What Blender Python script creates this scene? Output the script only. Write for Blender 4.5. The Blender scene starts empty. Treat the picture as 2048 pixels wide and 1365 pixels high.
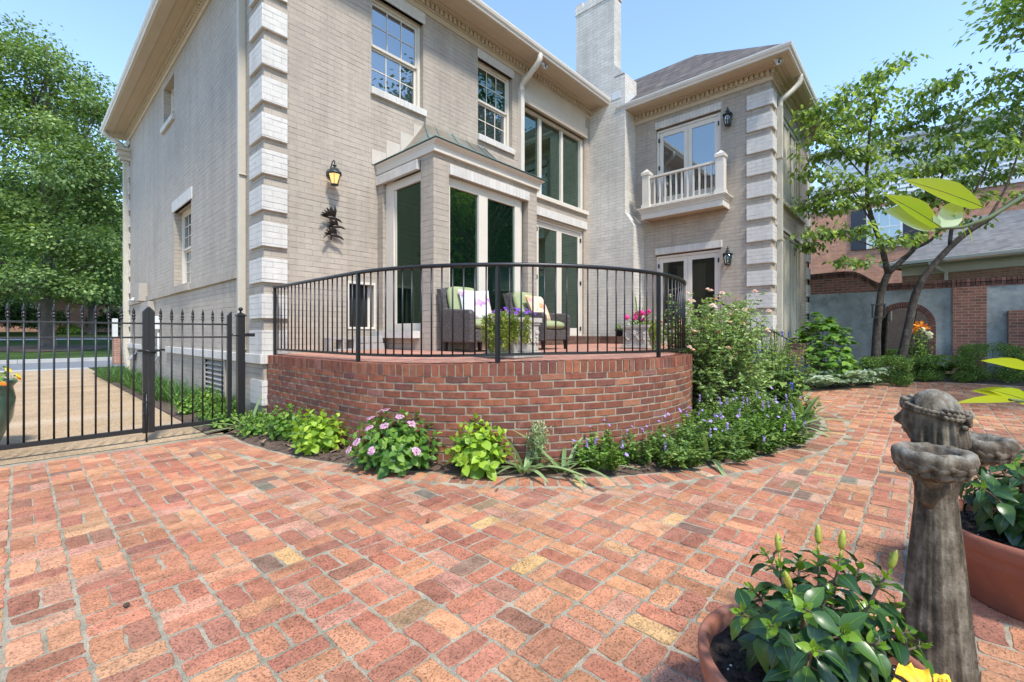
import bpy, math, random
import numpy as np
from mathutils import Vector, Matrix
random.seed(7); rng = np.random.default_rng(11)
R_ = math.radians
sc = bpy.context.scene
COL = sc.collection
EYE = 1.16

def V3(*a): return np.array(a, dtype=float)
def nrm(a):
    a = np.asarray(a, float); return a/(np.linalg.norm(a, axis=-1, keepdims=True)+1e-9)
def lerp(a, b, t): return a+(b-a)*t
def sstep(a, b, x):
    t = min(1, max(0, (x-a)/(b-a))); return t*t*(3-2*t)
U = random.uniform

class MB:
    """collects shapes and links them as one mesh object"""
    def __init__(s, tf=None):
        s.v = []; s.f = []; s.mi = []; s.m = 0; s.tf = tf; s.c = []; s.col = (1, 1, 1); s.sm = []; s.smooth = False
    def add(s, vs, fs):
        o = len(s.v)
        for p in vs:
            s.v.append(s.tf(p) if s.tf else tuple(p)); s.c.append(s.col)
        for f in fs:
            s.f.append(tuple(i+o for i in f)); s.mi.append(s.m); s.sm.append(s.smooth)
        return s
    def quad(s, a, b, c, d): return s.add([a, b, c, d], [(0, 1, 2, 3)])
    def hexa(s, p):
        return s.add(p, [(0, 3, 2, 1), (4, 5, 6, 7), (0, 1, 5, 4), (1, 2, 6, 5), (2, 3, 7, 6), (3, 0, 4, 7)])
    def box(s, x0, x1, y0, y1, z0, z1):
        x0, x1 = min(x0, x1), max(x0, x1); y0, y1 = min(y0, y1), max(y0, y1); z0, z1 = min(z0, z1), max(z0, z1)
        return s.hexa([(x0, y0, z0), (x1, y0, z0), (x1, y1, z0), (x0, y1, z0), (x0, y0, z1), (x1, y0, z1), (x1, y1, z1), (x0, y1, z1)])
    def bar(s, a, b, w, h=None, up=(0, 0, 1)):
        h = h or w
        a = Vector(a); b = Vector(b); d = (b-a).normalized(); u = Vector(up)
        if abs(d.dot(u)) > .98: u = Vector((0, 1, 0))
        x = d.cross(u).normalized()*w/2; y = x.cross(d).normalized()*h/2
        P = [a-x-y, a+x-y, b+x-y, b-x-y, a-x+y, a+x+y, b+x+y, b-x+y]
        return s.hexa([tuple(p) for p in P])
    def prism(s, poly, ax, a0, a1):
        """extrude a 2d polygon along an axis: ax 0 -> poly is (y,z); 1 -> (x,z); 2 -> (x,y)"""
        n = len(poly)
        def P(p, a): return [(a, p[0], p[1]), (p[0], a, p[1]), (p[0], p[1], a)][ax]
        vs = [P(p, a0) for p in poly]+[P(p, a1) for p in poly]
        fs = [tuple(range(n))[::-1], tuple(range(n, 2*n))]+[(i, (i+1) % n, n+(i+1) % n, n+i) for i in range(n)]
        return s.add(vs, fs)
    def tube(s, path, r, n=8, caps=True):
        path = [Vector(p) for p in path]; m = len(path)
        rr = r if hasattr(r, '__len__') else [r]*m
        vs = []; fs = []; prev = None
        for i, p in enumerate(path):
            d = (path[min(i+1, m-1)]-path[max(i-1, 0)])
            d = d.normalized() if d.length > 1e-9 else Vector((0, 0, 1))
            if prev is None:
                x = d.cross(Vector((0, 0, 1)) if abs(d.z) < .9 else Vector((1, 0, 0))).normalized()
            else:
                x = prev-d*prev.dot(d); x = x.normalized() if x.length > 1e-6 else d.orthogonal().normalized()
            prev = x; y = d.cross(x)
            for k in range(n):
                a = 2*math.pi*k/n
                vs.append(tuple(p+(x*math.cos(a)+y*math.sin(a))*rr[i]))
        for i in range(m-1):
            for k in range(n):
                a = i*n+k; b = i*n+(k+1) % n
                fs.append((a, b, b+n, a+n))
        if caps: fs += [tuple(range(n))[::-1], tuple(range((m-1)*n, m*n))]
        sm = s.smooth; s.smooth = n > 5; s.add(vs, fs); s.smooth = sm
        return s
    def lathe(s, prof, n=24, c=(0, 0, 0), fn=None):
        vs = []; fs = []; m = len(prof)
        for i, (r, z) in enumerate(prof):
            for k in range(n):
                a = 2*math.pi*k/n
                q = fn(r, z, a, i) if fn else (r*math.cos(a), r*math.sin(a), z)
                vs.append((c[0]+q[0], c[1]+q[1], c[2]+q[2]))
        for i in range(m-1):
            for k in range(n):
                a = i*n+k; b = i*n+(k+1) % n
                fs.append((a, b, b+n, a+n))
        if prof[0][0] > 1e-4: fs.append(tuple(range(n))[::-1])
        if prof[-1][0] > 1e-4: fs.append(tuple(range((m-1)*n, m*n)))
        sm = s.smooth; s.smooth = True; s.add(vs, fs); s.smooth = sm
        return s
    def ell(s, c, r, n=10, rot=None):
        m = max(5, n//2+1); vs = []; fs = []
        for i in range(m+1):
            t = math.pi*i/m
            for k in range(n):
                a = 2*math.pi*k/n
                p = Vector((r[0]*math.sin(t)*math.cos(a), r[1]*math.sin(t)*math.sin(a), -r[2]*math.cos(t)))
                if rot is not None: p = rot @ p
                vs.append((c[0]+p.x, c[1]+p.y, c[2]+p.z))
        for i in range(m):
            for k in range(n):
                a = i*n+k; b = i*n+(k+1) % n
                fs.append((a, b, b+n, a+n))
        sm = s.smooth; s.smooth = True; s.add(vs, fs); s.smooth = sm
        return s
    def build(s, name, mat, parent=None, sub=(0, 0, 0), col=False, bevel=0):
        me = bpy.data.meshes.new(name)
        o = Vector(sub)
        me.from_pydata([(p[0]-o.x, p[1]-o.y, p[2]-o.z) for p in s.v], [], s.f)
        for m in (mat if isinstance(mat, (list, tuple)) else [mat]): me.materials.append(m)
        me.polygons.foreach_set('material_index', s.mi)
        me.polygons.foreach_set('use_smooth', s.sm)
        if col:
            a = me.attributes.new('col', 'FLOAT_COLOR', 'POINT')
            a.data.foreach_set('color', np.array([(c[0], c[1], c[2], 1) for c in s.c], dtype=np.float32).ravel())
        me.update()
        ob = bpy.data.objects.new(name, me); COL.objects.link(ob)
        if parent: ob.parent = parent
        if bevel:
            b = ob.modifiers.new('Bevel', 'BEVEL'); b.width = bevel; b.segments = 2; b.limit_method = 'ANGLE'
        return ob

def np_mesh(name, Vv, F, mat, tint=None, smooth=False, parent=None):
    me = bpy.data.meshes.new(name); Vv = np.asarray(Vv, np.float32)
    me.vertices.add(len(Vv)); me.vertices.foreach_set('co', Vv.ravel())
    nf, k = F.shape
    me.loops.add(nf*k); me.loops.foreach_set('vertex_index', F.astype(np.int32).ravel())
    me.polygons.add(nf); me.polygons.foreach_set('loop_start', np.arange(0, nf*k, k, dtype=np.int32))
    if smooth: me.polygons.foreach_set('use_smooth', np.ones(nf, bool))
    me.update(calc_edges=True)
    for m in (mat if isinstance(mat, (list, tuple)) else [mat]): me.materials.append(m)
    if tint is not None:
        a = me.attributes.new('tint', 'FLOAT', 'POINT'); a.data.foreach_set('value', np.asarray(tint, np.float32))
    ob = bpy.data.objects.new(name, me); COL.objects.link(ob)
    if parent: ob.parent = parent
    return ob

# ---------- leaves -------------------------------------------------------------------
def tmpl(us, ws, waves=0):
    u = []; v = []
    for a, b in zip(us, ws):
        for side in (-1, 0, 1):
            u.append(a); v.append(side*b)
    F = []
    for i in range(len(us)-1):
        for j in range(2):
            a = i*3+j; F.append((a, a+1, a+4, a+3))
    return np.array(u), np.array(v), np.array(F)
T_DIA = (np.array([0, .45, 1, .45]), np.array([0, -1, 0, 1.]), np.array([(0, 1, 2), (0, 2, 3)]))
T_OVAL = tmpl([0, .2, .5, .8, 1], [.08, .75, 1, .6, .03])
T_LEAF = tmpl([0, .08, .2, .35, .5, .65, .8, .92, 1], [.05, .35, .78, 1, .98, .8, .5, .22, .01])
T_HEART = tmpl([0, .06, .2, .4, .6, .8, 1], [.2, .8, 1, .9, .6, .3, .01])
T_STRAP = tmpl([0, .15, .3, .45, .6, .75, .9, 1], [.8, .95, 1, 1, .95, .8, .5, .03])
T_BLADE = (np.array([0, 0, .35, .35, .7, .7, 1, 1]), np.array([-1, 1, -.9, .9, -.6, .6, -.05, .05]),
           np.array([(0, 1, 3, 2), (2, 3, 5, 4), (4, 5, 7, 6)]))

def leaves(B, D, N, L, W, T=T_DIA, droop=.15, fold=.25, tint=None, wave=0.):
    """one leaf per base point; D growth direction, N the upper side"""
    B = np.asarray(B, float); n = len(B); D = nrm(D); S = nrm(np.cross(D, N)); N = np.cross(S, D)
    u, v, F = T
    L = np.broadcast_to(np.asarray(L, float), (n,))[:, None]; W = np.broadcast_to(np.asarray(W, float), (n,))[:, None]
    dr = np.broadcast_to(np.asarray(droop, float), (n,))[:, None]
    x = u[None]*L
    h = np.abs(v)[None]*W*fold-dr*L*(u**2)[None]
    if wave: h = h+wave*W*np.sin(u*19+np.arange(n)[:, None])*(np.abs(v)[None])
    y = v[None]*W
    P = B[:, None]+x[..., None]*D[:, None]+y[..., None]*S[:, None]+h[..., None]*N[:, None]
    m = len(u)
    FF = (F[None]+(np.arange(n)*m)[:, None, None]).reshape(-1, F.shape[1])
    t = rng.random(n) if tint is None else np.asarray(tint)
    return P.reshape(-1, 3), FF, np.repeat(t, m)
def joinl(parts):
    Vs = []; Fs = []; Ts = []; o = 0
    for a, b, c in parts:
        Vs.append(a); Fs.append(b+o); Ts.append(c); o += len(a)
    return np.concatenate(Vs), np.concatenate(Fs), np.concatenate(Ts)
def rdir(n):
    return nrm(rng.normal(size=(n, 3)))

# ---------- objects, names, labels ------------------------------------------------------
def tag(o, label=None, cat=None, group=None, kind=None):
    if label: o['label'] = label
    if cat: o['category'] = cat
    if group: o['group'] = group
    if kind: o['kind'] = kind
    return o
def empty(name, loc, label=None, cat=None, group=None, rz=0):
    o = bpy.data.objects.new(name, None); COL.objects.link(o); o.location = loc; o.rotation_euler = (0, 0, rz)
    o.empty_display_size = .2
    return tag(o, label, cat, group)
def kids(o): return [c for c in COL.objects if c.parent == o]
def copy_tree(o, loc=None, rz=None, label=None, parent=None, scale=None):
    c = o.copy(); COL.objects.link(c)
    if parent: c.parent = parent
    for ch in kids(o): copy_tree(ch, parent=c)
    if loc is not None: c.location = loc
    if rz is not None: c.rotation_euler = (0, 0, rz)
    if scale is not None: c.scale = (scale,)*3 if not hasattr(scale, '__len__') else scale
    if label: c['label'] = label
    return c

# ---------- materials ---------------------------------------------------------------
class NT:
    def __init__(s, name):
        s.m = bpy.data.materials.new(name); s.m.use_nodes = True; s.t = s.m.node_tree; s.n = s.t.nodes
        s.b = s.n['Principled BSDF']; s.out = s.n['Material Output']
    def N(s, t, **k):
        n = s.n.new(t)
        for a, b in k.items():
            if hasattr(n, a): setattr(n, a, b)
            else: n.inputs[a].default_value = b
        return n
    def L(s, a, b): s.t.links.new(a, b)
    def tex(s, kind='Object'):
        return s.N('ShaderNodeTexCoord').outputs[kind]
    def noise(s, scale, vec=None, detail=4, rough=.6, dist=0):
        n = s.N('ShaderNodeTexNoise'); n.inputs['Scale'].default_value = scale; n.inputs['Detail'].default_value = detail
        n.inputs['Roughness'].default_value = rough; n.inputs['Distortion'].default_value = dist
        if vec is not None: s.L(vec, n.inputs['Vector'])
        return n.outputs['Fac']
    def ramp(s, fac, stops):
        r = s.N('ShaderNodeValToRGB'); e = r.color_ramp.elements
        while len(e) < len(stops): e.new(.5)
        for i, (p, c) in enumerate(stops):
            e[i].position = p; e[i].color = (c[0], c[1], c[2], 1) if hasattr(c, '__len__') else (c, c, c, 1)
        s.L(fac, r.inputs['Fac']); return r.outputs['Color']
    def mix(s, a, b, fac, mode='MIX'):
        n = s.N('ShaderNodeMix'); n.data_type = 'RGBA'; n.blend_type = mode
        for sock, val in ((n.inputs[0], fac), (n.inputs[6], a), (n.inputs[7], b)):
            if hasattr(val, 'links'): s.L(val, sock)
            elif hasattr(val, '__len__'): sock.default_value = (val[0], val[1], val[2], 1)
            else: sock.default_value = val
        return n.outputs[2]
    def math(s, op, a, b=None):
        n = s.N('ShaderNodeMath'); n.operation = op
        for i, x in enumerate((a, b)):
            if x is None: continue
            if hasattr(x, 'links'): s.L(x, n.inputs[i])
            else: n.inputs[i].default_value = x
        return n.outputs[0]
    def attr(s, name):
        return s.N('ShaderNodeAttribute', attribute_name=name)
    def bump(s, h, strength=.4, dist=.01, prev=None):
        n = s.N('ShaderNodeBump'); n.inputs['Strength'].default_value = strength; n.inputs['Distance'].default_value = dist
        s.L(h, n.inputs['Height'])
        if prev is not None: s.L(prev, n.inputs['Normal'])
        return n.outputs['Normal']
    def done(s, col=None, rough=.6, nor=None, metal=None, spec=None):
        if col is not None:
            if hasattr(col, 'links'): s.L(col, s.b.inputs['Base Color'])
            else: s.b.inputs['Base Color'].default_value = (col[0], col[1], col[2], 1)
        if hasattr(rough, 'links'): s.L(rough, s.b.inputs['Roughness'])
        else: s.b.inputs['Roughness'].default_value = rough
        if nor is not None: s.L(nor, s.b.inputs['Normal'])
        if metal is not None: s.b.inputs['Metallic'].default_value = metal
        if spec is not None: s.b.inputs['Specular IOR Level'].default_value = spec
        return s.m
    def wall_uv(s):
        """(along the wall, height) for walls that stand on the X or the Y axis"""
        g = s.N('ShaderNodeNewGeometry'); sx = s.N('ShaderNodeSeparateXYZ'); s.L(s.tex('Object'), sx.inputs[0])
        sn = s.N('ShaderNodeSeparateXYZ'); s.L(g.outputs['True Normal'], sn.inputs[0])
        ax = s.math('GREATER_THAN', s.math('ABSOLUTE', sn.outputs[0]), .6)
        d = s.math('SUBTRACT', sx.outputs[1], sx.outputs[0])
        u = s.math('ADD', sx.outputs[0], s.math('MULTIPLY', d, ax))
        c = s.N('ShaderNodeCombineXYZ'); s.L(u, c.inputs[0]); s.L(sx.outputs[2], c.inputs[1])
        return c.outputs[0], sx

def brick_node(t, vec, w, h, mort, smooth=.2, off=.5):
    b = t.N('ShaderNodeTexBrick'); t.L(vec, b.inputs['Vector']); b.offset = off
    for k, v in (('Scale', 1), ('Mortar Size', mort), ('Mortar Smooth', smooth), ('Bias', 0), ('Brick Width', w), ('Row Height', h)):
        b.inputs[k].default_value = v
    b.inputs['Color1'].default_value = (0, 0, 0, 1); b.inputs['Color2'].default_value = (1, 1, 1, 1); b.inputs['Mortar'].default_value = (.5, .5, .5, 1)
    return b

def painted_brick(name, base, var=.045, gap=.74, w=.217, h=.0784, stain=.13, lines=.72):
    t = NT(name); vec, sx = t.wall_uv(); obj = t.tex('Object')
    wob = t.N('ShaderNodeTexNoise'); t.L(vec, wob.inputs['Vector']); wob.inputs['Scale'].default_value = 2.2; wob.inputs['Detail'].default_value = 3
    vv = t.N('ShaderNodeVectorMath', operation='MULTIPLY_ADD'); t.L(wob.outputs['Color'], vv.inputs[0]); vv.inputs[1].default_value = (.012, .012, 0); t.L(vec, vv.inputs[2])
    b = brick_node(t, vv.outputs[0], w, h, .0042, .25)
    br = t.mix([c*(1-var) for c in base], [min(1, c*(1+var)) for c in base], b.outputs['Color'])
    st = t.ramp(t.noise(.55, obj, 5, .65), [(.35, 1-stain), (.65, 1+stain*.4)])
    br = t.mix(br, st, 1., 'MULTIPLY')
    mpd = t.N('ShaderNodeMapping'); mpd.inputs['Scale'].default_value = (3.2, 3.2, .22); t.L(obj, mpd.inputs[0])
    br = t.mix(br, t.ramp(t.noise(1., mpd.outputs[0], 5, .7), [(.3, .84), (.55, 1.0), (.75, 1.05)]), 1., 'MULTIPLY')
    st2 = t.ramp(t.noise(9, obj, 4, .7), [(.3, .92), (.7, 1.05)])
    br = t.mix(br, st2, 1., 'MULTIPLY')
    # joints: darker mortar with some recess shade in its colour, stronger in patches
    joint_patch = t.ramp(t.noise(3.4, vec, 3, .7), [(.42, 0), (.6, 1)])
    mfac = t.math('MULTIPLY', b.outputs['Fac'], t.math('ADD', .30, t.math('MULTIPLY', joint_patch, .5)))
    # bed joints: shade below the brick edges painted as broken dark lines
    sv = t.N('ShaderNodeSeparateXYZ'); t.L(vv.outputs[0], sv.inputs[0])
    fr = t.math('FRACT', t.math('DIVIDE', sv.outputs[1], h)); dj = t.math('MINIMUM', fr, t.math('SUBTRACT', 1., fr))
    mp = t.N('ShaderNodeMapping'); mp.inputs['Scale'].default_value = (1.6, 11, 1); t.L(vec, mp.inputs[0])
    line_patch = t.ramp(t.noise(1.2, mp.outputs[0], 4, .7), [(.46, 0), (.6, 1)])
    line = t.math('MULTIPLY', t.ramp(dj, [(.022, 1), (.06, 0)]), line_patch)
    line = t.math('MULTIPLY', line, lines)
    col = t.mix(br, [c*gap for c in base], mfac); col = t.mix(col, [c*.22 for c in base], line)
    hgt = t.math('ADD', t.math('MULTIPLY', t.math('MAXIMUM', mfac, line), -1.), t.math('MULTIPLY', t.noise(45, obj, 4, .7), .28))
    nor = t.bump(hgt, .7, .016)
    return t.done(col, .62, nor, spec=.3)

def red_brick(name, c1, c2, mortar, w=.215, h=.0677):
    t = NT(name); vec, sx = t.wall_uv(); obj = t.tex('Object')
    b = brick_node(t, vec, w, h, .006, .15)
    n = t.noise(5.3, vec, 2, .5)
    br = t.mix(c1, c2, b.outputs['Color'])
    br = t.mix(br, t.ramp(t.noise(7, obj, 5, .7), [(.3, .7), (.7, 1.2)]), 1., 'MULTIPLY')
    col = t.mix(br, mortar, b.outputs['Fac'])
    hgt = t.math('ADD', t.math('MULTIPLY', b.outputs['Fac'], -1.), t.math('MULTIPLY', t.noise(60, obj, 3), .3))
    return t.done(col, .85, t.bump(hgt, .5, .01), spec=.2)

def attr_brick(name, pits=.5, spots=.35, rough=.85, pf=95, grime=.0):
    """for bricks that are geometry: each carries its own colour"""
    t = NT(name); obj = t.tex('Object'); a = t.attr('col').outputs['Color']
    col = t.mix(a, t.ramp(t.noise(14, obj, 6, .72), [(.28, .60), (.5, 1.), (.75, 1.25)]), 1., 'MULTIPLY')
    sp = t.ramp(t.noise(pf, obj, 3, .65), [(.33, 1), (.45, 0)])
    big = t.ramp(t.noise(2.2, obj, 3), [(.4, 0), (.62, 1)])
    col = t.mix(col, (.07, .055, .045), t.math('MULTIPLY', t.math('MULTIPLY', sp, spots), t.math('ADD', .35, big)))
    lim = t.ramp(t.noise(6.5, obj, 6, .75), [(.62, 0), (.78, 1)])
    col = t.mix(col, (.55, .47, .38), t.math('MULTIPLY', lim, .30))
    if grime:
        gr = t.ramp(t.noise(1.7, obj, 7, .72), [(.44, 0), (.66, 1)]); col = t.mix(col, t.mix(col, (.50, .46, .40), 1., 'MULTIPLY'), t.math('MULTIPLY', gr, grime))
        col = t.mix(col, t.ramp(t.noise(.8, obj, 3), [(.35, (1.05, .97, .92)), (.65, (.97, 1.06, 1.06))]), 1., 'MULTIPLY')
    hg = t.math('ADD', t.noise(70, obj, 5, .75), t.math('MULTIPLY', t.ramp(t.noise(95, obj, 3, .65), [(.3, 0), (.44, 1)]), 1.2))
    return t.done(col, rough, t.bump(hg, pits, .004), spec=.25)

def plain(name, col, rough=.5, var=.1, sc_=6, bump=.1, bs=60, metal=None, spec=None, stain=None):
    t = NT(name); obj = t.tex('Object')
    c = t.mix(col, t.ramp(t.noise(sc_, obj, 5, .65), [(.3, 1-var), (.7, 1+var*.6)]), 1., 'MULTIPLY')
    if stain: c = t.mix(c, stain[0], t.math('MULTIPLY', t.ramp(t.noise(stain[1], obj, 6, .75), [(.5, 0), (.72, 1)]), stain[2]))
    nor = t.bump(t.noise(bs, obj, 4, .65), bump, .006) if bump else None
    return t.done(c, rough, nor, metal, spec)

def foliage(name, c1, c2, c3=None, rough=.45, trans=.35, vein=False, spec=.4):
    """leaf colours vary from leaf to leaf by the 'tint' number each leaf carries"""
    t = NT(name); f = t.attr('tint').outputs['Fac']; gain = 1.25
    c1, c2, c3 = [tuple(min(.85, q*gain) for q in c) if c else c for c in (c1, c2, c3)]
    stops = [(0, c1), (.7, c2)]+([(1, c3)] if c3 else [])
    col = t.ramp(f, stops)
    t.done(col, rough, None, spec=spec)
    tr = t.N('ShaderNodeBsdfTranslucent'); t.L(t.mix(col, (1.5, 1.5, .6), 1., 'MULTIPLY'), tr.inputs['Color'])
    mx = t.N('ShaderNodeMixShader'); mx.inputs[0].default_value = trans
    t.L(t.b.outputs[0], mx.inputs[1]); t.L(tr.outputs[0], mx.inputs[2]); t.L(mx.outputs[0], t.out.inputs['Surface'])
    return t.m
def glass(name, tint=(.55, .75, .65), ior=1.9, clear=.55, dark=(.012, .02, .018), refl=(.92, .97, .95), cap=1.):
    t = NT(name)
    gl = t.N('ShaderNodeBsdfGlossy'); gl.inputs['Roughness'].default_value = .0; gl.inputs['Color'].default_value = (*refl, 1)
    tr = t.N('ShaderNodeBsdfTransparent'); tr.inputs['Color'].default_value = (*tint, 1)
    df = t.N('ShaderNodeBsdfDiffuse'); df.inputs['Color'].default_value = (*dark, 1)
    m1 = t.N('ShaderNodeMixShader'); m1.inputs[0].default_value = clear; t.L(df.outputs[0], m1.inputs[1]); t.L(tr.outputs[0], m1.inputs[2])
    fr = t.N('ShaderNodeFresnel'); fr.inputs['IOR'].default_value = ior
    wv = t.bump(t.noise(1.3, t.tex('Object'), 2), .02, .05); t.L(wv, gl.inputs['Normal'])
    m2 = t.N('ShaderNodeMixShader'); t.L(t.math('MINIMUM', fr.outputs[0], cap), m2.inputs[0]); t.L(m1.outputs[0], m2.inputs[1]); t.L(gl.outputs[0], m2.inputs[2])
    t.L(m2.outputs[0], t.out.inputs['Surface'])
    return t.m
M = {}
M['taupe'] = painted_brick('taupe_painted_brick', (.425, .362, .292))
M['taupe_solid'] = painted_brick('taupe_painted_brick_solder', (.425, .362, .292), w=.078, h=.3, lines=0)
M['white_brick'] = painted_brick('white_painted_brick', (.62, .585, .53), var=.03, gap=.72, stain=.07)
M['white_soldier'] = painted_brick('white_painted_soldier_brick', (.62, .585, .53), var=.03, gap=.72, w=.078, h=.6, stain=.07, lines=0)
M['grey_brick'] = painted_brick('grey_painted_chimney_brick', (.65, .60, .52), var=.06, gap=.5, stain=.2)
M['cream'] = plain('cream_trim_paint', (.53, .44, .325), .45, .06, 3, .05, 30)
M['white_trim'] = plain('off_white_trim_paint', (.64, .58, .49), .42, .06, 3, .05, 30)
M['cream_old'] = plain('weathered_cream_paint', (.50, .46, .37), .55, .15, 2, .1, 30, stain=((.2, .2, .14), 3, .35))
M['soffit'] = plain('soffit_paint', (.52, .42, .30), .7, .06, 2, .06, 90)
M['iron'] = plain('black_iron_paint', (.012, .012, .013), .38, .2, 20, .08, 120, spec=.5)
M['bronze'] = plain('dark_bronze', (.045, .035, .03), .45, .3, 30, .3, 60, metal=.4)
M['lamp_metal'] = plain('verdigris_black_lamp_metal', (.03, .04, .04), .4, .3, 18, .2, 60, metal=.3, stain=((.12, .16, .15), 12, .5))
M['copper'] = plain('weathered_copper', (.25, .21, .16), .45, .25, 5, .1, 30, metal=.45, stain=((.16, .33, .33), 2.6, .85))
M['patina'] = plain('copper_patina_edge', (.10, .17, .17), .55, .4, 9, .1, 30, metal=.2)
M['glass'] = glass('window_glass')
M['glass_green'] = glass('green_tinted_glass', (.40, .72, .52), 2.7, .40, (.006, .018, .011), (.62, .76, .66), .5)
M['glass_sky'] = glass('upper_window_glass', (.5, .6, .65), 3.4, .35, (.05, .065, .075))
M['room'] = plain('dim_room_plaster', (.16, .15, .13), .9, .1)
M['curtain'] = plain('pale_curtain', (.42, .50, .44), .9, .1, 3, 0)
M['dark'] = plain('dark_void', (.012, .012, .012), .9, .1)
M['shingle'] = None
M['mortar'] = plain('sandy_mortar', (.37, .315, .22), .95, .35, 7, .9, 150, stain=((.15, .135, .08), 2.3, .7))
M['paver'] = attr_brick('clay_paver', 1., .95, .9, 130, .6)
M['wall_brick'] = attr_brick('terrace_wall_brick', .5, .25)
M['wall_mortar'] = plain('grey_green_mortar', (.31, .28, .21), .95, .3, 12, .5, 90, stain=((.16, .16, .11), 2, .45))
M['soil'] = plain('bark_soil', (.10, .065, .045), .95, .5, 14, .9, 45, stain=((.22, .15, .1), 22, .6))
M['stone'] = None
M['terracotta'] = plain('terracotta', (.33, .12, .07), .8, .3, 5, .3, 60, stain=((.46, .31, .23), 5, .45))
M['concrete'] = plain('planter_concrete', (.46, .43, .37), .85, .25, 6, .35, 50, stain=((.15, .14, .10), 7, .5))
M['concrete_dark'] = plain('grey_block_concrete', (.34, .33, .31), .95, .2, 8, .4, 120)
M['aggregate'] = None
M['asphalt'] = plain('asphalt', (.17, .175, .18), .9, .15, 3, .3, 120)
M['kerb'] = plain('kerb_concrete', (.42, .41, .38), .9, .15, 3, .2, 80)
M['bark'] = plain('tree_bark', (.105, .085, .07), .95, .4, 9, .9, 22, stain=((.2, .19, .16), 5, .5))
M['bark_grey'] = plain('dogwood_bark', (.062, .048, .038), .95, .5, 14, 1., 40, stain=((.20, .19, .15), 9, .6))
M['stem'] = plain('green_stem', (.065, .09, .028), .6, .3, 20, 0)
M['twig'] = plain('brown_twig', (.13, .095, .06), .8, .3, 20, 0)
M['wicker'] = None
M['cushion'] = plain('sage_cushion', (.29, .32, .16), .9, .08, 8, .12, 300)
M['blue_stucco'] = plain('blue_grey_stucco', (.30, .325, .32), .9, .38, 1.6, .5, 40, stain=((.11, .115, .10), 2.1, .75))
M['old_brick'] = red_brick('old_wall_brick', (.26, .11, .075), (.17, .08, .06), (.26, .23, .19))
M['house_brick'] = red_brick('neighbour_brick', (.42, .20, .13), (.32, .145, .10), (.42, .37, .30), h=.072)
M['rowlock_brick'] = red_brick('rowlock_brick', (.15, .07, .05), (.085, .05, .04), (.12, .11, .08), w=.075, h=.5)
M['siding'] = plain('white_siding', (.84, .85, .86), .6, .05, 2, .05)
M['shutter'] = plain('charcoal_shutter', (.035, .042, .055), .5, .1)
M['plastic'] = plain('white_plastic', (.62, .62, .60), .4, .06)
M['grey_box'] = plain('taupe_utility_box', (.36, .32, .27), .5, .1)
M['green_pot'] = plain('glazed_green_pot', (.10, .17, .12), .25, .3, 6, .3, 18, stain=((.22, .26, .16), 6, .5))
M['red_pot'] = plain('red_clay_pot', (.36, .09, .045), .7, .1)
M['bark_mulch'] = plain('bark_mulch', (.075, .05, .036), .95, .5, 40, 1., 60)
M['gold'] = plain('yellow_stamen', (.6, .35, .02), .6, .1)

t = NT('asphalt_shingle'); obj = t.tex('Object'); sx = t.N('ShaderNodeSeparateXYZ'); t.L(obj, sx.inputs[0])
# shingle courses follow the height, tabs run along the eave
hx = t.math('MULTIPLY', sx.outputs[2], 1.55)
c = t.N('ShaderNodeCombineXYZ'); t.L(t.math('ADD', sx.outputs[0], sx.outputs[1]), c.inputs[0]); t.L(hx, c.inputs[1])
b = brick_node(t, c.outputs[0], .28, .135, .008, .3)
br = t.mix((.085, .075, .07), (.165, .145, .13), b.outputs['Color'])
br = t.mix(br, t.ramp(t.noise(3, obj, 6, .7), [(.3, .75), (.7, 1.2)]), 1., 'MULTIPLY')
col = t.mix(br, (.03, .027, .025), b.outputs['Fac'])
M['shingle'] = t.done(col, .95, t.bump(t.math('ADD', t.math('MULTIPLY', b.outputs['Fac'], -1.), t.math('MULTIPLY', t.noise(90, obj, 3), .3)), .6, .012), spec=.15)

t = NT('exposed_aggregate'); obj = t.tex('Object')
v = t.N('ShaderNodeTexVoronoi'); t.L(obj, v.inputs['Vector']); v.inputs['Scale'].default_value = 75
peb = t.ramp(v.outputs['Color'], [(0, (.20, .12, .06)), (.35, (.40, .27, .15)), (.7, (.50, .38, .24)), (1, (.27, .2, .14))])
col = t.mix(peb, t.ramp(t.noise(.9, obj, 6, .7), [(.3, .72), (.7, 1.15)]), 1., 'MULTIPLY')
wv = t.N('ShaderNodeTexNoise'); wv.inputs['Scale'].default_value = .5; mp = t.N('ShaderNodeMapping'); mp.inputs['Scale'].default_value = (.35, 2.2, 1); t.L(obj, mp.inputs[0]); t.L(mp.outputs[0], wv.inputs['Vector']); wv.inputs['Detail'].default_value = 4
col = t.mix(col, (.52, .43, .33), t.math('MULTIPLY', t.ramp(wv.outputs['Fac'], [(.52, 0), (.7, 1)]), .5))
M['aggregate'] = t.done(col, .9, t.bump(v.outputs['Distance'], .5, .006), spec=.25)

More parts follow.
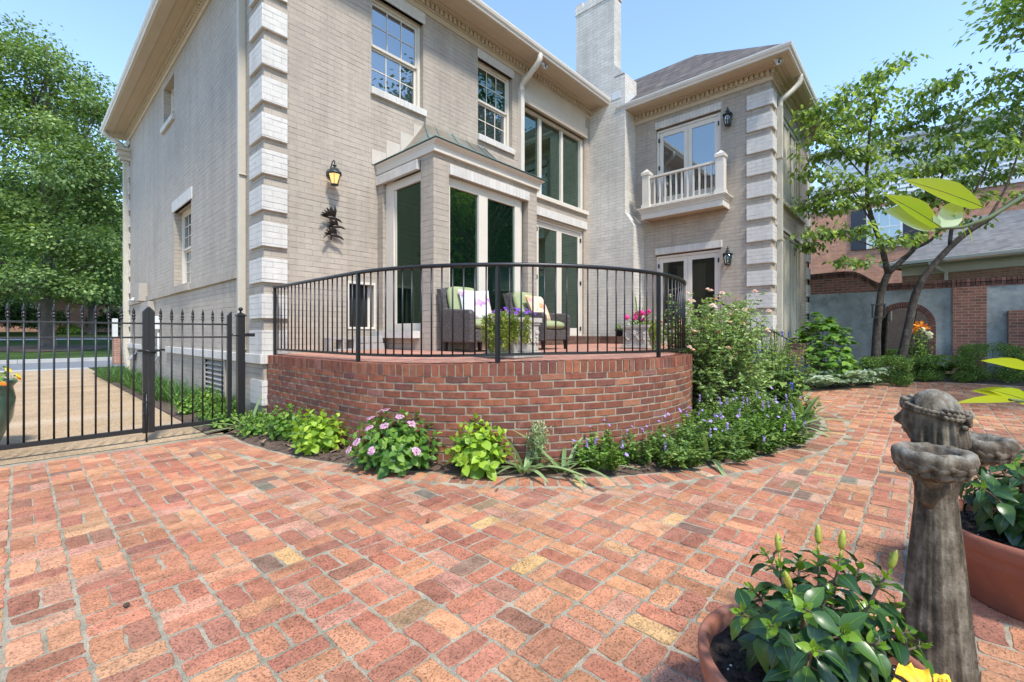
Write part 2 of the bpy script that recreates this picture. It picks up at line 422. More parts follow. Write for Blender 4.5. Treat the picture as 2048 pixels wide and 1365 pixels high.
t = NT('weathered_cast_stone'); obj = t.tex('Object')
mp = t.N('ShaderNodeMapping'); mp.inputs['Scale'].default_value = (1, 1, .22); t.L(obj, mp.inputs[0])
streak = t.math('ADD', t.math('MULTIPLY', t.noise(30, mp.outputs[0], 4, .6), .55), t.math('MULTIPLY', t.noise(24, obj, 7, .75), .45))
col = t.ramp(streak, [(.34, (.030, .023, .016)), (.46, (.085, .066, .046)), (.56, (.17, .138, .098)), (.68, (.28, .24, .18))])
col = t.mix(col, t.ramp(t.noise(11, obj, 6, .75), [(.3, .55), (.7, 1.3)]), 1., 'MULTIPLY')
g = t.N('ShaderNodeNewGeometry'); sn = t.N('ShaderNodeSeparateXYZ'); t.L(g.outputs['Normal'], sn.inputs[0])
lich = t.math('MULTIPLY', t.ramp(t.noise(17, obj, 6, .75), [(.42, 0), (.62, 1)]), t.ramp(sn.outputs[2], [(.1, 0), (.8, 1)]))
col = t.mix(col, (.34, .325, .28), t.math('MULTIPLY', lich, .7))
M['stone'] = t.done(col, .9, t.bump(t.math('ADD', t.noise(130, obj, 4, .7), t.math('MULTIPLY', streak, .8)), .6, .006), spec=.2)

t = NT('grey_wicker'); vec, sx = t.wall_uv()
b = brick_node(t, vec, .034, .0125, .0022, .4)
col = t.mix(t.mix((.07, .06, .055), (.17, .15, .14), b.outputs['Color']), (.015, .013, .012), b.outputs['Fac'])
M['wicker'] = t.done(col, .5, t.bump(t.math('MULTIPLY', b.outputs['Fac'], -1.), .8, .006))

t = NT('mown_grass'); obj = t.tex('Object')
col = t.ramp(t.noise(26, obj, 6, .75), [(.25, (.02, .040, .010)), (.5, (.05, .09, .022)), (.75, (.10, .14, .035))])
col = t.mix(col, t.ramp(t.noise(.4, obj, 4), [(.3, .6), (.7, 1.25)]), 1., 'MULTIPLY')
M['grass'] = t.done(col, .9, t.bump(t.noise(120, obj, 4), .9, .03), spec=.1)

t = NT('terrace_floor_brick'); obj = t.tex('Object'); sx = t.N('ShaderNodeSeparateXYZ'); t.L(obj, sx.inputs[0])
b = brick_node(t, obj, .21, .104, .006, .2)
col = t.mix((.46, .20, .125), (.33, .135, .09), b.outputs['Color'])
col = t.mix(col, t.ramp(t.noise(4, obj, 6, .7), [(.3, .8), (.7, 1.25)]), 1., 'MULTIPLY')
col = t.mix(col, (.40, .34, .27), b.outputs['Fac'])
M['floor_brick'] = t.done(col, .85, t.bump(t.math('ADD', t.math('MULTIPLY', b.outputs['Fac'], -1.), t.math('MULTIPLY', t.noise(50, obj, 3), .4)), .5, .006))

t = NT('lamp_glow'); e = t.N('ShaderNodeEmission'); e.inputs['Color'].default_value = (1, .62, .22, 1); e.inputs['Strength'].default_value = 2.2
t.L(e.outputs[0], t.out.inputs['Surface']); M['glow'] = t.m
t = NT('lamp_clear_glass'); M['lamp_glass'] = glass('lantern_glass', (.8, .85, .85), 1.5, .9)
t = NT('amber_lamp_glass'); em = t.N('ShaderNodeEmission'); em.inputs['Color'].default_value = (1, .66, .28, 1); em.inputs['Strength'].default_value = .75
tr = t.N('ShaderNodeBsdfTranslucent'); tr.inputs['Color'].default_value = (.8, .6, .35, 1)
mx = t.N('ShaderNodeMixShader'); mx.inputs[0].default_value = .5; t.L(tr.outputs[0], mx.inputs[1]); t.L(em.outputs[0], mx.inputs[2]); t.L(mx.outputs[0], t.out.inputs['Surface']); M['amber'] = t.m
t = NT('mirror_glass'); t.done((.62, .66, .64), .02, None, 1.); M['mirror'] = t.m

# plants
G = {}
G['maple'] = foliage('maple_leaf', (.052, .095, .028), (.145, .222, .066), (.32, .40, .15), .55, .3)
G['wood'] = foliage('woodland_leaf', (.022, .048, .015), (.055, .105, .03), (.11, .18, .05), .6, .3)
G['dogwood'] = foliage('dogwood_leaf', (.08, .145, .045), (.175, .265, .075), (.34, .42, .13), .42, .5)
G['lime'] = foliage('lime_hydrangea_leaf', (.10, .19, .018), (.25, .38, .03), (.38, .48, .06), .45, .3)
G['hydr'] = foliage('hydrangea_leaf', (.035, .10, .016), (.10, .20, .026), (.20, .32, .05), .45, .3)
G['bright'] = foliage('bright_leaf', (.06, .13, .02), (.13, .25, .035), (.25, .36, .07), .5, .35)
G['mid'] = foliage('perennial_leaf', (.06, .12, .03), (.135, .225, .05), (.28, .37, .10), .5, .35)
G['iris'] = foliage('iris_blade', (.09, .15, .05), (.17, .25, .10), (.27, .36, .16), .5, .25)
G['silver'] = foliage('silver_leaf', (.24, .33, .17), (.38, .47, .27), (.52, .60, .40), .6, .25)
G['fern'] = foliage('painted_fern', (.14, .21, .13), (.27, .35, .24), (.44, .50, .40), .6, .3)
G['greenfern'] = foliage('green_fern', (.03, .075, .015), (.08, .16, .03), (.16, .26, .06), .55, .35)
G['rose'] = foliage('rose_leaf', (.09, .16, .045), (.22, .31, .10), (.46, .54, .26), .45, .3)
G['oak'] = foliage('oakleaf_leaf', (.05, .12, .02), (.11, .22, .03), (.20, .32, .05), .5, .35)
G['box'] = foliage('box_leaf', (.035, .085, .014), (.10, .175, .03), (.23, .31, .06), .4, .25)
G['hib'] = foliage('hibiscus_leaf', (.010, .036, .011), (.024, .068, .016), (.055, .115, .02), .34, .18, spec=.5)
G['hibyoung'] = foliage('young_hibiscus_leaf', (.09, .19, .02), (.17, .29, .03), None, .3, .3)
G['citrus'] = foliage('citrus_leaf', (.20, .27, .012), (.30, .36, .015), None, .35, .55)
G['citrus_pale'] = foliage('citrus_leaf_pale', (.25, .34, .20), (.36, .44, .28), None, .4, .4)
G['liri'] = foliage('liriope_blade', (.025, .070, .015), (.06, .13, .03), (.13, .21, .06), .5, .3)
G['moss'] = foliage('cypress_moss', (.10, .14, .02), (.22, .26, .03), (.32, .34, .06), .6, .3)
def petal(n, a, b, tr=.3): return foliage(n, a, b, None, .6, tr)
G['pink'] = petal('pink_lacecap', (.42, .18, .33), (.62, .38, .52))
G['rosepink'] = petal('rose_petal', (.72, .34, .36), (.84, .60, .58))
G['fade'] = petal('faded_rose', (.36, .15, .06), (.5, .28, .14))
G['violet'] = petal('violet_flower', (.26, .17, .50), (.42, .32, .66))
G['blue'] = petal('blue_salvia', (.03, .04, .42), (.10, .12, .6))
G['magenta'] = petal('magenta_geranium', (.65, .02, .24), (.85, .10, .40))
G['purple'] = petal('purple_petunia', (.09, .02, .24), (.18, .05, .40))
G['white'] = petal('white_flower', (.7, .68, .66), (.8, .78, .76))
G['orange'] = petal('orange_flower', (.8, .16, .02), (.9, .30, .03))
G['red'] = petal('red_flower', (.6, .03, .02), (.75, .08, .04))
G['yellow'] = petal('yellow_flower', (.80, .50, .02), (.88, .62, .03))
t = NT('hibiscus_petal'); a = t.attr('tint').outputs['Fac']
t.done(t.ramp(a, [(0, (.75, .03, .05)), (.3, (.85, .20, .02)), (.6, (.86, .42, .02)), (1, (.9, .58, .03))]), .5); M['hib_petal'] = t.m

t = NT('grey_shingle'); obj = t.tex('Object'); sx = t.N('ShaderNodeSeparateXYZ'); t.L(obj, sx.inputs[0])
c = t.N('ShaderNodeCombineXYZ'); t.L(t.math('ADD', sx.outputs[0], sx.outputs[1]), c.inputs[0]); t.L(t.math('MULTIPLY', sx.outputs[2], 2.1), c.inputs[1])
b = brick_node(t, c.outputs[0], .30, .14, .01, .3); br = t.mix((.14, .137, .137), (.22, .215, .21), b.outputs['Color']); br = t.mix(br, t.ramp(t.noise(4, obj, 6, .7), [(.3, .8), (.7, 1.15)]), 1., 'MULTIPLY')
M['grey_shingle'] = t.done(t.mix(br, (.09, .088, .085), b.outputs['Fac']), .95)

M['terracotta_dark'] = plain('shade_toned_terracotta', (.25, .085, .05), .8, .25, 5, .25, 60, stain=((.12, .06, .045), 3, .7))  # terracotta darkened in its colour for the pot standing in shade
M['spout'] = plain('taupe_downspout_paint', (.46, .41, .33), .45, .08, 4, .05, 40)
M['midrib'] = plain('leaf_midrib', (.16, .17, .02), .5, .1, 20, 0)

M['glass_side'] = glass('dim_bay_glass', (.40, .72, .52), 1.7, .40, (.006, .016, .010), (.42, .62, .5), .20)  # bay glass again, its reflection dimmed in the material for the side pane
t = NT('gritty_joint_sand'); obj = t.tex('Object')
col = t.ramp(t.noise(190, obj, 3, .8), [(.28, (.16, .13, .085)), (.44, (.37, .315, .225)), (.60, (.50, .44, .33)), (.75, (.62, .56, .44))])
col = t.mix(col, t.ramp(t.noise(5, obj, 6, .75), [(.32, .55), (.62, 1.12)]), 1., 'MULTIPLY')
col = t.mix(col, (.10, .105, .05), t.math('MULTIPLY', t.ramp(t.noise(1.9, obj, 6, .75), [(.5, 0), (.68, 1)]), .6))
M['mortar'] = t.done(col, .95, t.bump(t.noise(190, obj, 3, .8), 1., .006), spec=.15)
# ======================= the setting: ground, patio, drive, street ======================
def gz(x, y):
    z = .045*max(0, min(60, y)-26.6)
    z += .04*max(0, min(x, 15)-9.0)*(1 if y < 6 else max(0, 1-(y-6)/6))
    return z
def sheet(name, mat, xs, ys, dz, kind='structure', fn=gz):
    vs = [(x, y, fn(x, y)+dz) for y in ys for x in xs]; nx = len(xs)
    fs = [(j*nx+i, j*nx+i+1, (j+1)*nx+i+1, (j+1)*nx+i) for j in range(len(ys)-1) for i in range(nx-1)]
    m = MB(); m.smooth = True; m.add(vs, fs); return tag(m.build(name, mat), kind=kind)
def frange(a, b, n): return [a+(b-a)*i/n for i in range(n+1)]
sheet('ground', M['grass'], [-300, -120, -60]+frange(-30, 30, 30)+[45, 60, 120, 300], [-300, -120, -60]+frange(-30, 66, 48)+[80, 120, 300], -.03)
sheet('driveway', M['aggregate'], frange(-9, 1.62, 12), frange(6.02, 20.6, 14), -.004)
sheet('driveway_apron', M['kerb'], [-9, 1.62], [20.6, 21.3], -.002)
sheet('road', M['asphalt'], frange(-90, 90, 12), [21.3, 26.3], -.012)
m = MB()
for k in range(60): m.box(-90+k*3, -87.012+k*3, 26.3, 26.62, -.05, .13)
tag(m.build('kerb', M['kerb']), kind='structure')
sheet('sidewalk', M['kerb'], frange(-60, 60, 12), frange(43.0, 44.6, 2), .012)

BED = [(1.62, 6.02), (1.63, 5.19), (1.78, 4.31), (1.98, 3.74), (2.19, 3.28), (2.42, 2.88), (2.65, 2.52), (2.9, 2.22), (3.17, 1.93), (3.52, 1.66), (3.99, 1.41), (4.57, 1.17), (5.35, .95), (6.2, .86), (6.97, .90), (7.73, 1.10), (8.6, 1.5), (9.4, 1.75), (10.3, 1.80)]
def smooth_path(P, n):
    """Catmull-Rom through the points, evenly spaced"""
    P = [np.array(p, float) for p in P]; out = []
    for i in range(len(P)-1):
        p0, p1, p2, p3 = P[max(i-1, 0)], P[i], P[i+1], P[min(i+2, len(P)-1)]
        for k in range(12):
            t = k/12; out.append(.5*((2*p1)+(-p0+p2)*t+(2*p0-5*p1+4*p2-p3)*t*t+(-p0+3*p1-3*p2+p3)*t**3))
    out.append(P[-1]); out = np.array(out)
    d = np.concatenate([[0], np.cumsum(np.linalg.norm(np.diff(out, axis=0), axis=1))])
    s = np.linspace(0, d[-1], n)
    return np.stack([np.interp(s, d, out[:, k]) for k in range(out.shape[1])], 1), d[-1]
bedp, bedlen = smooth_path(BED, 240)
BED2 = [(10.3, 1.80), (10.65, 1.35), (11.4, .95), (12.2, .55), (12.9, -.15), (13.0, -1.0), (12.8, -1.8), (12.6, -3.2), (12.6, -9)]
bed2p, bed2len = smooth_path(BED2, 160)
def side(path, x, y):
    """signed distance to a path: positive on its left (the bed side), with the index of the nearest point"""
    d = np.hypot(path[:, 0]-x, path[:, 1]-y); i = int(d.argmin()); j = min(max(i, 1), len(path)-2)
    t = path[j+1]-path[j-1]; v = np.array([x, y])-path[i]
    return (d[i] if t[0]*v[1]-t[1]*v[0] > 0 else -d[i])

PAL = [((.385, .165, .105), 30), ((.43, .20, .125), 24), ((.36, .145, .10), 22), ((.31, .125, .09), 16), ((.45, .225, .14), 8), ((.41, .205, .155), 12), ((.27, .12, .09), 8),
       ((.20, .12, .10), 2), ((.46, .27, .14), 1.4), ((.46, .28, .215), 3), ((.17, .14, .12), .6), ((.24, .15, .10), 1.2)]
def brick_col(pal=PAL, j=.12):
    t = U(0, sum(w for c, w in pal))
    for c, w in pal:
        t -= w
        if t <= 0: break
    k = 1+U(-j, j); return tuple(min(.8, x*k*(1+U(-.04, .04))) for x in c)
def paver(m, cx, cy, lx, ly, ang, near):
    """one worn clay paver: rounded, slightly tilted, its edge eased"""
    z = gz(cx, cy); tx, ty = U(-.016, .016), U(-.016, .016); dz = U(-.0035, .0025); ca, sa = math.cos(ang), math.sin(ang)
    hx, hy = lx/2, ly/2; c = .011 if near else .010
    base = [(-hx+c, -hy), (hx-c, -hy), (hx, -hy+c), (hx, hy-c), (hx-c, hy), (-hx+c, hy), (-hx, hy-c), (-hx, -hy+c)]
    if near:
        q = []
        for i in range(8):
            a, b = base[i], base[(i+1) % 8]; q.append(a)
            if i in (0, 4): q += [(lerp(a[0], b[0], k/5), a[1]+U(-.0016, .0016)) for k in (1, 2, 3, 4)]
            if i in (2, 6): q += [(a[0], lerp(a[1], b[1], k/3)) for k in (1, 2)]
        base = q
    jt = .0042 if near else .0028
    base = [(x+U(-jt, jt), y+U(-jt, jt)) for x, y in base]; n = len(base)
    def P(x, y, z_): return (cx+x*ca-y*sa, cy+x*sa+y*ca, z+z_+dz+tx*x+ty*y)
    e = .0035
    if U(0, 1) < .10: e = .009
    vs = [P(x*(1-e/hx), y*(1-e/hy), 0) for x, y in base]+[P(x*(1-.3*e/hx), y*(1-.3*e/hy), -.0014) for x, y in base]+[P(x, y, -.005) for x, y in base]+[P(x, y, -.03) for x, y in base]
    fs = [tuple(range(n))]
    for k in range(3):
        for i in range(n):
            fs.append((k*n+i, (k+1)*n+i, (k+1)*n+(i+1) % n, k*n+(i+1) % n))
    q_ = brick_col(); m.col = (q_[0]*1.36, q_[1]*1.40, q_[2]*1.24); m.add(vs, fs)
pm = MB(); MOD = .208; BL, BW = .1950, .0935
for i in range(-7, 68):
    for j in range(-45, 30):
        x0, y0 = .174+i*MOD, j*MOD+.06; cxm, cym = x0+MOD/2, y0+MOD/2
        if cym > 5.98: continue
        d1 = side(bedp, cxm, cym) if cxm < 10.4 and cym > .3 else -9
        d2 = side(bed2p, cxm, cym) if cxm > 9.8 else -9
        if cxm < 1.62 and cym > 5.3: d1 = -9 if cxm < 1.40 else d1
        if d1 > .05 or d2 > .1: continue
        near = math.hypot(cxm, cym) < 3.6
        if cym < -.5-.2*cxm-2.2 and cxm > 2: continue
        for k in (0, 1):
            o = (k-.5)*MOD/2
            px, py = (cxm, cym+o) if (i+j) % 2 else (cxm+o, cym)
            a = U(-.022, .022)+(0 if (i+j) % 2 else math.pi/2)
            def free(x, y, l):
                hx_, hy_ = (l/2, BW/2) if (i+j) % 2 else (BW/2, l/2)
                for cx_, cy_ in ((x-hx_, y-hy_), (x+hx_, y-hy_), (x+hx_, y+hy_), (x-hx_, y+hy_)):
                    if cx_ < 10.4 and cy_ > .3 and not (cx_ < 1.44 and cy_ > 5.3) and side(bedp, cx_, cy_) > -.212: return False
                    if cx_ > 9.8 and side(bed2p, cx_, cy_) > -.01: return False
                return True
            close = d1 > -.6 or d2 > -.4
            if not close or free(px, py, BL): paver(pm, px+U(-.002, .002), py+U(-.002, .002), BL+U(-.005, .004), BW+U(-.004, .003), a, near)
            else:                                      # a cut brick where the field meets the edging
                for l in (.8, .62, .45, .3):
                    for sg in (-1, 1):
                        sh = sg*BL*(1-l)/2; qx, qy = (px+sh, py) if (i+j) % 2 else (px, py+sh)
                        if free(qx, qy, BL*l): break
                    else: continue
                    paver(pm, qx, qy, BL*l-.004, BW-.002, a, near); break
# header course that edges the planting bed
n = int(bedlen/.104); ring, _ = smooth_path([tuple(p) for p in bedp], n)
for k in range(1, n-1):
    t = ring[k+1]-ring[k-1]; t /= np.linalg.norm(t); nx, ny = t[1], -t[0]
    x, y = ring[k][0]+nx*.112, ring[k][1]+ny*.112
    if x > 10.2 or y > 5.9: continue
    paver(pm, x, y, .196+U(-.006, .004), .090+U(-.004, .003), math.atan2(ny, nx)+U(-.02, .02), math.hypot(x, y) < 3.6)
tag(pm.build('brick_patio', M['paver'], col=True), kind='structure')
sheet('patio_mortar', M['mortar'], [-1.4]+frange(-1, 13.4, 48), [-9.3, -6]+frange(-3, 6.0, 45), -.0048)

# bark soil in the planting beds
def bed_sheet(name, path, inner, mound, n=120, rows=9):
    idx = np.linspace(0, len(path)-1, n).astype(int); vs = []; fs = []
    for i, k in enumerate(idx):
        p = path[k]; q = inner(p, k/(len(path)-1))
        for r in range(rows):
            t = r/(rows-1); x, y = lerp(p[0], q[0], t), lerp(p[1], q[1], t)
            vs.append((x, y, gz(x, y)-.006+mound*min(1, t*5)*(.7+.6*U(0, 1))+(0 if r else -.004)))
    for i in range(n-1):
        for r in range(rows-1):
            a = i*rows+r; fs.append((a, a+rows, a+rows+1, a+1))
    m = MB(); m.smooth = True; m.add(vs, fs); return tag(m.build(name, M['soil']), kind='structure')
def inn(p, t):
    if t < .12: return (2.6, p[1]+.25)
    v = np.array([5.6, 4.3])-p; return tuple(p+v*min(.8, 1.0/np.linalg.norm(v))) if t < .6 else (lerp(5.6, 10.4, (t-.6)/.4), 3.1)
bed_sheet('planting_bed', bedp, inn, .035)
bed_sheet('garden_bed', bed2p, lambda p, t: (14.9, lerp(3.0, -9, t)), .05)
m = MB(); vs = [(1.40, 5.95, 0), (2.25, 5.95, .03), (2.25, 17.6, .03), (1.5, 17.6, 0)]
xs = frange(1.46, 2.3, 6); sheet('border_soil', M['soil'], xs, frange(6.06, 17.8, 40), .0, fn=lambda x, y: .012+.03*min(1, max(0, (x-1.5)*6))*(.6+.8*U(0, 1)))
# leaf litter and bark chips on the beds
ch = MB()
for k in range(1500):
    i = random.randrange(0, 200); p = bedp[i]; q = inn(p, i/239); t = U(.03, .75)
    x, y = lerp(p[0], q[0], t), lerp(p[1], q[1], t); a = U(0, 6.3); l, w = U(.012, .04), U(.005, .012)
    dx, dy = math.cos(a)*l, math.sin(a)*l; ex, ey = -math.sin(a)*w, math.cos(a)*w; z = .034+U(0, .012)
    ch.m = random.choice((0, 0, 1, 2)); z2 = z+U(-.006, .012)
    ch.add([(x-dx-ex, y-dy-ey, z), (x+dx-ex, y+dy-ey, z2), (x+dx+ex, y+dy+ey, z2+.003), (x-dx+ex, y-dy+ey, z+.003)], [(0, 1, 2, 3)])
tag(ch.build('bark_chips', [M['bark_mulch'], plain('pale_chip', (.26, .17, .11), .9), plain('brown_chip', (.15, .085, .05), .9)]), kind='stuff')
# mulch ring under the street tree
def disc(name, mat, c, r, dz, h=.12, n=40):
    m = MB(); m.smooth = True
    vs = [(c[0], c[1], gz(*c)+dz+h)]; fs = []
    for k in range(1, 6):
        for a in range(n):
            t = 2*math.pi*a/n; rr = r*k/5*(1+.05*math.sin(3*t)); x, y = c[0]+rr*math.cos(t), c[1]+rr*math.sin(t)
            vs.append((x, y, gz(x, y)+dz+h*(1-(k/5)**2)+U(-.01, .01)))
    for a in range(n): fs.append((0, 1+a, 1+(a+1) % n))
    for k in range(4):
        for a in range(n):
            p = 1+k*n+a; q = 1+k*n+(a+1) % n; fs.append((p, p+n, q+n, q))
    m.add(vs, fs); return tag(m.build(name, mat), kind='structure')
# ======================= the brick house =====================================================
S = 1.093
def hs(p): return (p[0]*S, p[1]*S, EYE+(p[2]-EYE)*S)
HB = lambda: MB(tf=hs)
HO = (2.17, 6.38, 0)
house = empty('brick_house', HO, 'large two-storey house of taupe painted brick with white corner blocks, bay window and chimney', 'house')
def hp(m, name, mat, parent=None, bevel=0, label=None):
    """a part of the house (or a sub-part when parent is given)"""
    o = m.build(name, mat, parent or house, HO, bevel=bevel)
    if label: o['label'] = label
    return o
def wall(m, ax, p, u0, u1, z0, z1, holes, depth, out):
    """wall on a plane (ax 'x': x=p, u=y; ax 'y': y=p, u=x) facing out (-1/+1) with openings and their reveals"""
    us = sorted({u0, u1, *[h[0] for h in holes], *[h[1] for h in holes]}); zs = sorted({z0, z1, *[h[2] for h in holes], *[h[3] for h in holes]})
    def P(u, z, d=0): return (p-out*d, u, z) if ax == 'x' else (u, p-out*d, z)
    for i in range(len(us)-1):
        for j in range(len(zs)-1):
            uc, zc = (us[i]+us[i+1])/2, (zs[j]+zs[j+1])/2
            if any(h[0] < uc < h[1] and h[2] < zc < h[3] for h in holes): continue
            for d in (0, depth):
                m.quad(P(us[i], zs[j], d), P(us[i+1], zs[j], d), P(us[i+1], zs[j+1], d), P(us[i], zs[j+1], d))
    for a, b, c, d in holes:
        m.quad(P(a, c), P(a, c, depth), P(a, d, depth), P(a, d)); m.quad(P(b, c), P(b, d), P(b, d, depth), P(b, c, depth))
        m.quad(P(a, d), P(a, d, depth), P(b, d, depth), P(b, d)); m.quad(P(a, c), P(b, c), P(b, c, depth), P(a, c, depth))
FY, LX, WX, PY = 5.84, 1.99, 9.68, 2.11         # planes of the rear wall, side wall, wing wall, porch wall
BX0, BX1, BY = 3.518, 5.572, 4.533               # bay window
T = .2
m = HB()
wall(m, 'y', FY, LX, WX+.1, 0, 6.5, [(3.42, 4.33, 4.70, 6.07), (5.52, 6.43, 4.72, 6.09), (6.74, 8.95, 4.03, 5.73), (7.0, 8.93, 1.12, 3.60), (3.07, 3.46, 1.25, 1.86), (BX0+.12, BX1-.12, 1.0, 3.4)], T, -1)
hp(m, 'rear_wall', M['taupe'])
m = HB(); wall(m, 'x', LX, FY, 15.8, .85, 6.5, [(10.45, 11.35, 5.30, 6.1), (9.21, 10.45, 2.03, 3.45)], T, -1)
hp(m, 'side_wall', M['taupe'])
m = HB(); wall(m, 'x', LX-.012, FY-.012, 15.8, 0, .82, [(7.3, 8.27, .24, .77)], T, -1); m.box(LX-.01, LX+.3, FY-.012, FY+.1, 0, .80)
hp(m, 'foundation_wall', M['taupe'])
m = HB(); wall(m, 'x', WX, PY, 8.0, 0, 6.3, [(3.03, 4.41, 4.03, 5.745), (3.03, 4.42, .95, 2.925)], T, -1)
hp(m, 'wing_wall', M['taupe'])
m = HB()
wall(m, 'y', PY, WX, 13.6, 0, 6.3, [(10.26, 12.44, 3.90, 5.70), (10.26, 12.44, .6, 3.30)], T, -1)
hp(m, 'porch_wall', M['taupe'])
m = HB(); m.box(13.4, 13.6, PY, 15.8, 0, 6.3); m.box(LX, 13.6, 15.6, 15.8, 0, 6.5); hp(m, 'far_wall', M['taupe'])
m = HB(); m.box(LX+.2, 13.4, FY+.2, 15.6, .86, .94); m.box(LX+.2, 13.4, FY+.2, 15.6, 3.62, 3.86); m.box(LX+.2, 13.4, 9.5, 9.6, .9, 6.4)
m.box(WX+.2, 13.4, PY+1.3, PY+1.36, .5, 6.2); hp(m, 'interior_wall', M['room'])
# quoins -------------------------------------------------------------------
for k in range(8):
    z = 3.953-.4345*(k-5.9999) if False else .911+.4345*(k+1); 
for k in range(0, 14):
    z = .911+.4345*k
    if z > 6.4: break
    m = HB(); z1 = z+(.2897 if k else .2897)
    m.box(LX-.035, 2.249, FY-.04, FY+.02, z, z1); m.box(LX-.035, LX+.02, FY+.02, 6.24, z, z1)
    hp(m, 'quoin', M['white_brick'], bevel=.004)
m = HB(); m.box(LX-.034, 2.2, FY-.04, FY+.02, .30, .60); m.box(LX-.034, LX+.02, FY+.02, 6.2, .30, .60); hp(m, 'quoin', M['white_brick'], bevel=.004)
for k in range(13):
    z = 5.542-.4315*k
    if z < .25: break
    m = HB(); z1 = z+.2877
    m.box(WX-.035, WX+.02, PY-.035, 2.536, z, z1); m.box(WX+.02, 9.96, PY-.035, PY+.02, z, z1)
    hp(m, 'quoin', M['white_brick'], bevel=.004)
for k in range(13):
    z = 5.542-.4315*k
    m = HB(); m.box(13.15, 13.62, PY-.035, PY+.02, z, z+.2877); hp(m, 'quoin', M['white_brick'], bevel=.004)
for k in range(13):
    z = .911+.4345*k
    m = HB(); m.box(LX-.035, LX+.02, 15.35, 15.84, z, z+.2897); hp(m, 'quoin', M['white_brick'], bevel=.004)
# ledge and belt course ---------------------------------------------------
m = HB(); m.box(LX-.055, LX+.02, FY-.055, 10.9, .80, .912); m.box(LX-.055, LX+.02, 11.9, 15.82, .80, .905); m.box(LX+.02, 2.12, FY-.055, FY+.02, .80, .912)
hp(m, 'foundation_ledge', M['white_soldier'], bevel=.004, label='pale sloping brick ledge above the foundation')
m = HB(); m.box(LX-.04, LX+.02, 6.75, 9.15, 1.90, 2.015); m.box(LX-.04, LX+.02, 10.5, 15.3, 1.90, 2.015)
hp(m, 'belt_course', M['taupe_solid'], bevel=.004)
# cornice: frieze board, dentils, crown, soffit, gutter ---------------------
def cornice(dz, y0, run0, run1, ax, dent_p=.075, ret=None):
    """frieze on a wall; ax 'y' -> along x on plane y0 facing -y; ax 'x' -> along y on plane y0 facing -x"""
    def B(m, a, b, d0, d1, z0, z1):
        if ax == 'y': m.box(a, b, y0-d1, y0-d0, z0+dz, z1+dz)
        else: m.box(y0-d1, y0-d0, a, b, z0+dz, z1+dz)
    m = HB()
    e = ret or (0, 0)
    B(m, run0-e[0]*.025, run1+e[1]*.025, .0, .025, 6.25, 6.33)
    B(m, run0-e[0]*.055, run1+e[1]*.055, .0, .055, 6.33, 6.345)
    B(m, run0-e[0]*.04, run1+e[1]*.04, .0, .04, 6.345, 6.44)
    B(m, run0-e[0]*.10, run1+e[1]*.10, .0, .10, 6.44, 6.455)
    B(m, run0-e[0]*.15, run1+e[1]*.15, .0, .15, 6.455, 6.47)
    hp(m, 'frieze', M['cream'], bevel=.003)
    m = HB(); u = run0-e[0]*.075
    while u < run1+e[1]*.075-.05:
        B(m, u, u+.058, .04, .080, 6.350, 6.437); u += .093
    hp(m, 'dentil_band', M['cream'])
cornice(0, FY, LX, 9.168, 'y', ret=(1, 0)); cornice(0, LX, FY+.001, 15.8, 'x', ret=(0, 0))
cornice(-.25, WX, PY, 4.909, 'x', ret=(1, 0)); cornice(-.25, PY, WX+.001, 13.6, 'y', ret=(0, 1))
GX, GY, WGX, WGY = 1.47, 5.285, 9.15, 1.69
m = HB()
m.box(GX+.09, 9.3, GY+.09, FY+.3, 6.47, 6.50); m.box(GX+.09, LX+.3, FY+.3, 16.2, 6.47, 6.50)
m.box(WGX+.09, WX+.3, WGY+.09, 5.3, 6.22, 6.25); m.box(WX+.3, 14.1, WGY+.09, PY+.3, 6.22, 6.25)
hp(m, 'soffit', M['soffit'])
m = HB()
m.box(GX+.07, 9.165, GY+.07, GY+.22, 6.445, 6.472); m.box(GX+.07, GX+.22, GY+.22, 16.1, 6.445, 6.472)
m.box(WGX+.07, WGX+.20, WGY+.07, 5.0, 6.195, 6.222); m.box(WGX+.20, 14.0, WGY+.07, WGY+.20, 6.195, 6.222)
hp(m, 'fascia', M['cream'], bevel=.004)
def gutter(path, z):
    """K-style gutter swept along a path of corners"""
    prof = [(.10, .0), (.03, .0), (.022, .03), (.0, .055), (-.012, .095), (-.012, .118), (-.002, .118), (.0, .10), (.10, .10)]
    m = HB(); ring = []
    n = len(path)
    for i, (x, y) in enumerate(path):
        a = np.array(path[max(i-1, 0)], float); b = np.array(path[min(i+1, n-1)], float); c = np.array((x, y), float)
        d1 = nrm(c-a) if i else nrm(b-c); d2 = nrm(b-c) if i < n-1 else d1
        n1 = np.array([-d1[1], d1[0]]); n2 = np.array([-d2[1], d2[0]]); k = nrm(n1+n2); k = k/max(.3, k@n1)
        ring.append([(x+k[0]*o, y+k[1]*o, z+h) for o, h in prof])
    q = len(prof)
    vs = [p for r in ring for p in r]; fs = []
    for i in range(n-1):
        for j in range(q):
            a = i*q+j; b = i*q+(j+1) % q; fs.append((a, b, b+q, a+q))
    fs += [tuple(range(q)), tuple(range((n-1)*q, n*q))]
    m.add(vs, fs); return hp(m, 'gutter', M['white_trim'])
gutter([(9.36, GY), (GX, GY), (GX, 16.1)][::-1], 6.45)
gutter([(14.0, WGY), (WGX, WGY), (WGX, 5.12)][::-1], 6.20)
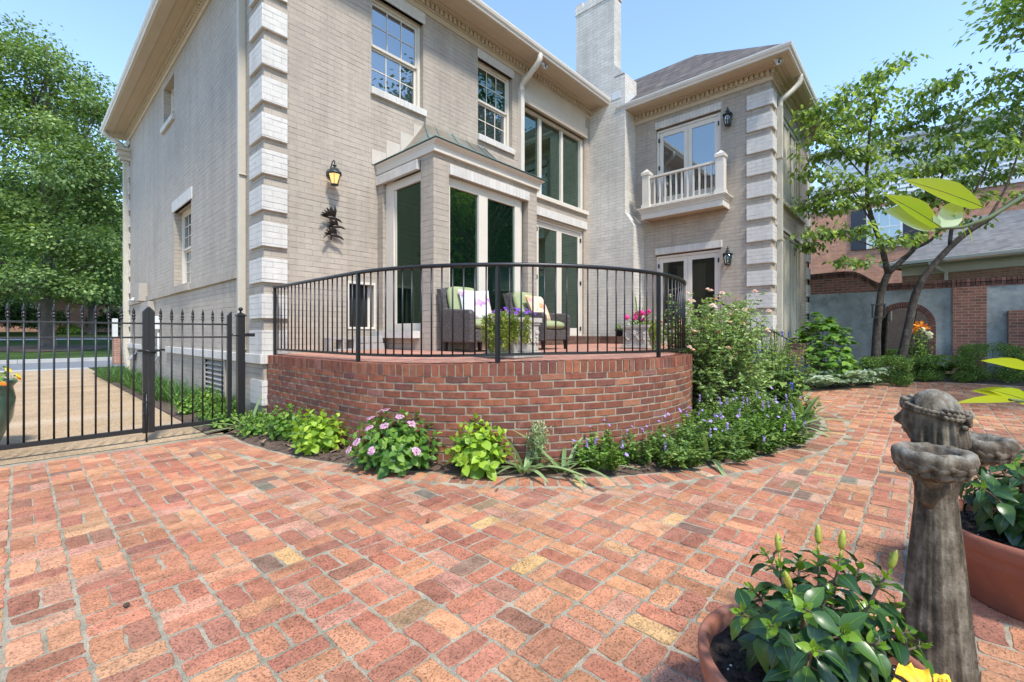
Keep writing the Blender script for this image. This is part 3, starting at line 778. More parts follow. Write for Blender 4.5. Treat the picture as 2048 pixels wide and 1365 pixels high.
# roofs -----------------------------------------------------------------
m = HB(); z0 = 6.56; a0, a1, b0, b1 = GX+.03, 9.4, GY+.03, 16.3; k = .5; h = (b1-b0)/2
m.add([(a0, b0, z0), (a1, b0, z0), (a1, b1, z0), (a0, b1, z0), (a0+3.95, b0+h, z0+h*k), (a1+4, b0+h, z0+h*k)], [(0, 1, 5, 4), (2, 3, 4, 5), (3, 0, 4), (0, 3, 2, 1)])
hp(m, 'roof', M['shingle'])
m = HB(); z0 = 6.31; a0, a1, b0 = WGX+.03, 14.36, WGY+.03; h = (a1-a0)/2; k = .79
m.add([(a0, b0, z0), (a1, b0, z0), (a1, 16, z0), (a0, 16, z0), (a0+h, b0+h, z0+h*k), (a0+h, 16, z0+h*k)], [(0, 1, 4), (1, 2, 5, 4), (3, 0, 4, 5), (2, 3, 5)])
rf = hp(m, 'roof', M['shingle'])
m = HB(); m.tube([(9.95, 5.75, 6.7), (9.95, 5.75, 7.42)], .07, 10); m.lathe([(.0, .22), (.10, .20), (.14, .1), (.14, 0), (.0, 0)], 12, (9.95, 5.75, 7.36))
hp(m, 'roof_vent', M['white_trim'], rf)
# chimney ---------------------------------------------------------------
m = HB()
m.box(9.168, 9.72, 4.909, 6.22, 0, 7.02); m.box(9.168, 9.48, 5.18, 6.22, 7.02, 8.90)
m.add([(9.168, 4.909, 7.0), (9.72, 4.909, 7.0), (9.72, 5.18, 7.0), (9.168, 5.18, 7.0), (9.168, 5.18, 7.30), (9.48, 5.18, 7.30), (9.48, 6.2, 7.30), (9.72, 6.2, 7.0)],
      [(0, 1, 5, 4), (1, 7, 6, 5), (0, 4, 3)])
m.add([(9.168, 4.909, 3.886), (9.69, 4.909, 3.886), (9.69, 4.70, 3.57), (9.168, 4.70, 3.57)], [(0, 1, 2, 3)])
m.add([(9.168, 4.70, 3.57), (9.168, 4.909, 3.57), (9.168, 4.909, 3.886)], [(0, 1, 2)])
m.box(9.168, 9.69, 4.70, 4.909, 0, 3.57)
chim = hp(m, 'chimney', [M['grey_brick']])
m = HB(); m.box(9.15, 9.50, 5.16, 6.24, 8.90, 9.06); m.box(9.16, 9.49, 5.17, 5.50, 9.06, 9.14); m.box(9.16, 9.49, 5.62, 5.95, 9.06, 9.12); m.box(9.16, 9.49, 6.03, 6.23, 9.06, 9.15)
hp(m, 'chimney_cap', M['grey_brick'], chim)
for b_ in ((9.16, 9.169, 5.02, 5.24, 6.5, 6.66), (9.24, 9.40, 4.90, 4.9095, 6.33, 6.55), (9.40, 9.6, 4.898, 4.9095, 6.33, 6.66)):
    m = HB(); m.box(*b_); hp(m, 'flashing', M['plastic'], chim)
# windows -----------------------------------------------------------------
def sash(ax, p, u0, u1, z0, z1, rec, glassm, cols=3, rows=2, screen=True, name='window'):
    """double-hung window set rec behind plane p; u runs along the wall"""
    def B(m, a, b, d0, d1, c, d):
        if ax == 'y': m.box(a, b, p+d0, p+d1, c, d)
        else: m.box(p+d0, p+d1, a, b, c, d)
    m = HB(); f = .045; zm = (z0+z1)/2
    B(m, u0, u0+f, rec, rec+.09, z0, z1); B(m, u1-f, u1, rec, rec+.09, z0, z1); B(m, u0+f, u1-f, rec, rec+.09, z1-f, z1); B(m, u0+f, u1-f, rec, rec+.09, z0, z0+f)
    s = .035; a, b = u0+f, u1-f
    B(m, a, a+s, rec+.02, rec+.05, zm, z1-f); B(m, b-s, b, rec+.02, rec+.05, zm, z1-f); B(m, a+s, b-s, rec+.02, rec+.05, zm-.012, zm+.03); B(m, a+s, b-s, rec+.02, rec+.05, z1-f-s, z1-f)
    B(m, a, a+s, rec+.05, rec+.08, z0+f, zm); B(m, b-s, b, rec+.05, rec+.08, z0+f, zm); B(m, a+s, b-s, rec+.05, rec+.08, z0+f, z0+f+.05); B(m, a+s, b-s, rec+.05, rec+.08, zm-.04, zm-.012)
    w = hp(m, name, M['white_trim'], bevel=.003)
    for q, (c, d, r) in enumerate(((zm+.03, z1-f-s, .035), (z0+f+.05, zm-.04, .065))):
        g = HB(); B(g, a+s, b-s, rec+r, rec+r+.004, c, d); hp(g, 'pane', glassm[q], w)
        g = HB()
        for k in range(1, cols): x = lerp(a+s, b-s, k/cols); B(g, x-.007, x+.007, rec+r-.008, rec+r-.001, c, d)
        for k in range(1, rows):
            z = lerp(c, d, k/rows)
            for i in range(cols): B(g, lerp(a+s, b-s, i/cols)+.007, lerp(a+s, b-s, (i+1)/cols)-.007, rec+r-.008, rec+r-.001, z-.007, z+.007)
        hp(g, 'muntin', M['white_trim'], w)
    return w
def block(name, x0, x1, y0, y1, z0, z1, mat, parent=None, label=None, bevel=.004):
    m = HB(); m.box(x0, x1, y0, y1, z0, z1); return hp(m, name, mat, parent, bevel, label)
w = sash('y', FY, 3.42, 4.33, 4.70, 6.07, .09, (M['glass_sky'], M['glass_sky'])); w['label'] = 'double-hung window on the upper floor nearest the house corner'
block('lintel', 3.40, 4.36, FY-.02, FY+.06, 6.07, 6.245, M['white_soldier']); block('sill', 3.40, 4.365, FY-.05, FY+.09, 4.60, 4.70, M['white_soldier'])
w = sash('y', FY, 5.52, 6.43, 4.72, 6.09, .09, (M['glass_green'], M['glass_sky'])); w['label'] = 'double-hung window above the bay roof'
block('lintel', 5.50, 6.46, FY-.02, FY+.06, 6.09, 6.245, M['white_soldier']); block('sill', 5.50, 6.465, FY-.05, FY+.09, 4.61, 4.72, M['white_soldier'])
w = sash('x', LX, 10.45, 11.35, 5.30, 6.1, .12, (M['glass_sky'], M['glass_sky']), 2, 1); w['label'] = 'small window high in the side wall'
block('sill', LX-.05, LX+.12, 10.40, 11.40, 5.20, 5.30, M['white_soldier'])
w = sash('x', LX, 9.21, 10.45, 2.03, 3.45, .12, (M['glass_sky'], M['glass_sky']), 4, 3); w['label'] = 'lower double-hung window in the side wall'
block('lintel', LX-.02, LX+.05, 9.12, 10.54, 3.45, 3.655, M['white_soldier']); block('sill', LX-.06, LX+.12, 9.16, 10.50, 1.90, 2.03, M['taupe_solid'])
# tall fixed window above the french door
m = HB(); a, b, c, d, r = 6.74, 8.95, 4.03, 5.73, .07
m.box(a, a+.05, FY+r, FY+r+.1, c, d); m.box(b-.09, b, FY+r-.02, FY+r+.1, c, d); m.box(a+.05, b-.09, FY+r, FY+r+.1, d-.05, d); m.box(a+.05, b-.09, FY+r-.02, FY+r+.1, c, c+.06)
for x in (7.385, 8.155): m.box(x-.04, x+.04, FY+r, FY+r+.07, c+.06, d-.05)
w = hp(m, 'window', M['white_trim'], bevel=.003, label='tall three-light window under the eave')
for x0, x1 in ((a+.05, 7.345), (7.425, 8.115), (8.195, b-.09)):
    g = HB(); g.box(x0, x1, FY+r+.05, FY+r+.054, c+.06, d-.05); hp(g, 'pane', M['glass_green'], w)
g = HB()
for k in range(9): g.tube([(8.35+k*.05, FY+.30+.02*(k % 2), c), (8.35+k*.05, FY+.30+.02*(k % 2), d)], .03, 6)
hp(g, 'curtain', M['curtain'], w)
block('header_board', 6.70, 8.98, FY-.07, FY+.05, 5.73, 5.95, M['cream']); block('header_board', 6.70, 8.94, FY-.03, FY+.05, 5.95, 6.248, M['cream'])
block('sill', 6.60, 9.06, FY-.06, FY+.10, 3.95, 4.03, M['white_trim'])
# french door onto the terrace
def french_door(ax, p, u0, u1, z0, z1, rec, gm, label, head=.05, flip=1, curtain=True):
    def B(m, a, b, d0, d1, c, d):
        if ax == 'y': m.box(a, b, p+d0, p+d1, c, d)
        else: m.box(p+d0, p+d1, a, b, c, d)
    m = HB()
    B(m, u0, u0+.05, rec-.02, rec+.1, z0, z1); B(m, u1-.05, u1, rec-.02, rec+.1, z0, z1); B(m, u0+.05, u1-.05, rec-.02, rec+.1, z1-head, z1); B(m, u0+.05, u1-.05, rec-.02, rec+.1, z0, z0+.03)
    fr = hp(m, 'door_frame', M['white_trim'], bevel=.003, label=label)
    um = (u0+u1)/2
    for a, b in ((u0+.053, um-.003), (um+.003, u1-.053)):
        m = HB(); st = .085
        B(m, a, a+st, rec, rec+.045, z0+.035, z1-head-.003); B(m, b-st, b, rec, rec+.045, z0+.035, z1-head-.003)
        B(m, a+st, b-st, rec, rec+.045, z1-head-.10, z1-head-.003); B(m, a+st, b-st, rec, rec+.045, z0+.035, z0+.17)
        lf = hp(m, 'door_leaf', M['white_trim'], fr, bevel=.003)
        g = HB(); B(g, a+st, b-st, rec+.02, rec+.024, z0+.17, z1-head-.10); hp(g, 'pane', gm, fr)
        e = a if a < um-.2 and a == u0+.053 else b
        hg = HB()
        for z in (z1-.22, lerp(z0, z1, .5), z0+.16):
            B(hg, e-.014, e+.014, rec-.032, rec-.0005, z-.045, z+.045)
        hp(hg, 'hinge', M['iron'], fr)
    if curtain:
        g = HB()
        for k in range(8):
            u = u1-.42+k*.045
            pth = [(u, p+.26+.02*(k % 2), z0+.02), (u, p+.26+.02*(k % 2), z1)] if ax == 'y' else [(p+.26+.02*(k % 2), u, z0+.02), (p+.26+.02*(k % 2), u, z1)]
            g.tube(pth, .028, 6)
        hp(g, 'curtain', M['curtain'], fr)
    return fr
french_door('y', FY, 7.20, 8.93, 1.12, 3.56, .08, M['glass_green'], 'tall french door between the bay and the chimney')
m = HB(); m.box(7.0, 8.93, FY+.03, FY+.15, 3.56, 3.6); m.box(7.0, 7.2, FY+.06, FY+.18, 1.12, 3.56); hp(m, 'door_head', M['cream'])
block('lintel', 6.95, 9.02, FY-.035, FY+.03, 3.605, 3.775, M['white_soldier'])
french_door('x', WX, 3.03, 4.41, 4.05, 5.72, .06, M['glass_sky'], 'french door behind the balcony', curtain=False)
block('lintel', WX-.035, WX+.03, 3.0, 4.42, 5.745, 5.895, M['white_soldier'])
french_door('x', WX, 3.03, 4.42, .95, 2.90, .06, M['glass'], 'lower french door of the wing', curtain=False)
block('lintel', WX-.035, WX+.03, 3.0, 4.43, 2.928, 3.07, M['white_soldier'])
# crawl-space hatch in the rear wall
m = HB()
for a, b, c, d in ((3.05, 3.48, 1.855, 1.89), (3.05, 3.48, 1.225, 1.255), (3.05, 3.075, 1.255, 1.855), (3.455, 3.48, 1.255, 1.855)): m.box(a, b, FY-.015, FY+.02, c, d)
m.box(3.075, 3.12, FY+.10, FY+.14, 1.255, 1.855); m.box(3.42, 3.455, FY+.1, FY+.14, 1.255, 1.855)
hf = hp(m, 'hatch_frame', M['white_trim'], bevel=.002, label='small framed hatch near the terrace floor'); m = HB(); m.box(3.12, 3.42, FY+.115, FY+.125, 1.26, 1.85); hp(m, 'hatch_screen', M['dark'], hf)
# louvred vent in the foundation
m = HB()
for a, b, c, d in ((7.25, 8.32, .77, .81), (7.25, 8.32, .20, .24), (7.25, 7.30, .24, .77), (8.27, 8.32, .24, .77)): m.box(LX-.03, LX+.01, a, b, c, d)
v = hp(m, 'louvre_vent', M['grey_box'], bevel=.003); m = HB()
for k in range(7):
    z = .27+k*.072; m.add([(LX-.02, 7.3, z-.01), (LX-.02, 8.27, z-.01), (LX+.05, 8.27, z+.045), (LX+.05, 7.3, z+.045), (LX-.02, 7.3, z+.005), (LX-.02, 8.27, z+.005), (LX+.05, 8.27, z+.06), (LX+.05, 7.3, z+.06)],
     [(0, 1, 2, 3), (4, 7, 6, 5), (0, 4, 5, 1), (2, 6, 7, 3)])
hp(m, 'louvre_slat', M['grey_box'], v); m = HB(); m.box(LX+.09, LX+.1, 7.3, 8.27, .24, .77); hp(m, 'vent_back', M['dark'], v)
# bay window -----------------------------------------------------------------
m = HB()
wall(m, 'x', BX0, BY, FY, .0, 3.47, [(4.80, 5.70, 1.20, 3.42)], .12, -1)
wall(m, 'y', BY, BX0, BX1, .0, 3.47, [(3.77, 5.356, 1.20, 3.22)], .12, -1)
wall(m, 'x', BX1, BY, FY, .0, 3.47, [(4.80, 5.70, 1.20, 3.3)], .12, 1)
bay = hp(m, 'bay_window', M['taupe'], label='square bay with a flared copper roof')
m = HB(); m.box(BX0-.02, BX0+.03, 4.835, 5.855, 3.435, 3.60) if False else m.box(BX0-.035, BX0+.02, 4.84, FY-.001, 3.30, 3.43)
m.box(BX0+.25, 5.36, BY-.03, BY+.02, 3.225, 3.36)
hp(m, 'lintel', M['white_soldier'], bay, .004)
m = HB(); m.box(BX0-.11, BX0+.08, 4.82, FY-.001, 1.10, 1.20); m.box(3.72, 5.40, BY-.10, BY+.08, 1.10, 1.20); hp(m, 'sill', M['white_soldier'], bay, .005)
m = HB(); r = .05
x = BX0+r
m.box(x, x+.07, 5.50, 5.70, 1.2, 3.42); m.box(x, x+.07, 4.80, 4.84, 1.2, 3.3); m.box(x, x+.07, 4.84, 5.5, 3.18, 3.3); m.box(x, x+.07, 4.84, 5.5, 1.2, 1.30); m.box(x+.02, x+.06, 5.46, 5.5, 1.3, 3.18)
y = BY+r
m.box(3.77, 3.83, y, y+.07, 1.2, 3.22); m.box(5.11, 5.24, y, y+.07, 1.2, 3.22); m.box(5.24, 5.30, y+.03, y+.07, 1.2, 3.22); m.box(3.83, 5.11, y, y+.07, 3.10, 3.22); m.box(3.83, 5.11, y, y+.07, 1.2, 1.30); m.box(4.345, 4.52, y-.005, y+.07, 1.3, 3.10)
m.box(BX1-.1, BX1-.04, 4.80, 5.70, 1.2, 3.3)
hp(m, 'bay_frame', M['white_trim'], bay, .004)
for (x0, x1, y0, y1) in ((BX0+r+.03, BX0+r+.034, 4.84, 5.48), ):
    g = HB(); g.box(x0, x1, y0, y1, 1.3, 3.18); hp(g, 'pane', M['glass_side'], bay)
for x0, x1 in ((3.83, 4.345), (4.52, 5.11)):
    g = HB(); g.box(x0, x1, BY+r+.03, BY+r+.034, 1.3, 3.1); hp(g, 'pane', M['glass_green'], bay)
g = HB()
for k in range(7): g.tube([(4.86+k*.045, BY+.22+.02*(k % 2), 1.22), (4.86+k*.045, BY+.22+.02*(k % 2), 3.2)], .027, 6)
hp(g, 'curtain', M['curtain'], bay)
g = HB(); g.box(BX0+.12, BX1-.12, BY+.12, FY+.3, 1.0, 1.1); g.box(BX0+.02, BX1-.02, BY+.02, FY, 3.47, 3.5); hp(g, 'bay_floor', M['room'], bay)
def bayring(prof):
    m = HB(); n = len(prof); cs = [(-1, FY), (-1, None), (1, None), (1, FY)]; vs = []
    for sx, yy in cs:
        for o, z in prof:
            vs.append(((BX0-o*.45) if sx < 0 else (BX1+o*.9), FY+.0 if yy else BY-o, z))
    fs = []
    for i in range(3):
        for j in range(n-1): a = i*n+j; fs.append((a, a+n, a+n+1, a+1))
    m.add(vs, fs); return m
hp(bayring([(0, 3.452), (.045, 3.454), (.045, 3.535), (.052, 3.537), (.056, 3.545), (.066, 3.557), (.085, 3.567), (.096, 3.58), (.103, 3.59), (0, 3.595)]), 'bay_cornice', M['white_trim'], bay)
# flared copper roof
m = HB(); n = 8
L0, L1, RY, TX0, TX1 = BX0-.055, BX1+.12, BY-.112, 4.355, 5.70
vs = []; fs = []
for i in range(n+1):
    t = i/n; z = 3.60+.915*t**1.55; xl = lerp(L0, TX0, t); xr = lerp(L1, TX1, t); y = lerp(RY, FY, t)
    vs += [(L0+(xl-L0), y, z), (xr, y, z), (xl, FY, z), (xr, FY, z)]
for i in range(n):
    a = 4*i; fs += [(a, a+1, a+5, a+4), (a, a+4, a+6, a+2), (a+1, a+3, a+7, a+5)]
m.smooth = True; m.add(vs, fs); br = hp(m, 'bay_roof', M['copper'], bay)
m = HB()
for k, u in enumerate((0, .16, .42, .66, .86, .98)):
    m.tube([(lerp(lerp(L0, L1, u), lerp(TX0, TX1, u), i/n), lerp(RY, FY, i/n)-.002, 3.603+.915*(i/n)**1.55) for i in range(n+1)], .0085, 6)
m.tube([(L0, FY, 3.602), (L0, RY, 3.602), (L1, RY, 3.602), (L1, FY, 3.602)], .009, 6)
hp(m, 'roof_seam', M['patina'], bay)
m = HB()
for q in range(4): m.box(3.42+q*.24, 3.655+q*.24, FY-.012, FY, 3.60, 3.82+q*.20)
hp(m, 'step_flashing', plain('taupe_flashing', (.50, .45, .38), .6), bay)
# balcony ----------------------------------------------------------------
m = HB(); fx = 9.277
m.box(fx, WX, 2.86, 4.578, 3.80, 3.83); 
for a, b, c, d in ((fx, fx+.03, 2.86, 4.578), (fx+.03, WX, 2.86, 2.89), (fx+.03, WX, 4.548, 4.578)): m.box(a, b, c, d, 3.675, 3.80)
for o, z0, z1 in ((.015, 3.80, 3.835), (.03, 3.835, 3.865), (.05, 3.865, 3.89), (.07, 3.89, 3.915)): m.box(fx-o, WX, 2.86-o, 4.578+o, z0, z1)
bal = hp(m, 'balcony', M['white_trim'], bevel=.003)
m = HB(); m.box(fx+.04, WX, 2.90, 4.54, 3.72, 3.74); hp(m, 'balcony_soffit', M['soffit'], bal)
for y in (2.925, 4.475):
    m = HB(); m.box(fx+.0, fx+.16, y-.08, y+.08, 3.917, 4.64); m.box(fx-.018, fx+.178, y-.098, y+.098, 3.917, 4.0); m.box(fx-.018, fx+.178, y-.098, y+.098, 4.64, 4.70)
    m.add([(fx-.018, y-.098, 4.70), (fx+.178, y-.098, 4.70), (fx+.178, y+.098, 4.70), (fx-.018, y+.098, 4.70), (fx+.08, y, 4.80)], [(0, 1, 4), (1, 2, 4), (2, 3, 4), (3, 0, 4)])
    hp(m, 'balcony_post', M['white_trim'], bal, .004)
m = HB()
m.box(fx+.04, fx+.12, 3.005, 4.395, 4.56, 4.605); m.box(fx+.05, fx+.11, 3.005, 4.395, 3.955, 3.99)
for y in (2.905, 4.455): m.box(fx+.16, WX, y, y+.05, 4.56, 4.605); m.box(fx+.16, WX, y, y+.05, 3.955, 3.99)
hp(m, 'balcony_rail', M['white_trim'], bal, .003)
for k in range(11):
    y = 3.10+k*.12; m = HB(); m.box(fx+.065, fx+.095, y-.015, y+.015, 3.99, 4.56); hp(m, 'balcony_baluster', M['white_trim'], bal)
for y in (2.93, 4.48):
    for x in (fx+.24, fx+.33): m = HB(); m.box(x-.015, x+.015, y-.015, y+.015, 3.99, 4.56); hp(m, 'balcony_baluster', M['white_trim'], bal)
# porch: timber posts, sill, head ---------------------------------------------------
m = HB(); m.box(10.0, 12.86, PY-.06, PY+.15, 3.81, 3.895); hp(m, 'porch_sill', M['cream_old'], bevel=.004)
m = HB(); m.box(10.0, 12.86, PY-.02, PY+.02, 3.30, 3.36); hp(m, 'porch_lintel', M['white_soldier'])
for z0, z1 in ((3.90, 5.70), (.5, 3.30)):
    for x in (10.40, 11.0, 11.7, 12.35):
        m = HB(); m.box(x, x+.32, PY+.04, PY+.30, z0, z1); m.box(x+.32, x+.38, PY+.02, PY+.30, z0, z1); hp(m, 'porch_post', M['cream_old'], bevel=.004)
    m = HB(); m.box(10.26, 12.44, PY+.5, PY+.52, z0, z1); hp(m, 'porch_screen', M['room'])
for z in (5.6, 3.22): m = HB(); m.box(10.26, 12.44, PY+.02, PY+.5, z, z+.1); hp(m, 'porch_head', M['cream_old'])
# downspouts -----------------------------------------------------------------
def spout(path, w=.085, d=.065, name='downspout'):
    m = HB(); P = [np.array(p, float) for p in path]; q, L = smooth_path(path, 2) if False else (None, 0)
    m.tube(path, w*.56, 4) if False else None
    for a, b in zip(path[:-1], path[1:]): m.bar(a, b, w, d)
    return m
m = spout([(LX-.045, 6.50, .45), (LX-.045, 6.50, 6.2)], .09, .07)
for z in (.95, 3.2, 5.6): m.box(LX-.085, LX, 6.44, 6.56, z, z+.02)
hp(m, 'downspout', M['spout'], bevel=.008, label='square downspout beside the near house corner')
def elbow(pts, r):
    m = HB(); q, _ = smooth_path(pts, 22); m.tube([tuple(p) for p in q], r, 10); return m
m = elbow([(6.66, GY+.06, 6.46), (6.66, GY+.08, 6.33), (6.65, GY+.25, 6.20), (6.64, FY-.16, 6.10), (6.64, FY-.06, 6.02), (6.64, FY-.055, 5.9)], .055)
m.box(6.59, 6.69, FY-.09, FY-.005, 4.2, 5.95); hp(m, 'downspout', M['white_trim'], label='downspout between the upper windows')
m = elbow([(10.3, WGY+.06, 6.22), (10.3, WGY+.07, 6.08), (10.25, WGY+.16, 5.96), (10.15, PY-.14, 5.82), (10.12, PY-.06, 5.74), (10.12, PY-.055, 5.6)], .055)
m.box(10.06, 10.18, PY-.10, PY-.005, .3, 5.64)
for z in (1.2, 3.0, 4.6): m.box(10.02, 10.22, PY-.11, PY, z, z+.025)
hp(m, 'downspout', M['cream_old'], label='weathered downspout on the wing corner')
m = elbow([(GX+.06, 15.75, 6.46), (GX+.07, 15.72, 6.36), (GX+.2, 15.7, 6.27), (LX-.2, 15.55, 6.16), (LX-.1, 15.5, 6.05)], .055)
m.box(LX-.13, LX-.01, 15.42, 15.54, .75, 5.7); m.box(LX-.2, LX, 15.36, 15.60, 5.7, 5.8); m.box(LX-.24, LX, 15.32, 15.64, 5.8, 5.92); m.box(LX-.28, LX, 15.28, 15.68, 5.92, 6.0)
m.bar((LX-.07, 15.48, .78), (LX-.02, 15.3, .12), .11, .11)
hp(m, 'downspout', M['cream_old'], label='downspout with a collector head at the far end of the side wall')
# meter boxes and outlets on the side wall
m = HB(); m.box(LX-.12, LX, 12.2, 13.0, .90, 1.86); hp(m, 'utility_box', M['grey_box'], bevel=.006, label='tall taupe utility box on the side wall')
m = HB(); m.box(LX-.16, LX, 13.0, 13.5, 1.9, 2.3); hp(m, 'utility_box', M['grey_box'], bevel=.006)
m = HB(); m.box(LX-.14, LX, 11.55, 11.85, 1.25, 1.52); m.tube([(LX-.04, 11.62, 1.25), (LX-.04, 11.60, .7), (LX-.08, 11.9, .5), (LX-.04, 12.1, .62)], .022, 6); hp(m, 'utility_box', M['plastic'], bevel=.01, label='white utility box on the side wall')
m = HB(); m.add([(LX, 12.2, .55), (LX, 12.55, .55), (LX-.16, 12.6, .32), (LX-.16, 12.1, .32), (LX, 12.2, .3), (LX, 12.55, .3)], [(0, 1, 2, 3), (3, 2, 5, 4)]); m.add([(LX, 14.3, .72), (LX, 14.65, .72), (LX-.16, 14.7, .52), (LX-.16, 14.25, .52), (LX, 14.3, .5), (LX, 14.65, .5)], [(0, 1, 2, 3), (3, 2, 5, 4)]); hp(m, 'dryer_hood', M['grey_box'])
# ======================= the raised brick terrace ============================================
CX, CY, CR = 4.62, 4.30, 2.42
def rim(s, off=0.):
    """walk along the terrace edge: straight from the house, then round; off pushes outwards"""
    Ls = 6.36-CY; R = CR+off
    if s < Ls: return (CX-R, 6.36-s), (-1., 0.)
    a = math.pi+(s-Ls)/CR
    return (CX+R*math.cos(a), CY+R*math.sin(a)), (math.cos(a), math.sin(a))
RIML = (6.36-CY)+CR*R_(142)
def zt(x, y):
    d = max(0, CR-math.hypot(x-CX, y-CY)) if y < CY else max(0, x-(CX-CR))
    return .917-.040*(1-sstep(2.2, 3.3, x))+.008*min(1, d/1.5)
TW = [((.225, .080, .047), 30), ((.195, .070, .045), 26), ((.26, .095, .052), 18), ((.17, .066, .048), 12), ((.28, .12, .07), 8), ((.23, .105, .08), 6), ((.14, .062, .05), 3)]
terr = empty('brick_terrace', (CX, CY, 0), 'raised round-fronted terrace of dark red brick behind the planting bed', 'terrace')
TO = (CX, CY, 0)
tw = MB()
def arc_brick(s0, s1, z0, z1, dep, out=0., tilt=0.):
    segs = 3 if s1-s0 > .12 else 1
    vs = []; c = .0045
    for i in range(segs+1):
        s = lerp(s0, s1, i/segs)
        (xo, yo), n = rim(s, out); (xc, yc), _ = rim(s, out-c); (xi, yi), _ = rim(s, -dep)
        e = c if i in (0, segs) else 0
        zt_ = tilt*(1 if i else 0)
        zz0, zz1 = z0+zt_, z1+zt_
        # front face set back a little at its ends and edges so that the arris reads as worn
        f = (xc, yc) if i in (0, segs) else (xo, yo)
        vs += [(xi, yi, zz0), (xc, yc, zz0), (f[0], f[1], zz0+c), (f[0], f[1], zz1-c), (xc, yc, zz1), (xi, yi, zz1)]
    fs = []
    for i in range(segs):
        a = 6*i; b = a+6
        for j in range(5): fs.append((a+j, b+j, b+j+1, a+j+1))
    k = 6*segs; fs += [(5, 4, 3, 2, 1, 0), (k, k+1, k+2, k+3, k+4, k+5)]
    tw.col = brick_col(TW, .14); tw.add(vs, fs)
CH = .0677
for k in range(13):
    z1 = .812-.0677*k; z0 = z1-.0555; s = -.05-(.105 if k % 2 else 0)+U(-.01, .01)
    while s < RIML:
        l = .199+U(-.006, .006)
        a, b = max(.0, s), min(RIML, s+l)
        if b-a > .03:
            dz = -.040*(1-sstep(2.2, 3.3, rim((a+b)/2)[0][0]))
            arc_brick(a, b, z0+dz+U(-.001, .001), z1+dz+U(-.001, .001), .09, U(-.002, .002), U(-.001, .001))
        s += l+.0115
n = int(RIML/.0745)
for i in range(n):
    s = i*.0745; (x, y), _ = rim(s+.03); z = zt(x, y)
    tw.m = 0; arc_brick(s+U(0, .001), s+.0615+U(-.002, .002), z-.098+U(-.001, .001), z+.002+U(-.0015, .0015), .195, .004+U(-.003, .003), U(-.001, .001))
tag(tw.build('wall_brick', M['wall_brick'], terr, TO, col=True))
m = MB(); ns = 120; vs = []; fs = []
for i in range(ns+1):
    s = RIML*i/ns; (x, y), _ = rim(s, -.0065); (x2, y2), _ = rim(s, -.21); z = zt(x, y)-.004; vs += [(x, y, -.05), (x, y, z), (x2, y2, z)]
for i in range(ns): a = 3*i; fs += [(a, a+3, a+4, a+1), (a+1, a+4, a+5, a+2)]
m.add(vs, fs); m.build('wall_joint', M['wall_mortar'], terr, TO)
# brick floor of the terrace, falling slightly to the left
m = MB(); vs = []; fs = []; cols_ = 48
pts_r = []
for i in range(cols_+1):
    s = RIML*i/cols_; (x, y), _ = rim(s, -.19); pts_r.append((x, y))
inner = [(2.4+(10.55-2.4)*i/cols_, 6.37) if True else 0 for i in range(cols_+1)]
rows = 10
for i in range(cols_+1):
    for r in range(rows+1):
        t = r/rows; x, y = lerp(pts_r[i][0], inner[i][0], t), lerp(pts_r[i][1], inner[i][1], t); vs.append((x, y, zt(x, y)-.001))
for i in range(cols_):
    for r in range(rows): a = i*(rows+1)+r; fs.append((a, a+rows+1, a+rows+2, a+1))
m.add(vs, fs)
ex = pts_r[-1]
m.add([(ex[0], ex[1], .924), (8.95, 3.0, .924), (10.55, 2.9, .924), (10.55, 6.37, .924)], [(0, 1, 2, 3)])
m.build('terrace_floor', M['floor_brick'], terr, TO)
m = MB(); m.prism([(ex[0]-.1, ex[1]), (8.95, 3.0), (10.55, 2.9), (10.55, 3.4), (ex[0]+.2, 3.4)], 2, -.05, .915); m.build('terrace_side', M['old_brick'], terr, TO)
# steps down to the patio beside the wing
m = MB()
for k in range(5):
    a = .18*(k+1); d = .30*(k+1)
    P0, P1 = np.array((6.6, 2.75)), np.array((8.9, 3.0)); dn = np.array((.30, -.95))
    q = [tuple(P0+dn*(d-.30)), tuple(P1+dn*(d-.30)+np.array((.35, 0))*k), tuple(P1+dn*d+np.array((.35, 0))*(k+1)), tuple(P0+dn*d)]
    if k < 4: m.prism(q, 2, -.05, .915-a)
m.build('step', M['old_brick'], terr, TO)
m = MB(); m.box(6.3, 10.01, 5.72, 6.37, .90, 1.10); m.box(9.45, 10.01, 4.5, 5.72, .90, 1.10); m.build('door_step', M['rowlock_brick'], terr, TO)
# ---- iron railing round the terrace ---------------------------------------------------
RO = (CX, CY, .917)
rail = empty('iron_railing', RO, 'curved black iron railing standing round the edge of the brick terrace', 'railing')
RR = CR-.085; ZT = 1.772
def rp(s, z):
    Ls = 6.34-CY
    if s < Ls: return (CX-RR, 6.34-s, z)
    a = math.pi+(s-Ls)/RR; return (CX+RR*math.cos(a), CY+RR*math.sin(a), z)
RL = 6.34-CY+RR*R_(136)
m = MB(); n = 90; m.tube([rp(RL*i/n, ZT) for i in range(n+1)], .019, 10); m.build('handrail', M['iron'], rail, RO)
m = MB()
for i in range(n): m.bar(rp(RL*i/n, .985-.030*(1-sstep(2.2, 3.3, rp(RL*i/n, 0)[0]))), rp(RL*(i+1)/n+.002, .985-.030*(1-sstep(2.2, 3.3, rp(RL*(i+1)/n, 0)[0]))), .010, .026)
m.build('bottom_rail', M['iron'], rail, RO)
posts = [.03, 2.18, 3.71, 5.48, RL-.02]
for s in posts:
    x, y, _ = rp(s, 0); m = MB(); m.box(x-.0165, x+.0165, y-.0165, y+.0165, zt(x, y)-.02, ZT-.012); m.build('post', M['iron'], rail, RO)
k = 1; sp = .1055
bal_s = []
for a, b in zip(posts[:-1], posts[1:]):
    c = max(1, round((b-a)/sp)); bal_s += [lerp(a, b, i/c) for i in range(1, c)]
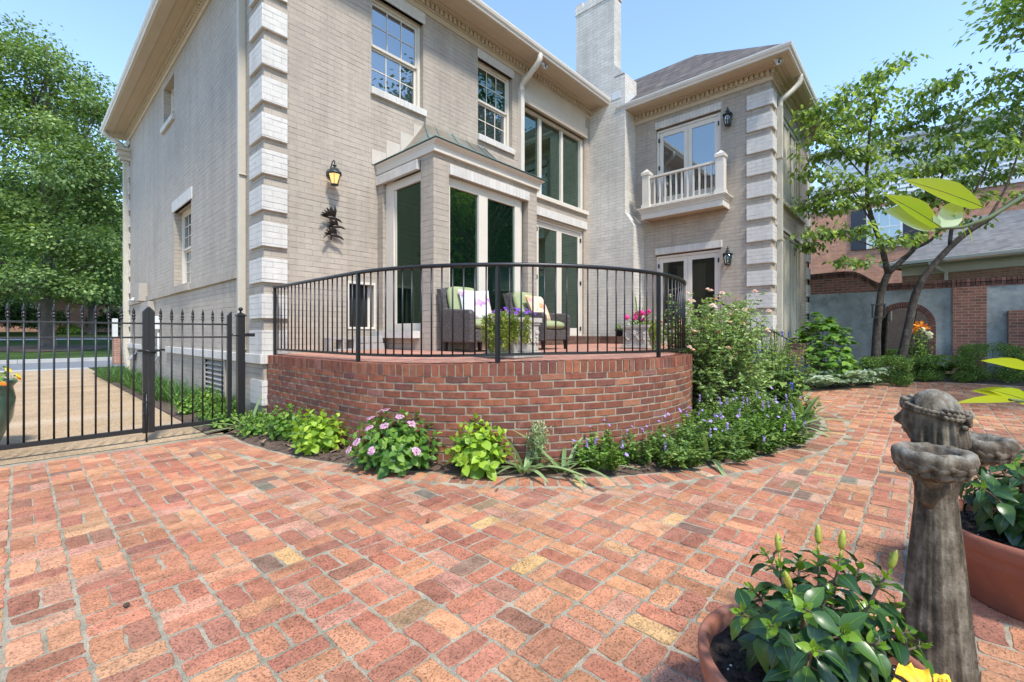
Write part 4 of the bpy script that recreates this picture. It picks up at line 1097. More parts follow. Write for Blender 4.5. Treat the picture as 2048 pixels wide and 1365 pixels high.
for s in bal_s:
    x, y, z = rp(s, 0); z0 = .987-.030*(1-sstep(2.2, 3.3, x)); m = MB(); a = math.atan2(y-CY, x-CX)
    m.tube([(x, y, z0), (x, y, ZT-.008)], .0078, 6); m.build('baluster', M['iron'], rail, RO)
# stair rail and the brick pier at its foot
SO = (10.0, 2.6, .4)
sr = empty('stair_railing', SO, 'slim black iron handrail sloping down behind the rose bush to the brick pier', 'railing')
def sp_(t): return (lerp(9.02, 10.93, t), lerp(2.96, 1.96, t), lerp(1.83, .97, t))
m = MB(); m.tube([(8.85, 3.04, 1.74), (8.86, 3.04, 1.82), (8.93, 3.0, 1.84)]+[sp_(i/8) for i in range(9)]+[(10.98, 1.94, .90)], .014, 8); m.build('handrail', M['iron'], sr, SO)
for t in (.0, .18, .3, .44, .58, .74, .9):
    p = sp_(t); m = MB(); m.bar((p[0], p[1], p[2]-.01), (p[0], p[1], max(.1, p[2]-.85)), .018 if t not in (.3, .9) else .03); m.build('baluster', M['iron'], sr, SO)
pier = MB(); pz = 1.16-24/899*9.4
pier.box(10.80, 11.10, 1.78, 2.08, .03, .86); pier.m = 1; pier.box(10.79, 11.11, 1.77, 2.09, .862, .96)
tag(pier.build('brick_pier', [M['old_brick'], M['rowlock_brick']], None, (0, 0, 0), bevel=.004), 'short square brick pier at the foot of the sloping stair rail', 'pier')
# ======================= the driveway gate ==================================================
GYP = 6.19
def stile(m, x, w, z0, z1, point=True):
    m.box(x-w/2, x+w/2, GYP-.025, GYP+.025, z0, z1)
def finial(m, x, z):
    m.lathe([(.012, 0), (.016, .004), (.016, .014), (.011, .018), (.011, .028), (.017, .032), (.017, .044), (.010, .05), (.009, .055), (.0145, .066), (.0125, .085), (.006, .112), (.001, .135)], 8, (x, GYP, z))
def leaf(xs, x0, x1, label):
    o = (.95 if x1 > 1 else -2.4, GYP, 0); g = empty('gate_leaf', o, label, 'gate')
    m = MB()
    if x1 > 1:
        m.box(.957, 1.005, GYP-.025, GYP+.025, .09, 1.40); m.add([(.957, GYP-.025, 1.40), (1.005, GYP-.025, 1.40), (1.005, GYP+.025, 1.40), (.957, GYP+.025, 1.40), (.957, GYP-.025, 1.455), (.957, GYP+.025, 1.455)], [(0, 1, 4), (3, 5, 2), (1, 2, 5, 4), (0, 4, 5, 3)])
        m.box(1.70, 1.745, GYP-.025, GYP+.025, .09, 1.38); m.add([(1.70, GYP-.025, 1.38), (1.745, GYP-.025, 1.38), (1.745, GYP+.025, 1.38), (1.70, GYP+.025, 1.38), (1.745, GYP-.025, 1.43), (1.745, GYP+.025, 1.43)], [(0, 1, 4), (3, 5, 2), (1, 2, 5, 4), (0, 4, 5, 3)])
    else:
        m.box(.902, .950, GYP-.025, GYP+.025, .09, 1.40); m.add([(.902, GYP-.025, 1.40), (.950, GYP-.025, 1.40), (.950, GYP+.025, 1.40), (.902, GYP+.025, 1.40), (.950, GYP-.025, 1.455), (.950, GYP+.025, 1.455)], [(0, 1, 4), (3, 5, 2), (1, 2, 5, 4), (0, 4, 5, 3)])
        m.box(-2.45, -2.40, GYP-.025, GYP+.025, .09, 1.42)
    m.box(x0, x1, GYP-.02, GYP+.02, .10, .145); m.box(x0, x1, GYP-.008, GYP+.008, 1.262, 1.280); m.box(x0, x1, GYP-.008, GYP+.008, 1.112, 1.130)
    m.build('gate_frame', M['iron'], g, o, bevel=.002)
    for x in xs:
        m = MB(); m.tube([(x, GYP, .14), (x, GYP, 1.315)], .0085, 8); finial(m, x, 1.315); m.build('picket', M['iron'], g, o)
    return g, o
gl, go_ = leaf([.829-.0988*i for i in range(33)], -2.40, .902, 'wide black iron gate leaf with spear tips, closed across the gravel-coloured drive')
m = MB(); m.tube([(.93, GYP-.045, -.0), (.93, GYP-.045, .52)], .009, 8); m.tube([(.93, GYP-.045, .52), (.90, GYP-.06, .53)], .007, 6); m.box(.905, .955, GYP-.055, GYP-.026, .42, .44); m.box(.905, .955, GYP-.055, GYP-.026, .30, .32); m.build('drop_bolt', M['iron'], gl, go_)
g2, go2 = leaf([1.059+.0982*i for i in range(7)], 1.005, 1.70, 'narrow black iron gate leaf beside the house corner')
m = MB(); m.box(.86, 1.06, GYP-.045, GYP-.027, .965, .99); m.tube([(.86, GYP-.036, .978), (.87, GYP+.05, .978)], .008, 6); m.tube([(.90, GYP-.04, .985), (1.01, GYP-.045, .955)], .011, 6); m.build('latch', M['iron'], g2, go2)
gp = empty('gate_post', (1.845, GYP, 0), 'round-topped black iron gate post with a ball finial by the house corner', 'post')
m = MB(); m.box(1.805, 1.885, GYP-.04, GYP+.04, -.02, 1.375); m.box(1.795, 1.895, GYP-.05, GYP+.05, 1.375, 1.395); m.add([(1.80, GYP-.045, 1.395), (1.89, GYP-.045, 1.395), (1.89, GYP+.045, 1.395), (1.80, GYP+.045, 1.395), (1.845, GYP, 1.43)], [(0, 1, 4), (1, 2, 4), (2, 3, 4), (3, 0, 4)]); m.build('shaft', M['iron'], gp, (1.845, GYP, 0), bevel=.003)
m = MB(); m.tube([(1.845, GYP, 1.42), (1.845, GYP, 1.445)], .011, 8); m.ell((1.845, GYP, 1.462), (.026, .026, .026), 14); m.build('ball_finial', M['iron'], gp, (1.845, GYP, 0))
m = MB(); m.box(1.885, 2.0, GYP-.02, GYP+.015, 1.125, 1.165); m.build('hinge_arm', M['iron'], gp, (1.845, GYP, 0)); m = MB(); m.tube([(1.81, GYP-.05, 1.14), (1.75, GYP-.05, 1.135), (1.735, GYP-.05, 1.165)], .008, 6); m.build('hook', M['iron'], gp, (1.845, GYP, 0))
# ======================= things on the walls =====================================================
def carriage_lamp(o, s=1.):
    """lit lantern hanging from a crook; o = point on the wall, wall normal -y"""
    t = empty('wall_lantern', o, 'lit dark carriage lamp with amber panes on the wall left of the bay', 'lantern'); k = s
    c = (0, -.17*k, 0)
    m = MB(); m.lathe([(.001, 0), (.05, 0), (.06, .012), (.05, .022), (.001, .025)], 14, (0, 0, 0), lambda r, z, a, i: (r*math.cos(a)*k, -z*k, r*1.3*math.sin(a)*k+.02*k))
    m.tube([(0, -.01, .05*k), (0, -.05*k, .12*k), (0, -.10*k, .185*k), (0, -.15*k, .20*k), (0, -.175*k, .175*k), (0, -.17*k, .145*k)], .009*k, 8)
    m.tube([(0, -.01, .03*k), (0, -.04*k, .05*k), (0, -.06*k, .09*k)], .006*k, 6); m.build('arm', M['lamp_metal'], t)
    m = MB(); m.lathe([(.0, .14), (.012, .14), (.012, .125), (.035, .118), (.037, .108), (.015, .098), (.012, .088), (.03, .078), (.055, .066), (.075, .046), (.09, .018), (.112, .004), (.118, -.012), (.116, -.028), (.098, -.03), (.0, -.025)], 6, (0, -.17*k, 0), lambda r, z, a, i: (r*math.cos(a)*k, r*math.sin(a)*k, z*k)); m.smooth = False
    m.build('lamp_cap', M['lamp_metal'], t)
    m = MB()
    for q in range(6):
        a = math.pi*2*q/6; m.bar((math.cos(a)*.094*k, -.17*k+math.sin(a)*.094*k, -.028*k), (math.cos(a)*.05*k, -.17*k+math.sin(a)*.05*k, -.178*k), .007*k)
    m.lathe([(.048, -.196), (.060, -.192), (.060, -.178), (.046, -.174)], 12, (0, -.17*k, 0), lambda r, z, a, i: (r*math.cos(a)*k, r*math.sin(a)*k, z*k)); m.build('lamp_cage', M['lamp_metal'], t)
    m = MB(); m.lathe([(.089, -.03), (.047, -.176)], 6, (0, -.17*k, 0), lambda r, z, a, i: (r*math.cos(a)*k, r*math.sin(a)*k, z*k)); m.build('lamp_pane', M['amber'], t)
    m = MB(); m.ell((0, -.17*k, -.075*k), (.018*k, .018*k, .04*k), 10); m.build('bulb', M['glow'], t)
    return t
ly = hs((2.863, FY, 3.3)); carriage_lamp((ly[0]-.07, 6.38, 3.47), .93)
def coach_lamp(o, label):
    """unlit tapered lantern on the wing wall (normal -x)"""
    t = empty('wall_lantern', o, label, 'lantern', 'unlit lanterns on the wing wall')
    c = (-.13, 0, 0)
    m = MB(); m.box(-.012, 0, -.035, .035, -.13, .10); m.bar((-.005, 0, -.12), (-.10, 0, -.165), .016); m.build('bracket', M['lamp_metal'], t)
    m = MB(); m.lathe([(.0, .255), (.010, .25), (.018, .235), (.008, .225), (.022, .212), (.034, .205), (.020, .195), (.028, .165), (.048, .158), (.050, .148), (.03, .140), (.055, .12), (.105, .095), (.108, .082), (.0, .085)], 6, c); m.smooth = False; m.build('lamp_cap', M['lamp_metal'], t)
    m = MB()
    for q in range(6):
        a = math.pi*2*q/6; m.bar((c[0]+math.cos(a)*.098, math.sin(a)*.098, .085), (c[0]+math.cos(a)*.06, math.sin(a)*.06, -.14), .009)
    m.lathe([(.0, -.165), (.05, -.162), (.068, -.150), (.068, -.136), (.0, -.134)], 6, c); m.build('lamp_cage', M['lamp_metal'], t)
    m = MB(); m.lathe([(.094, .084), (.057, -.136)], 6, c); m.build('lamp_pane', M['lamp_glass'], t)
    m = MB(); m.tube([(c[0], 0, -.13), (c[0], 0, -.03)], .011, 8); m.ell((c[0], 0, 0), (.016, .016, .03), 8); m.build('candle_bulb', M['plastic'], t)
    return t
q = hs((WX, 2.86, 5.47)); coach_lamp(q, 'dark unlit lantern high on the wing wall beside the balcony door')
q = hs((WX, 2.86, 2.68)); coach_lamp(q, 'dark unlit lantern low on the wing wall beside the lower door')
def flood(o, label, second=True):
    t = empty('security_light', o, label, 'security light')
    m = MB(); m.lathe([(.0, 0), (.055, 0), (.055, -.02), (.0, -.03)], 14); m.tube([(0, 0, -.02), (0, -.01, -.07)], .02, 8); m.build('base', M['plastic'], t)
    for sx in ((-1, 1) if second else (1,)):
        m = MB(); m.tube([(sx*.03, 0, -.03), (sx*.055, -.03, -.06), (sx*.065, -.055, -.085)], [.02, .032, .046], 10); m.build('lamp_head', M['plastic'], t)
    m = MB(); m.box(-.025, .025, -.075, -.02, -.135, -.05); m.build('camera_body', M['plastic'], t, bevel=.008)
    m = MB(); m.box(-.017, .017, -.079, -.0755, -.115, -.06); m.build('camera_lens', M['dark'], t)
    return t
flood((7.55, 5.98, 6.94), 'white twin-head security light with a camera under the main eave')
t = flood((10.25, 2.15, 6.67), 'small security light under the corner of the wing eave', False); t.rotation_euler = (0, 0, -.7)
t = flood(hs((LX-.06, 14.4, 2.05)), 'white security light on the far side wall near the gate', False); t.rotation_euler = (0, 0, -1.5)
# cast-metal birds fixed to the wall
bo = (hs((2.82, FY, 2.65))[0]-.01, 6.38, 2.69)
t = empty('wall_sculpture', bo, 'dark metal sculpture of flying birds on the wall beneath the lit lantern', 'sculpture')
def bird(c, s, fl, wing, body):
    m = MB(); r = Matrix.Rotation(body, 3, 'Y')
    def P(x, y, z): v = r @ Vector((x*fl*s, y*s, z*s)); return (c[0]+v.x, c[1]+v.y, c[2]+v.z)
    m.tube([P(-.16, -.01, -.01), P(-.10, -.03, .005), P(-.02, -.05, .02), (P(.06, -.06, .03)), P(.11, -.065, .035), P(.14, -.07, .03), P(.20, -.08, .005)], [.004*s, .018*s, .034*s, .030*s, .020*s, .022*s, .003*s], 9)
    for sg in (0, 1):
        n = 6; pts = []
        for i in range(n+1):
            u = i/n; L = (.24-.05*u)*s
            a = wing+.35*sg-.28*i*(1 if sg else .8)
            pts.append((a, L))
        for i, (a, L) in enumerate(pts):
            bx = .06-.03*i/1.2; x1, z1 = bx-math.cos(a)*L/s*.9, .03+math.sin(a)*L/s
            y1 = -.05-.06*sg*math.sin(max(a, 0)+.4)
            p0 = P(bx+.01, -.05, .03); p1 = P(bx-.03, -.05, .0); tp = P(x1, y1-.02, z1); mid = P(lerp(bx, x1, .55)+.02, y1-.012, lerp(.03, z1, .55)+.018); md2 = P(lerp(bx, x1, .55)-.02, y1-.004, lerp(.03, z1, .55)-.012)
            m.add([p0, mid, tp, md2, p1], [(0, 1, 2, 3, 4)]); m.add([(q[0], q[1]+.006, q[2]) for q in (p0, mid, tp, md2, p1)], [(4, 3, 2, 1, 0)])
    m.build('bird', M['bronze'], t)
bird((-.02, -.04, .13), .78, 1, .75, .25); bird((.03, -.07, .01), .70, 1, .35, .10); bird((.0, -.06, -.12), .78, 1, .25, .30)
m = MB(); m.tube([(0, -.01, .16), (.01, -.05, .04), (0, -.02, -.16)], .008, 6); m.build('mount_rod', M['bronze'], t)
# ======================= terrace furniture =====================================================
def armchair(o, rz, label):
    """wicker armchair facing -y in its own frame, seat height .42"""
    t = empty('wicker_armchair', o, label, 'armchair', 'wicker armchairs on the terrace', rz)
    m = MB(); m.box(-.27, .27, -.34, .22, .14, .30); m.build('seat_base', M['wicker'], t, bevel=.02)
    for sx in (-1, 1):
        m = MB(); x0, x1 = sx*.27, sx*.35
        prof = [(-.36, .13), (.30, .13), (.34, .60), (.10, .575), (-.20, .555), (-.33, .55), (-.37, .50)]
        m.prism([(y, z) for y, z in prof], 0, min(x0, x1), max(x0, x1)); m.build('armrest', M['wicker'], t, bevel=.022)
    m = MB(); n = 8; vs = []
    for i in range(n+1):
        u = i/n*2-1; x = u*.335; zt_ = .90-.05*abs(u)**3; yo = .02*u*u
        for (y, z) in ((.215-yo, .30), (.30-yo, .13), (.36-yo, .60), (.44-yo, zt_), (.37-yo, zt_-.005), (.28-yo, .60)): vs.append((x, y, z))
    fs = []; k = 6
    for i in range(n):
        for j in range(k): fs.append((i*k+j, i*k+(j+1) % k, (i+1)*k+(j+1) % k, (i+1)*k+j))
    fs += [tuple(range(k)), tuple(range(n*k, n*k+k))[::-1]]; m.add(vs, fs); m.build('backrest', M['wicker'], t, bevel=.012)
    for x, y in ((-.29, -.31), (.29, -.31), (-.29, .27), (.29, .27)):
        m = MB(); m.hexa([(x-.018, y-.018, 0), (x+.018, y-.018, 0), (x+.018, y+.018, 0), (x-.018, y+.018, 0), (x-.028, y-.028, .15), (x+.028, y-.028, .15), (x+.028, y+.028, .15), (x-.028, y+.028, .15)]); m.build('leg', M['iron'], t)
    def cushion(name, c, r, rot, mat, par):
        m = MB(); n = 22; k = 12; vs = []
        for i in range(k+1):
            tt = math.pi*i/k-math.pi/2
            for j in range(n):
                a = 2*math.pi*j/n; e = .42
                def sg(v, p): return math.copysign(abs(v)**p, v)
                x = r[0]*sg(math.cos(tt), .5)*sg(math.cos(a), e); y = r[1]*sg(math.cos(tt), .5)*sg(math.sin(a), e); z = r[2]*sg(math.sin(tt), .9)
                v = rot @ Vector((x, y, z)); vs.append((c[0]+v.x, c[1]+v.y, c[2]+v.z))
        fs = [(i*n+j, i*n+(j+1) % n, (i+1)*n+(j+1) % n, (i+1)*n+j) for i in range(k) for j in range(n)]
        m.smooth = True; m.add(vs, fs); return m.build(name, mat, par)
    cushion('seat_cushion', (0, -.06, .365), (.275, .31, .075), Matrix.Identity(3), M['cushion'], t)
    cushion('back_cushion', (0, .235, .66), (.265, .25, .075), Matrix.Rotation(R_(72), 3, 'X'), M['cushion'], t)
    return t, cushion
def pillow(name, o, rz, tilt, c1, c2, label):
    p = MB(); n = 18; vs = []; fs = []; cs = []
    for side in (1, -1):
        for i in range(n+1):
            for j in range(n+1):
                u, v = i/n*2-1, j/n*2-1
                pinch = 1-.07*(u*u*(1-v*v)+v*v*(1-u*u)); h = .075*max(0, (1-u**4)*(1-v**4))**.55
                x, y, z = u*.235*pinch, side*h, .235*v*pinch
                vs.append((x, y, z))
    k = (n+1)**2
    for sd in (0, 1):
        for i in range(n):
            for j in range(n):
                a = sd*k+i*(n+1)+j; q = (a, a+n+1, a+n+2, a+1); fs.append(q if sd == 0 else q[::-1])
    p.smooth = True; p.add(vs, fs)
    t = NT(name+'_print'); ob = t.tex('Object'); v = t.N('ShaderNodeTexVoronoi'); t.L(ob, v.inputs['Vector']); v.inputs['Scale'].default_value = 15
    bl = t.ramp(t.noise(7, ob, 3), [(.44, 0), (.56, 1)])
    col = t.mix(c1, t.ramp(v.outputs['Color'], [(0, c2), (.5, (.70, .60, .45)), (.8, c2), (1, (.35, .2, .45))]), bl)
    o_ = p.build(name, t.done(col, .9)); o_.location = o; o_.rotation_euler = (tilt, 0, rz); tag(o_, label, 'pillow')
    return o_
c1, _ = armchair((4.16, 4.46, .915), R_(-6), 'grey wicker armchair nearest the bay corner with a white flowered pillow')
c2, _ = armchair((5.42, 4.38, .922), R_(2), 'grey wicker armchair by the french door with an orange flowered pillow')
pillow('throw_pillow', (4.20, 4.42, 1.60-.0), R_(-16), R_(-20), (.74, .72, .70), (.48, .22, .50), 'white throw pillow with purple flowers on the left wicker chair').location = (4.22, 4.50, 1.545)
pillow('throw_pillow', (5.4, 4.4, 1.5), R_(8), R_(-24), (.72, .52, .36), (.70, .20, .05), 'orange flowered throw pillow on the right wicker chair').location = (5.46, 4.41, 1.545)
# square cast planters
def planter(o, label, w, h):
    t = empty('cast_planter', o, label, 'planter', 'cast stone planters on the terrace')
    m = MB(); a = w/2
    for r, z0, z1 in ((a*1.02, 0, .035), (a*.94, .035, .06), (a*.86, .06, h-.07)): m.hexa([(-r, -r, z0), (r, -r, z0), (r, r, z0), (-r, r, z0)]+[(-r*1.01, -r*1.01, z1), (r*1.01, -r*1.01, z1), (r*1.01, r*1.01, z1), (-r*1.01, r*1.01, z1)])
    m.build('body', M['concrete'], t, bevel=.008)
    m = MB(); b = a*.98
    for r0, r1, z0, z1 in ((b*.90, b*.94, h-.07, h-.045), (b*.98, b, h-.045, h)):
        q = [(-r1, -r1), (r1, -r1), (r1, r1), (-r1, r1)]; i = [(x*.84, y*.84) for x, y in q]
        for k in range(4):
            A, B, C, D = q[k], q[(k+1) % 4], i[(k+1) % 4], i[k]; m.add([(*A, z0), (*B, z0), (*C, z0), (*D, z0), (*A, z1), (*B, z1), (*C, z1), (*D, z1)], [(0, 1, 5, 4), (4, 5, 6, 7), (2, 3, 7, 6), (0, 3, 2, 1)])
    m.build('rim', M['concrete'], t)
    m = MB(); m.box(-b*.8, b*.8, -b*.8, b*.8, h-.06, h-.035); m.build('potting_soil', M['soil'], t)
    # lion mask, ring and swag on each seen face
    for ax in (0, 1):
        m = MB(); r = a*.875
        def P(u, d, z): return (u, -r-d, z) if ax == 0 else (-r-d, -u, z)
        def E(u, d, z, s, q=10): c = P(u, d, z); m.ell(c, (s[0], s[1], s[2]) if ax == 0 else (s[1], s[0], s[2]), q)
        E(0, .0, h*.66, (.05, .025, .055)); E(0, .02, h*.63, (.02, .02, .022)); E(-.018, .018, h*.70, (.011, .01, .012)); E(.018, .018, h*.70, (.011, .01, .012)); E(0, .01, h*.565, (.026, .016, .012))
        for k in range(9):
            an = math.pi*k/8; E(math.cos(an)*.052, .004, h*.66+math.sin(an)*.055, (.016, .012, .016), 7)
        for sg in (-1, 1):
            for k in range(8):
                u = k/7; E(sg*(.03+u*(a*.62)), .004, h*.56-.085*math.sin(u*math.pi)+u*.02, (.017, .014, .016), 7)
            E(sg*a*.72, .004, h*.62, (.026, .016, .03)); E(sg*a*.72, .004, h*.5, (.016, .012, .05)); E(sg*a*.72, .004, h*.38, (.02, .014, .022))
        m.build('lion_relief', M['concrete'], t)
    return t
PL1, PL2 = (3.42, 3.10, .921), (6.85, 3.40, .924)
planter(PL1, 'square cast planter of purple petunias with a lion mask, nearest the railing', .44, .40)
planter(PL2, 'square cast planter of pink geraniums at the right end of the terrace', .46, .38)
# blocks by the wall
m = MB()
for a, b, c, d in ((-.2, .2, .0, .03), (-.2, .2, .16, .19), (-.2, -.165, .03, .16), (.165, .2, .03, .16), (-.017, .017, .03, .16)): m.box(a, b, -.095, .095, c, d)
o_ = m.build('cinder_block', M['concrete_dark'], bevel=.004); o_.location = (3.10, 6.14, .915); tag(o_, 'grey hollow concrete block lying against the wall under the hatch', 'block')
for k, dz in ((0, 0), (1, .105)):
    m = MB(); m.box(-.20, .20, -.095, .095, 0, .10); o_ = m.build('paving_block', M['concrete_dark'], bevel=.005); o_.location = (3.56-.03*k, 6.13, .918+dz); o_.rotation_euler = (0, 0, .05*k)
    tag(o_, ['lower of two solid grey blocks stacked beside the bay', 'upper of two solid grey blocks stacked beside the bay'][k], 'block', 'solid blocks stacked beside the bay')
# ======================= plants =====================================================
CA, SA = math.cos(R_(42.28)), math.sin(R_(42.28))
def at(x, y, Z):
    """point at depth Z in front of the camera, given where it was measured in the photograph"""
    k = (x-1024)/899; r = k*Z; return np.array([Z*CA+r*SA, Z*SA-r*CA, EYE+(668-y)/899*Z])
def loc(parts, o):
    """leaf arrays in world coordinates -> local to a root at o"""
    a, b, c = joinl(parts); return a-np.array(o, float), b, c
def rosettes(tips, axes, nodes=4, gap=.03, L=(.05, .12), wr=.36, spread=(25, 85), T=T_OVAL, droop=.25, fold=.18, wave=0., pair=2, jit=.25):
    """opposite leaves in crossed pairs down each stem from its tip"""
    B = []; D = []; Nn = []; LL = []
    for p, a in zip(tips, axes):
        a = nrm(a); x = nrm(np.cross(a, rng.normal(size=3))); y = np.cross(a, x); ph = U(0, 6.3)
        for k in range(nodes):
            t = k/max(1, nodes-1); c = p-a*gap*k*(1+.3*k)
            for j in range(pair):
                an = ph+k*math.pi/2*(1 if pair == 2 else .6)+2*math.pi*j/pair+U(-jit, jit); o = math.cos(an)*x+math.sin(an)*y
                el = R_(lerp(spread[0], spread[1], t**.7)+U(-12, 12)); d = a*math.cos(el)+o*math.sin(el)
                B.append(c); D.append(d); Nn.append(a*math.sin(el)-o*math.cos(el)+rng.normal(size=3)*.12); LL.append(lerp(L[0], L[1], t)*U(.8, 1.15))
    B = np.array(B); LL = np.array(LL)
    return leaves(B, np.array(D), np.array(Nn), LL, LL*wr, T, droop*rng.uniform(.5, 1.5, len(B)), fold, None, wave)
def dome(n, rx, ry, h, z0=.0, top=.0):
    """stem tips over a rounded dome with their outward axes"""
    P = []; A = []
    for i in range(n):
        v = (i+.5)/n; ph = i*2.39996; ct = 1-v*(1-top); st = math.sqrt(max(0, 1-ct*ct))
        r = U(.86, 1.05)
        P.append((rx*st*math.cos(ph)*r, ry*st*math.sin(ph)*r, z0+(h-z0)*(.12+.88*ct)*r)); A.append((st*math.cos(ph)*.9, st*math.sin(ph)*.9, .55+ct*.6))
    return np.array(P), nrm(np.array(A))
def stems_to(m, tips, r=.005, z=0., spread=.35, n=5):
    for p in tips:
        a = np.array([p[0]*spread*.3, p[1]*spread*.3, z]); b = np.array([p[0]*spread, p[1]*spread, z+(p[2]-z)*.55])
        m.tube([tuple((1-t)**2*a+2*t*(1-t)*b+t*t*np.array(p)) for t in (0, .3, .6, .85, 1)], [r*1.5, r*1.2, r, r*.8, r*.6], n)
def florets(C, Nn, s, k=4, cup=.1):
    B = []; D = []; N2 = []
    for c, n in zip(C, Nn):
        n = nrm(n); x = nrm(np.cross(n, rng.normal(size=3))); y = np.cross(n, x); a0 = U(0, 6)
        for j in range(k):
            a = a0+2*math.pi*j/k; d = math.cos(a)*x+math.sin(a)*y+n*cup; B.append(c); D.append(d); N2.append(n)
    ss = np.repeat(np.broadcast_to(np.asarray(s, float), (len(C),)), k)
    return leaves(np.array(B), np.array(D), np.array(N2), ss, ss*.42, T_OVAL, .1, .1)
def thing_plant(name, o, label, cat='plant', group=None): return empty(name, tuple(o), label, cat, group)
def part(name, arr, mat, par, smooth=False): return np_mesh(name, arr[0], arr[1], mat, arr[2], smooth, par)

def hydrangea(name, o, label, r, h, n, mat, L=(.05, .11), heads=0, group='hydrangeas in the bed below the terrace', wr=.38):
    t = thing_plant(name, o, label, 'shrub', group)
    P, A = dome(n, r, r, h, .06, -.05); P2, A2 = dome(n//2, r*.62, r*.62, h*.72, .05, .1)
    part('foliage', joinl([rosettes(P, A, 4, .026, L, wr, wave=.05), rosettes(P2, A2, 4, .03, (L[0]*1.2, L[1]), wr)]), mat, t, True)
    m = MB(); stems_to(m, P, .0035); m.build('stems', M['stem'], t)
    if heads:
        idx = rng.choice(len(P), heads, replace=False); fl = []
        for i in idx:
            p = P[i]*1.06+np.array([0, 0, .02]); a = A[i]; C = []; Nn = []
            x = nrm(np.cross(a, [0, 0, 1.])); y = np.cross(a, x)
            for k in range(11):
                an = 2*math.pi*k/11; rr = .028+U(-.006, .006); C.append(p+(math.cos(an)*x+math.sin(an)*y)*rr+a*U(-.006, .008)); Nn.append(a+.3*(math.cos(an)*x+math.sin(an)*y))
            for k in range(22):
                an = U(0, 6.3); rr = .019*math.sqrt(U(0, 1)); C.append(p+(math.cos(an)*x+math.sin(an)*y)*rr+a*.008); Nn.append(a)
            s = np.array([.0125]*11+[.005]*22); fl.append(florets(C, Nn, s, 4))
        for f_ in fl: part('flower_head', f_, G['pink'], t)
    return t
hydrangea('hydrangea_shrub', (1.99, 4.38, .02), 'small lime-green hydrangea nearest the gate, without flowers', .26, .38, 26, G['lime'], (.05, .12))
hydrangea('hydrangea_shrub', (2.25, 3.42, .02), 'wide dark green hydrangea with flat pink flower heads', .41, .44, 64, G['hydr'], (.05, .115), 22, wr=.33)
hydrangea('hydrangea_shrub', (2.59, 2.74, .02), 'lime-yellow hydrangea without flowers beside the silver plant', .265, .43, 30, G['lime'], (.05, .125))
t = hydrangea('leafy_plant', (1.98, 5.15, .02), 'bright green leafy plant against the left end of the terrace wall', .26, .36, 30, G['bright'], (.04, .085), group='bright leafy plants by the gate post')
hydrangea('leafy_plant', (1.86, 5.62, .02), 'low spreading bright green plant at the foot of the gate post', .28, .26, 34, G['bright'], (.03, .07), group='bright leafy plants by the gate post')
hydrangea('leafy_plant', (2.06, 4.78, .02), 'broad-leaved green plant between the gate plants and the first hydrangea', .2, .30, 18, G['bright'], (.05, .11), group='bright leafy plants by the gate post')
for k, (x, y, r, h) in enumerate(((1.72, 7.05, .22, .34), (1.62, 7.7, .2, .3), (1.85, 7.6, .2, .42), (1.7, 6.55, .22, .26), (1.95, 6.9, .16, .22), (1.68, 6.27, .20, .22), (1.95, 6.02, .16, .2))):
    hydrangea('leafy_plant', (x, y, .03), ['leafy green plant nearest the louvred vent, seen through the narrow gate', 'low leafy plant at the edge of the gravel drive behind the gate', 'taller leafy plant against the side wall behind the gate', 'low leafy plant just behind the narrow gate leaf', 'small leafy plant beside the downspout foot behind the gate', 'low leafy plant right under the narrow gate leaf', 'small leafy plant between the gate post and the terrace wall'][k], r, h, 22, G['bright'], (.035, .075), group='leafy plants behind the gate')

def blades(name, o, label, n, L, W, mat, lean=(.1, .9), droop=(.05, .9), r=.06, cat='iris', group=None, T=T_STRAP, kink=.0):
    t = thing_plant(name, o, label, cat, group) if name else None
    B = []; D = []; Nn = []; LL = []; dr = []
    for i in range(n):
        a = U(0, 6.283); out = np.array([math.cos(a), math.sin(a), 0]); q = U(0, 1); ln = lerp(lean[0], lean[1], q)
        B.append(out*U(0, r)); D.append(out*ln+np.array([0, 0, 1.])); Nn.append(-out*.8+np.array([0, 0, .6])); LL.append(U(*L)); dr.append(lerp(droop[0], droop[1], q)*U(.6, 1.2))
    arr = leaves(np.array(B), np.array(D), np.array(Nn), np.array(LL), W*rng.uniform(.7, 1.15, n), T, np.array(dr), .25)
    if not t: return arr
    part('blades', arr, mat, t, True); return t
for k, (x, y, n, L, lab) in enumerate(((2.82, 2.42, 13, (.26, .42), 'arching iris clump spilling over the edging between the lime hydrangea and the silver plant'), (3.04, 2.19, 11, (.26, .48), 'iris clump with one tall upright blade right of the silver plant'),
        (3.30, 1.99, 9, (.22, .36), 'small iris clump at the edge of the purple-flowered plants'), (1.83, 5.80, 8, (.3, .5), 'iris clump with pale edged blades beside the gate post'), (2.18, 3.78, 4, (.2, .34), 'thin iris shoot between the two left hydrangeas'),
        (6.30, 1.10, 16, (.35, .6), 'broad pale iris clump at the right end of the bed edge'), (6.65, 1.08, 14, (.3, .7), 'iris clump with long thin blades reaching over the path'), (4.2, 1.42, 7, (.3, .5), 'drooping pale blades among the purple-flowered plants'))):
    blades('iris_plant', (x, y, .02), lab, n, L, .020 if k != 5 else .026, G['iris'], (.3, 1.5), (.35, 1.25), .06, 'iris', 'iris clumps along the bed')
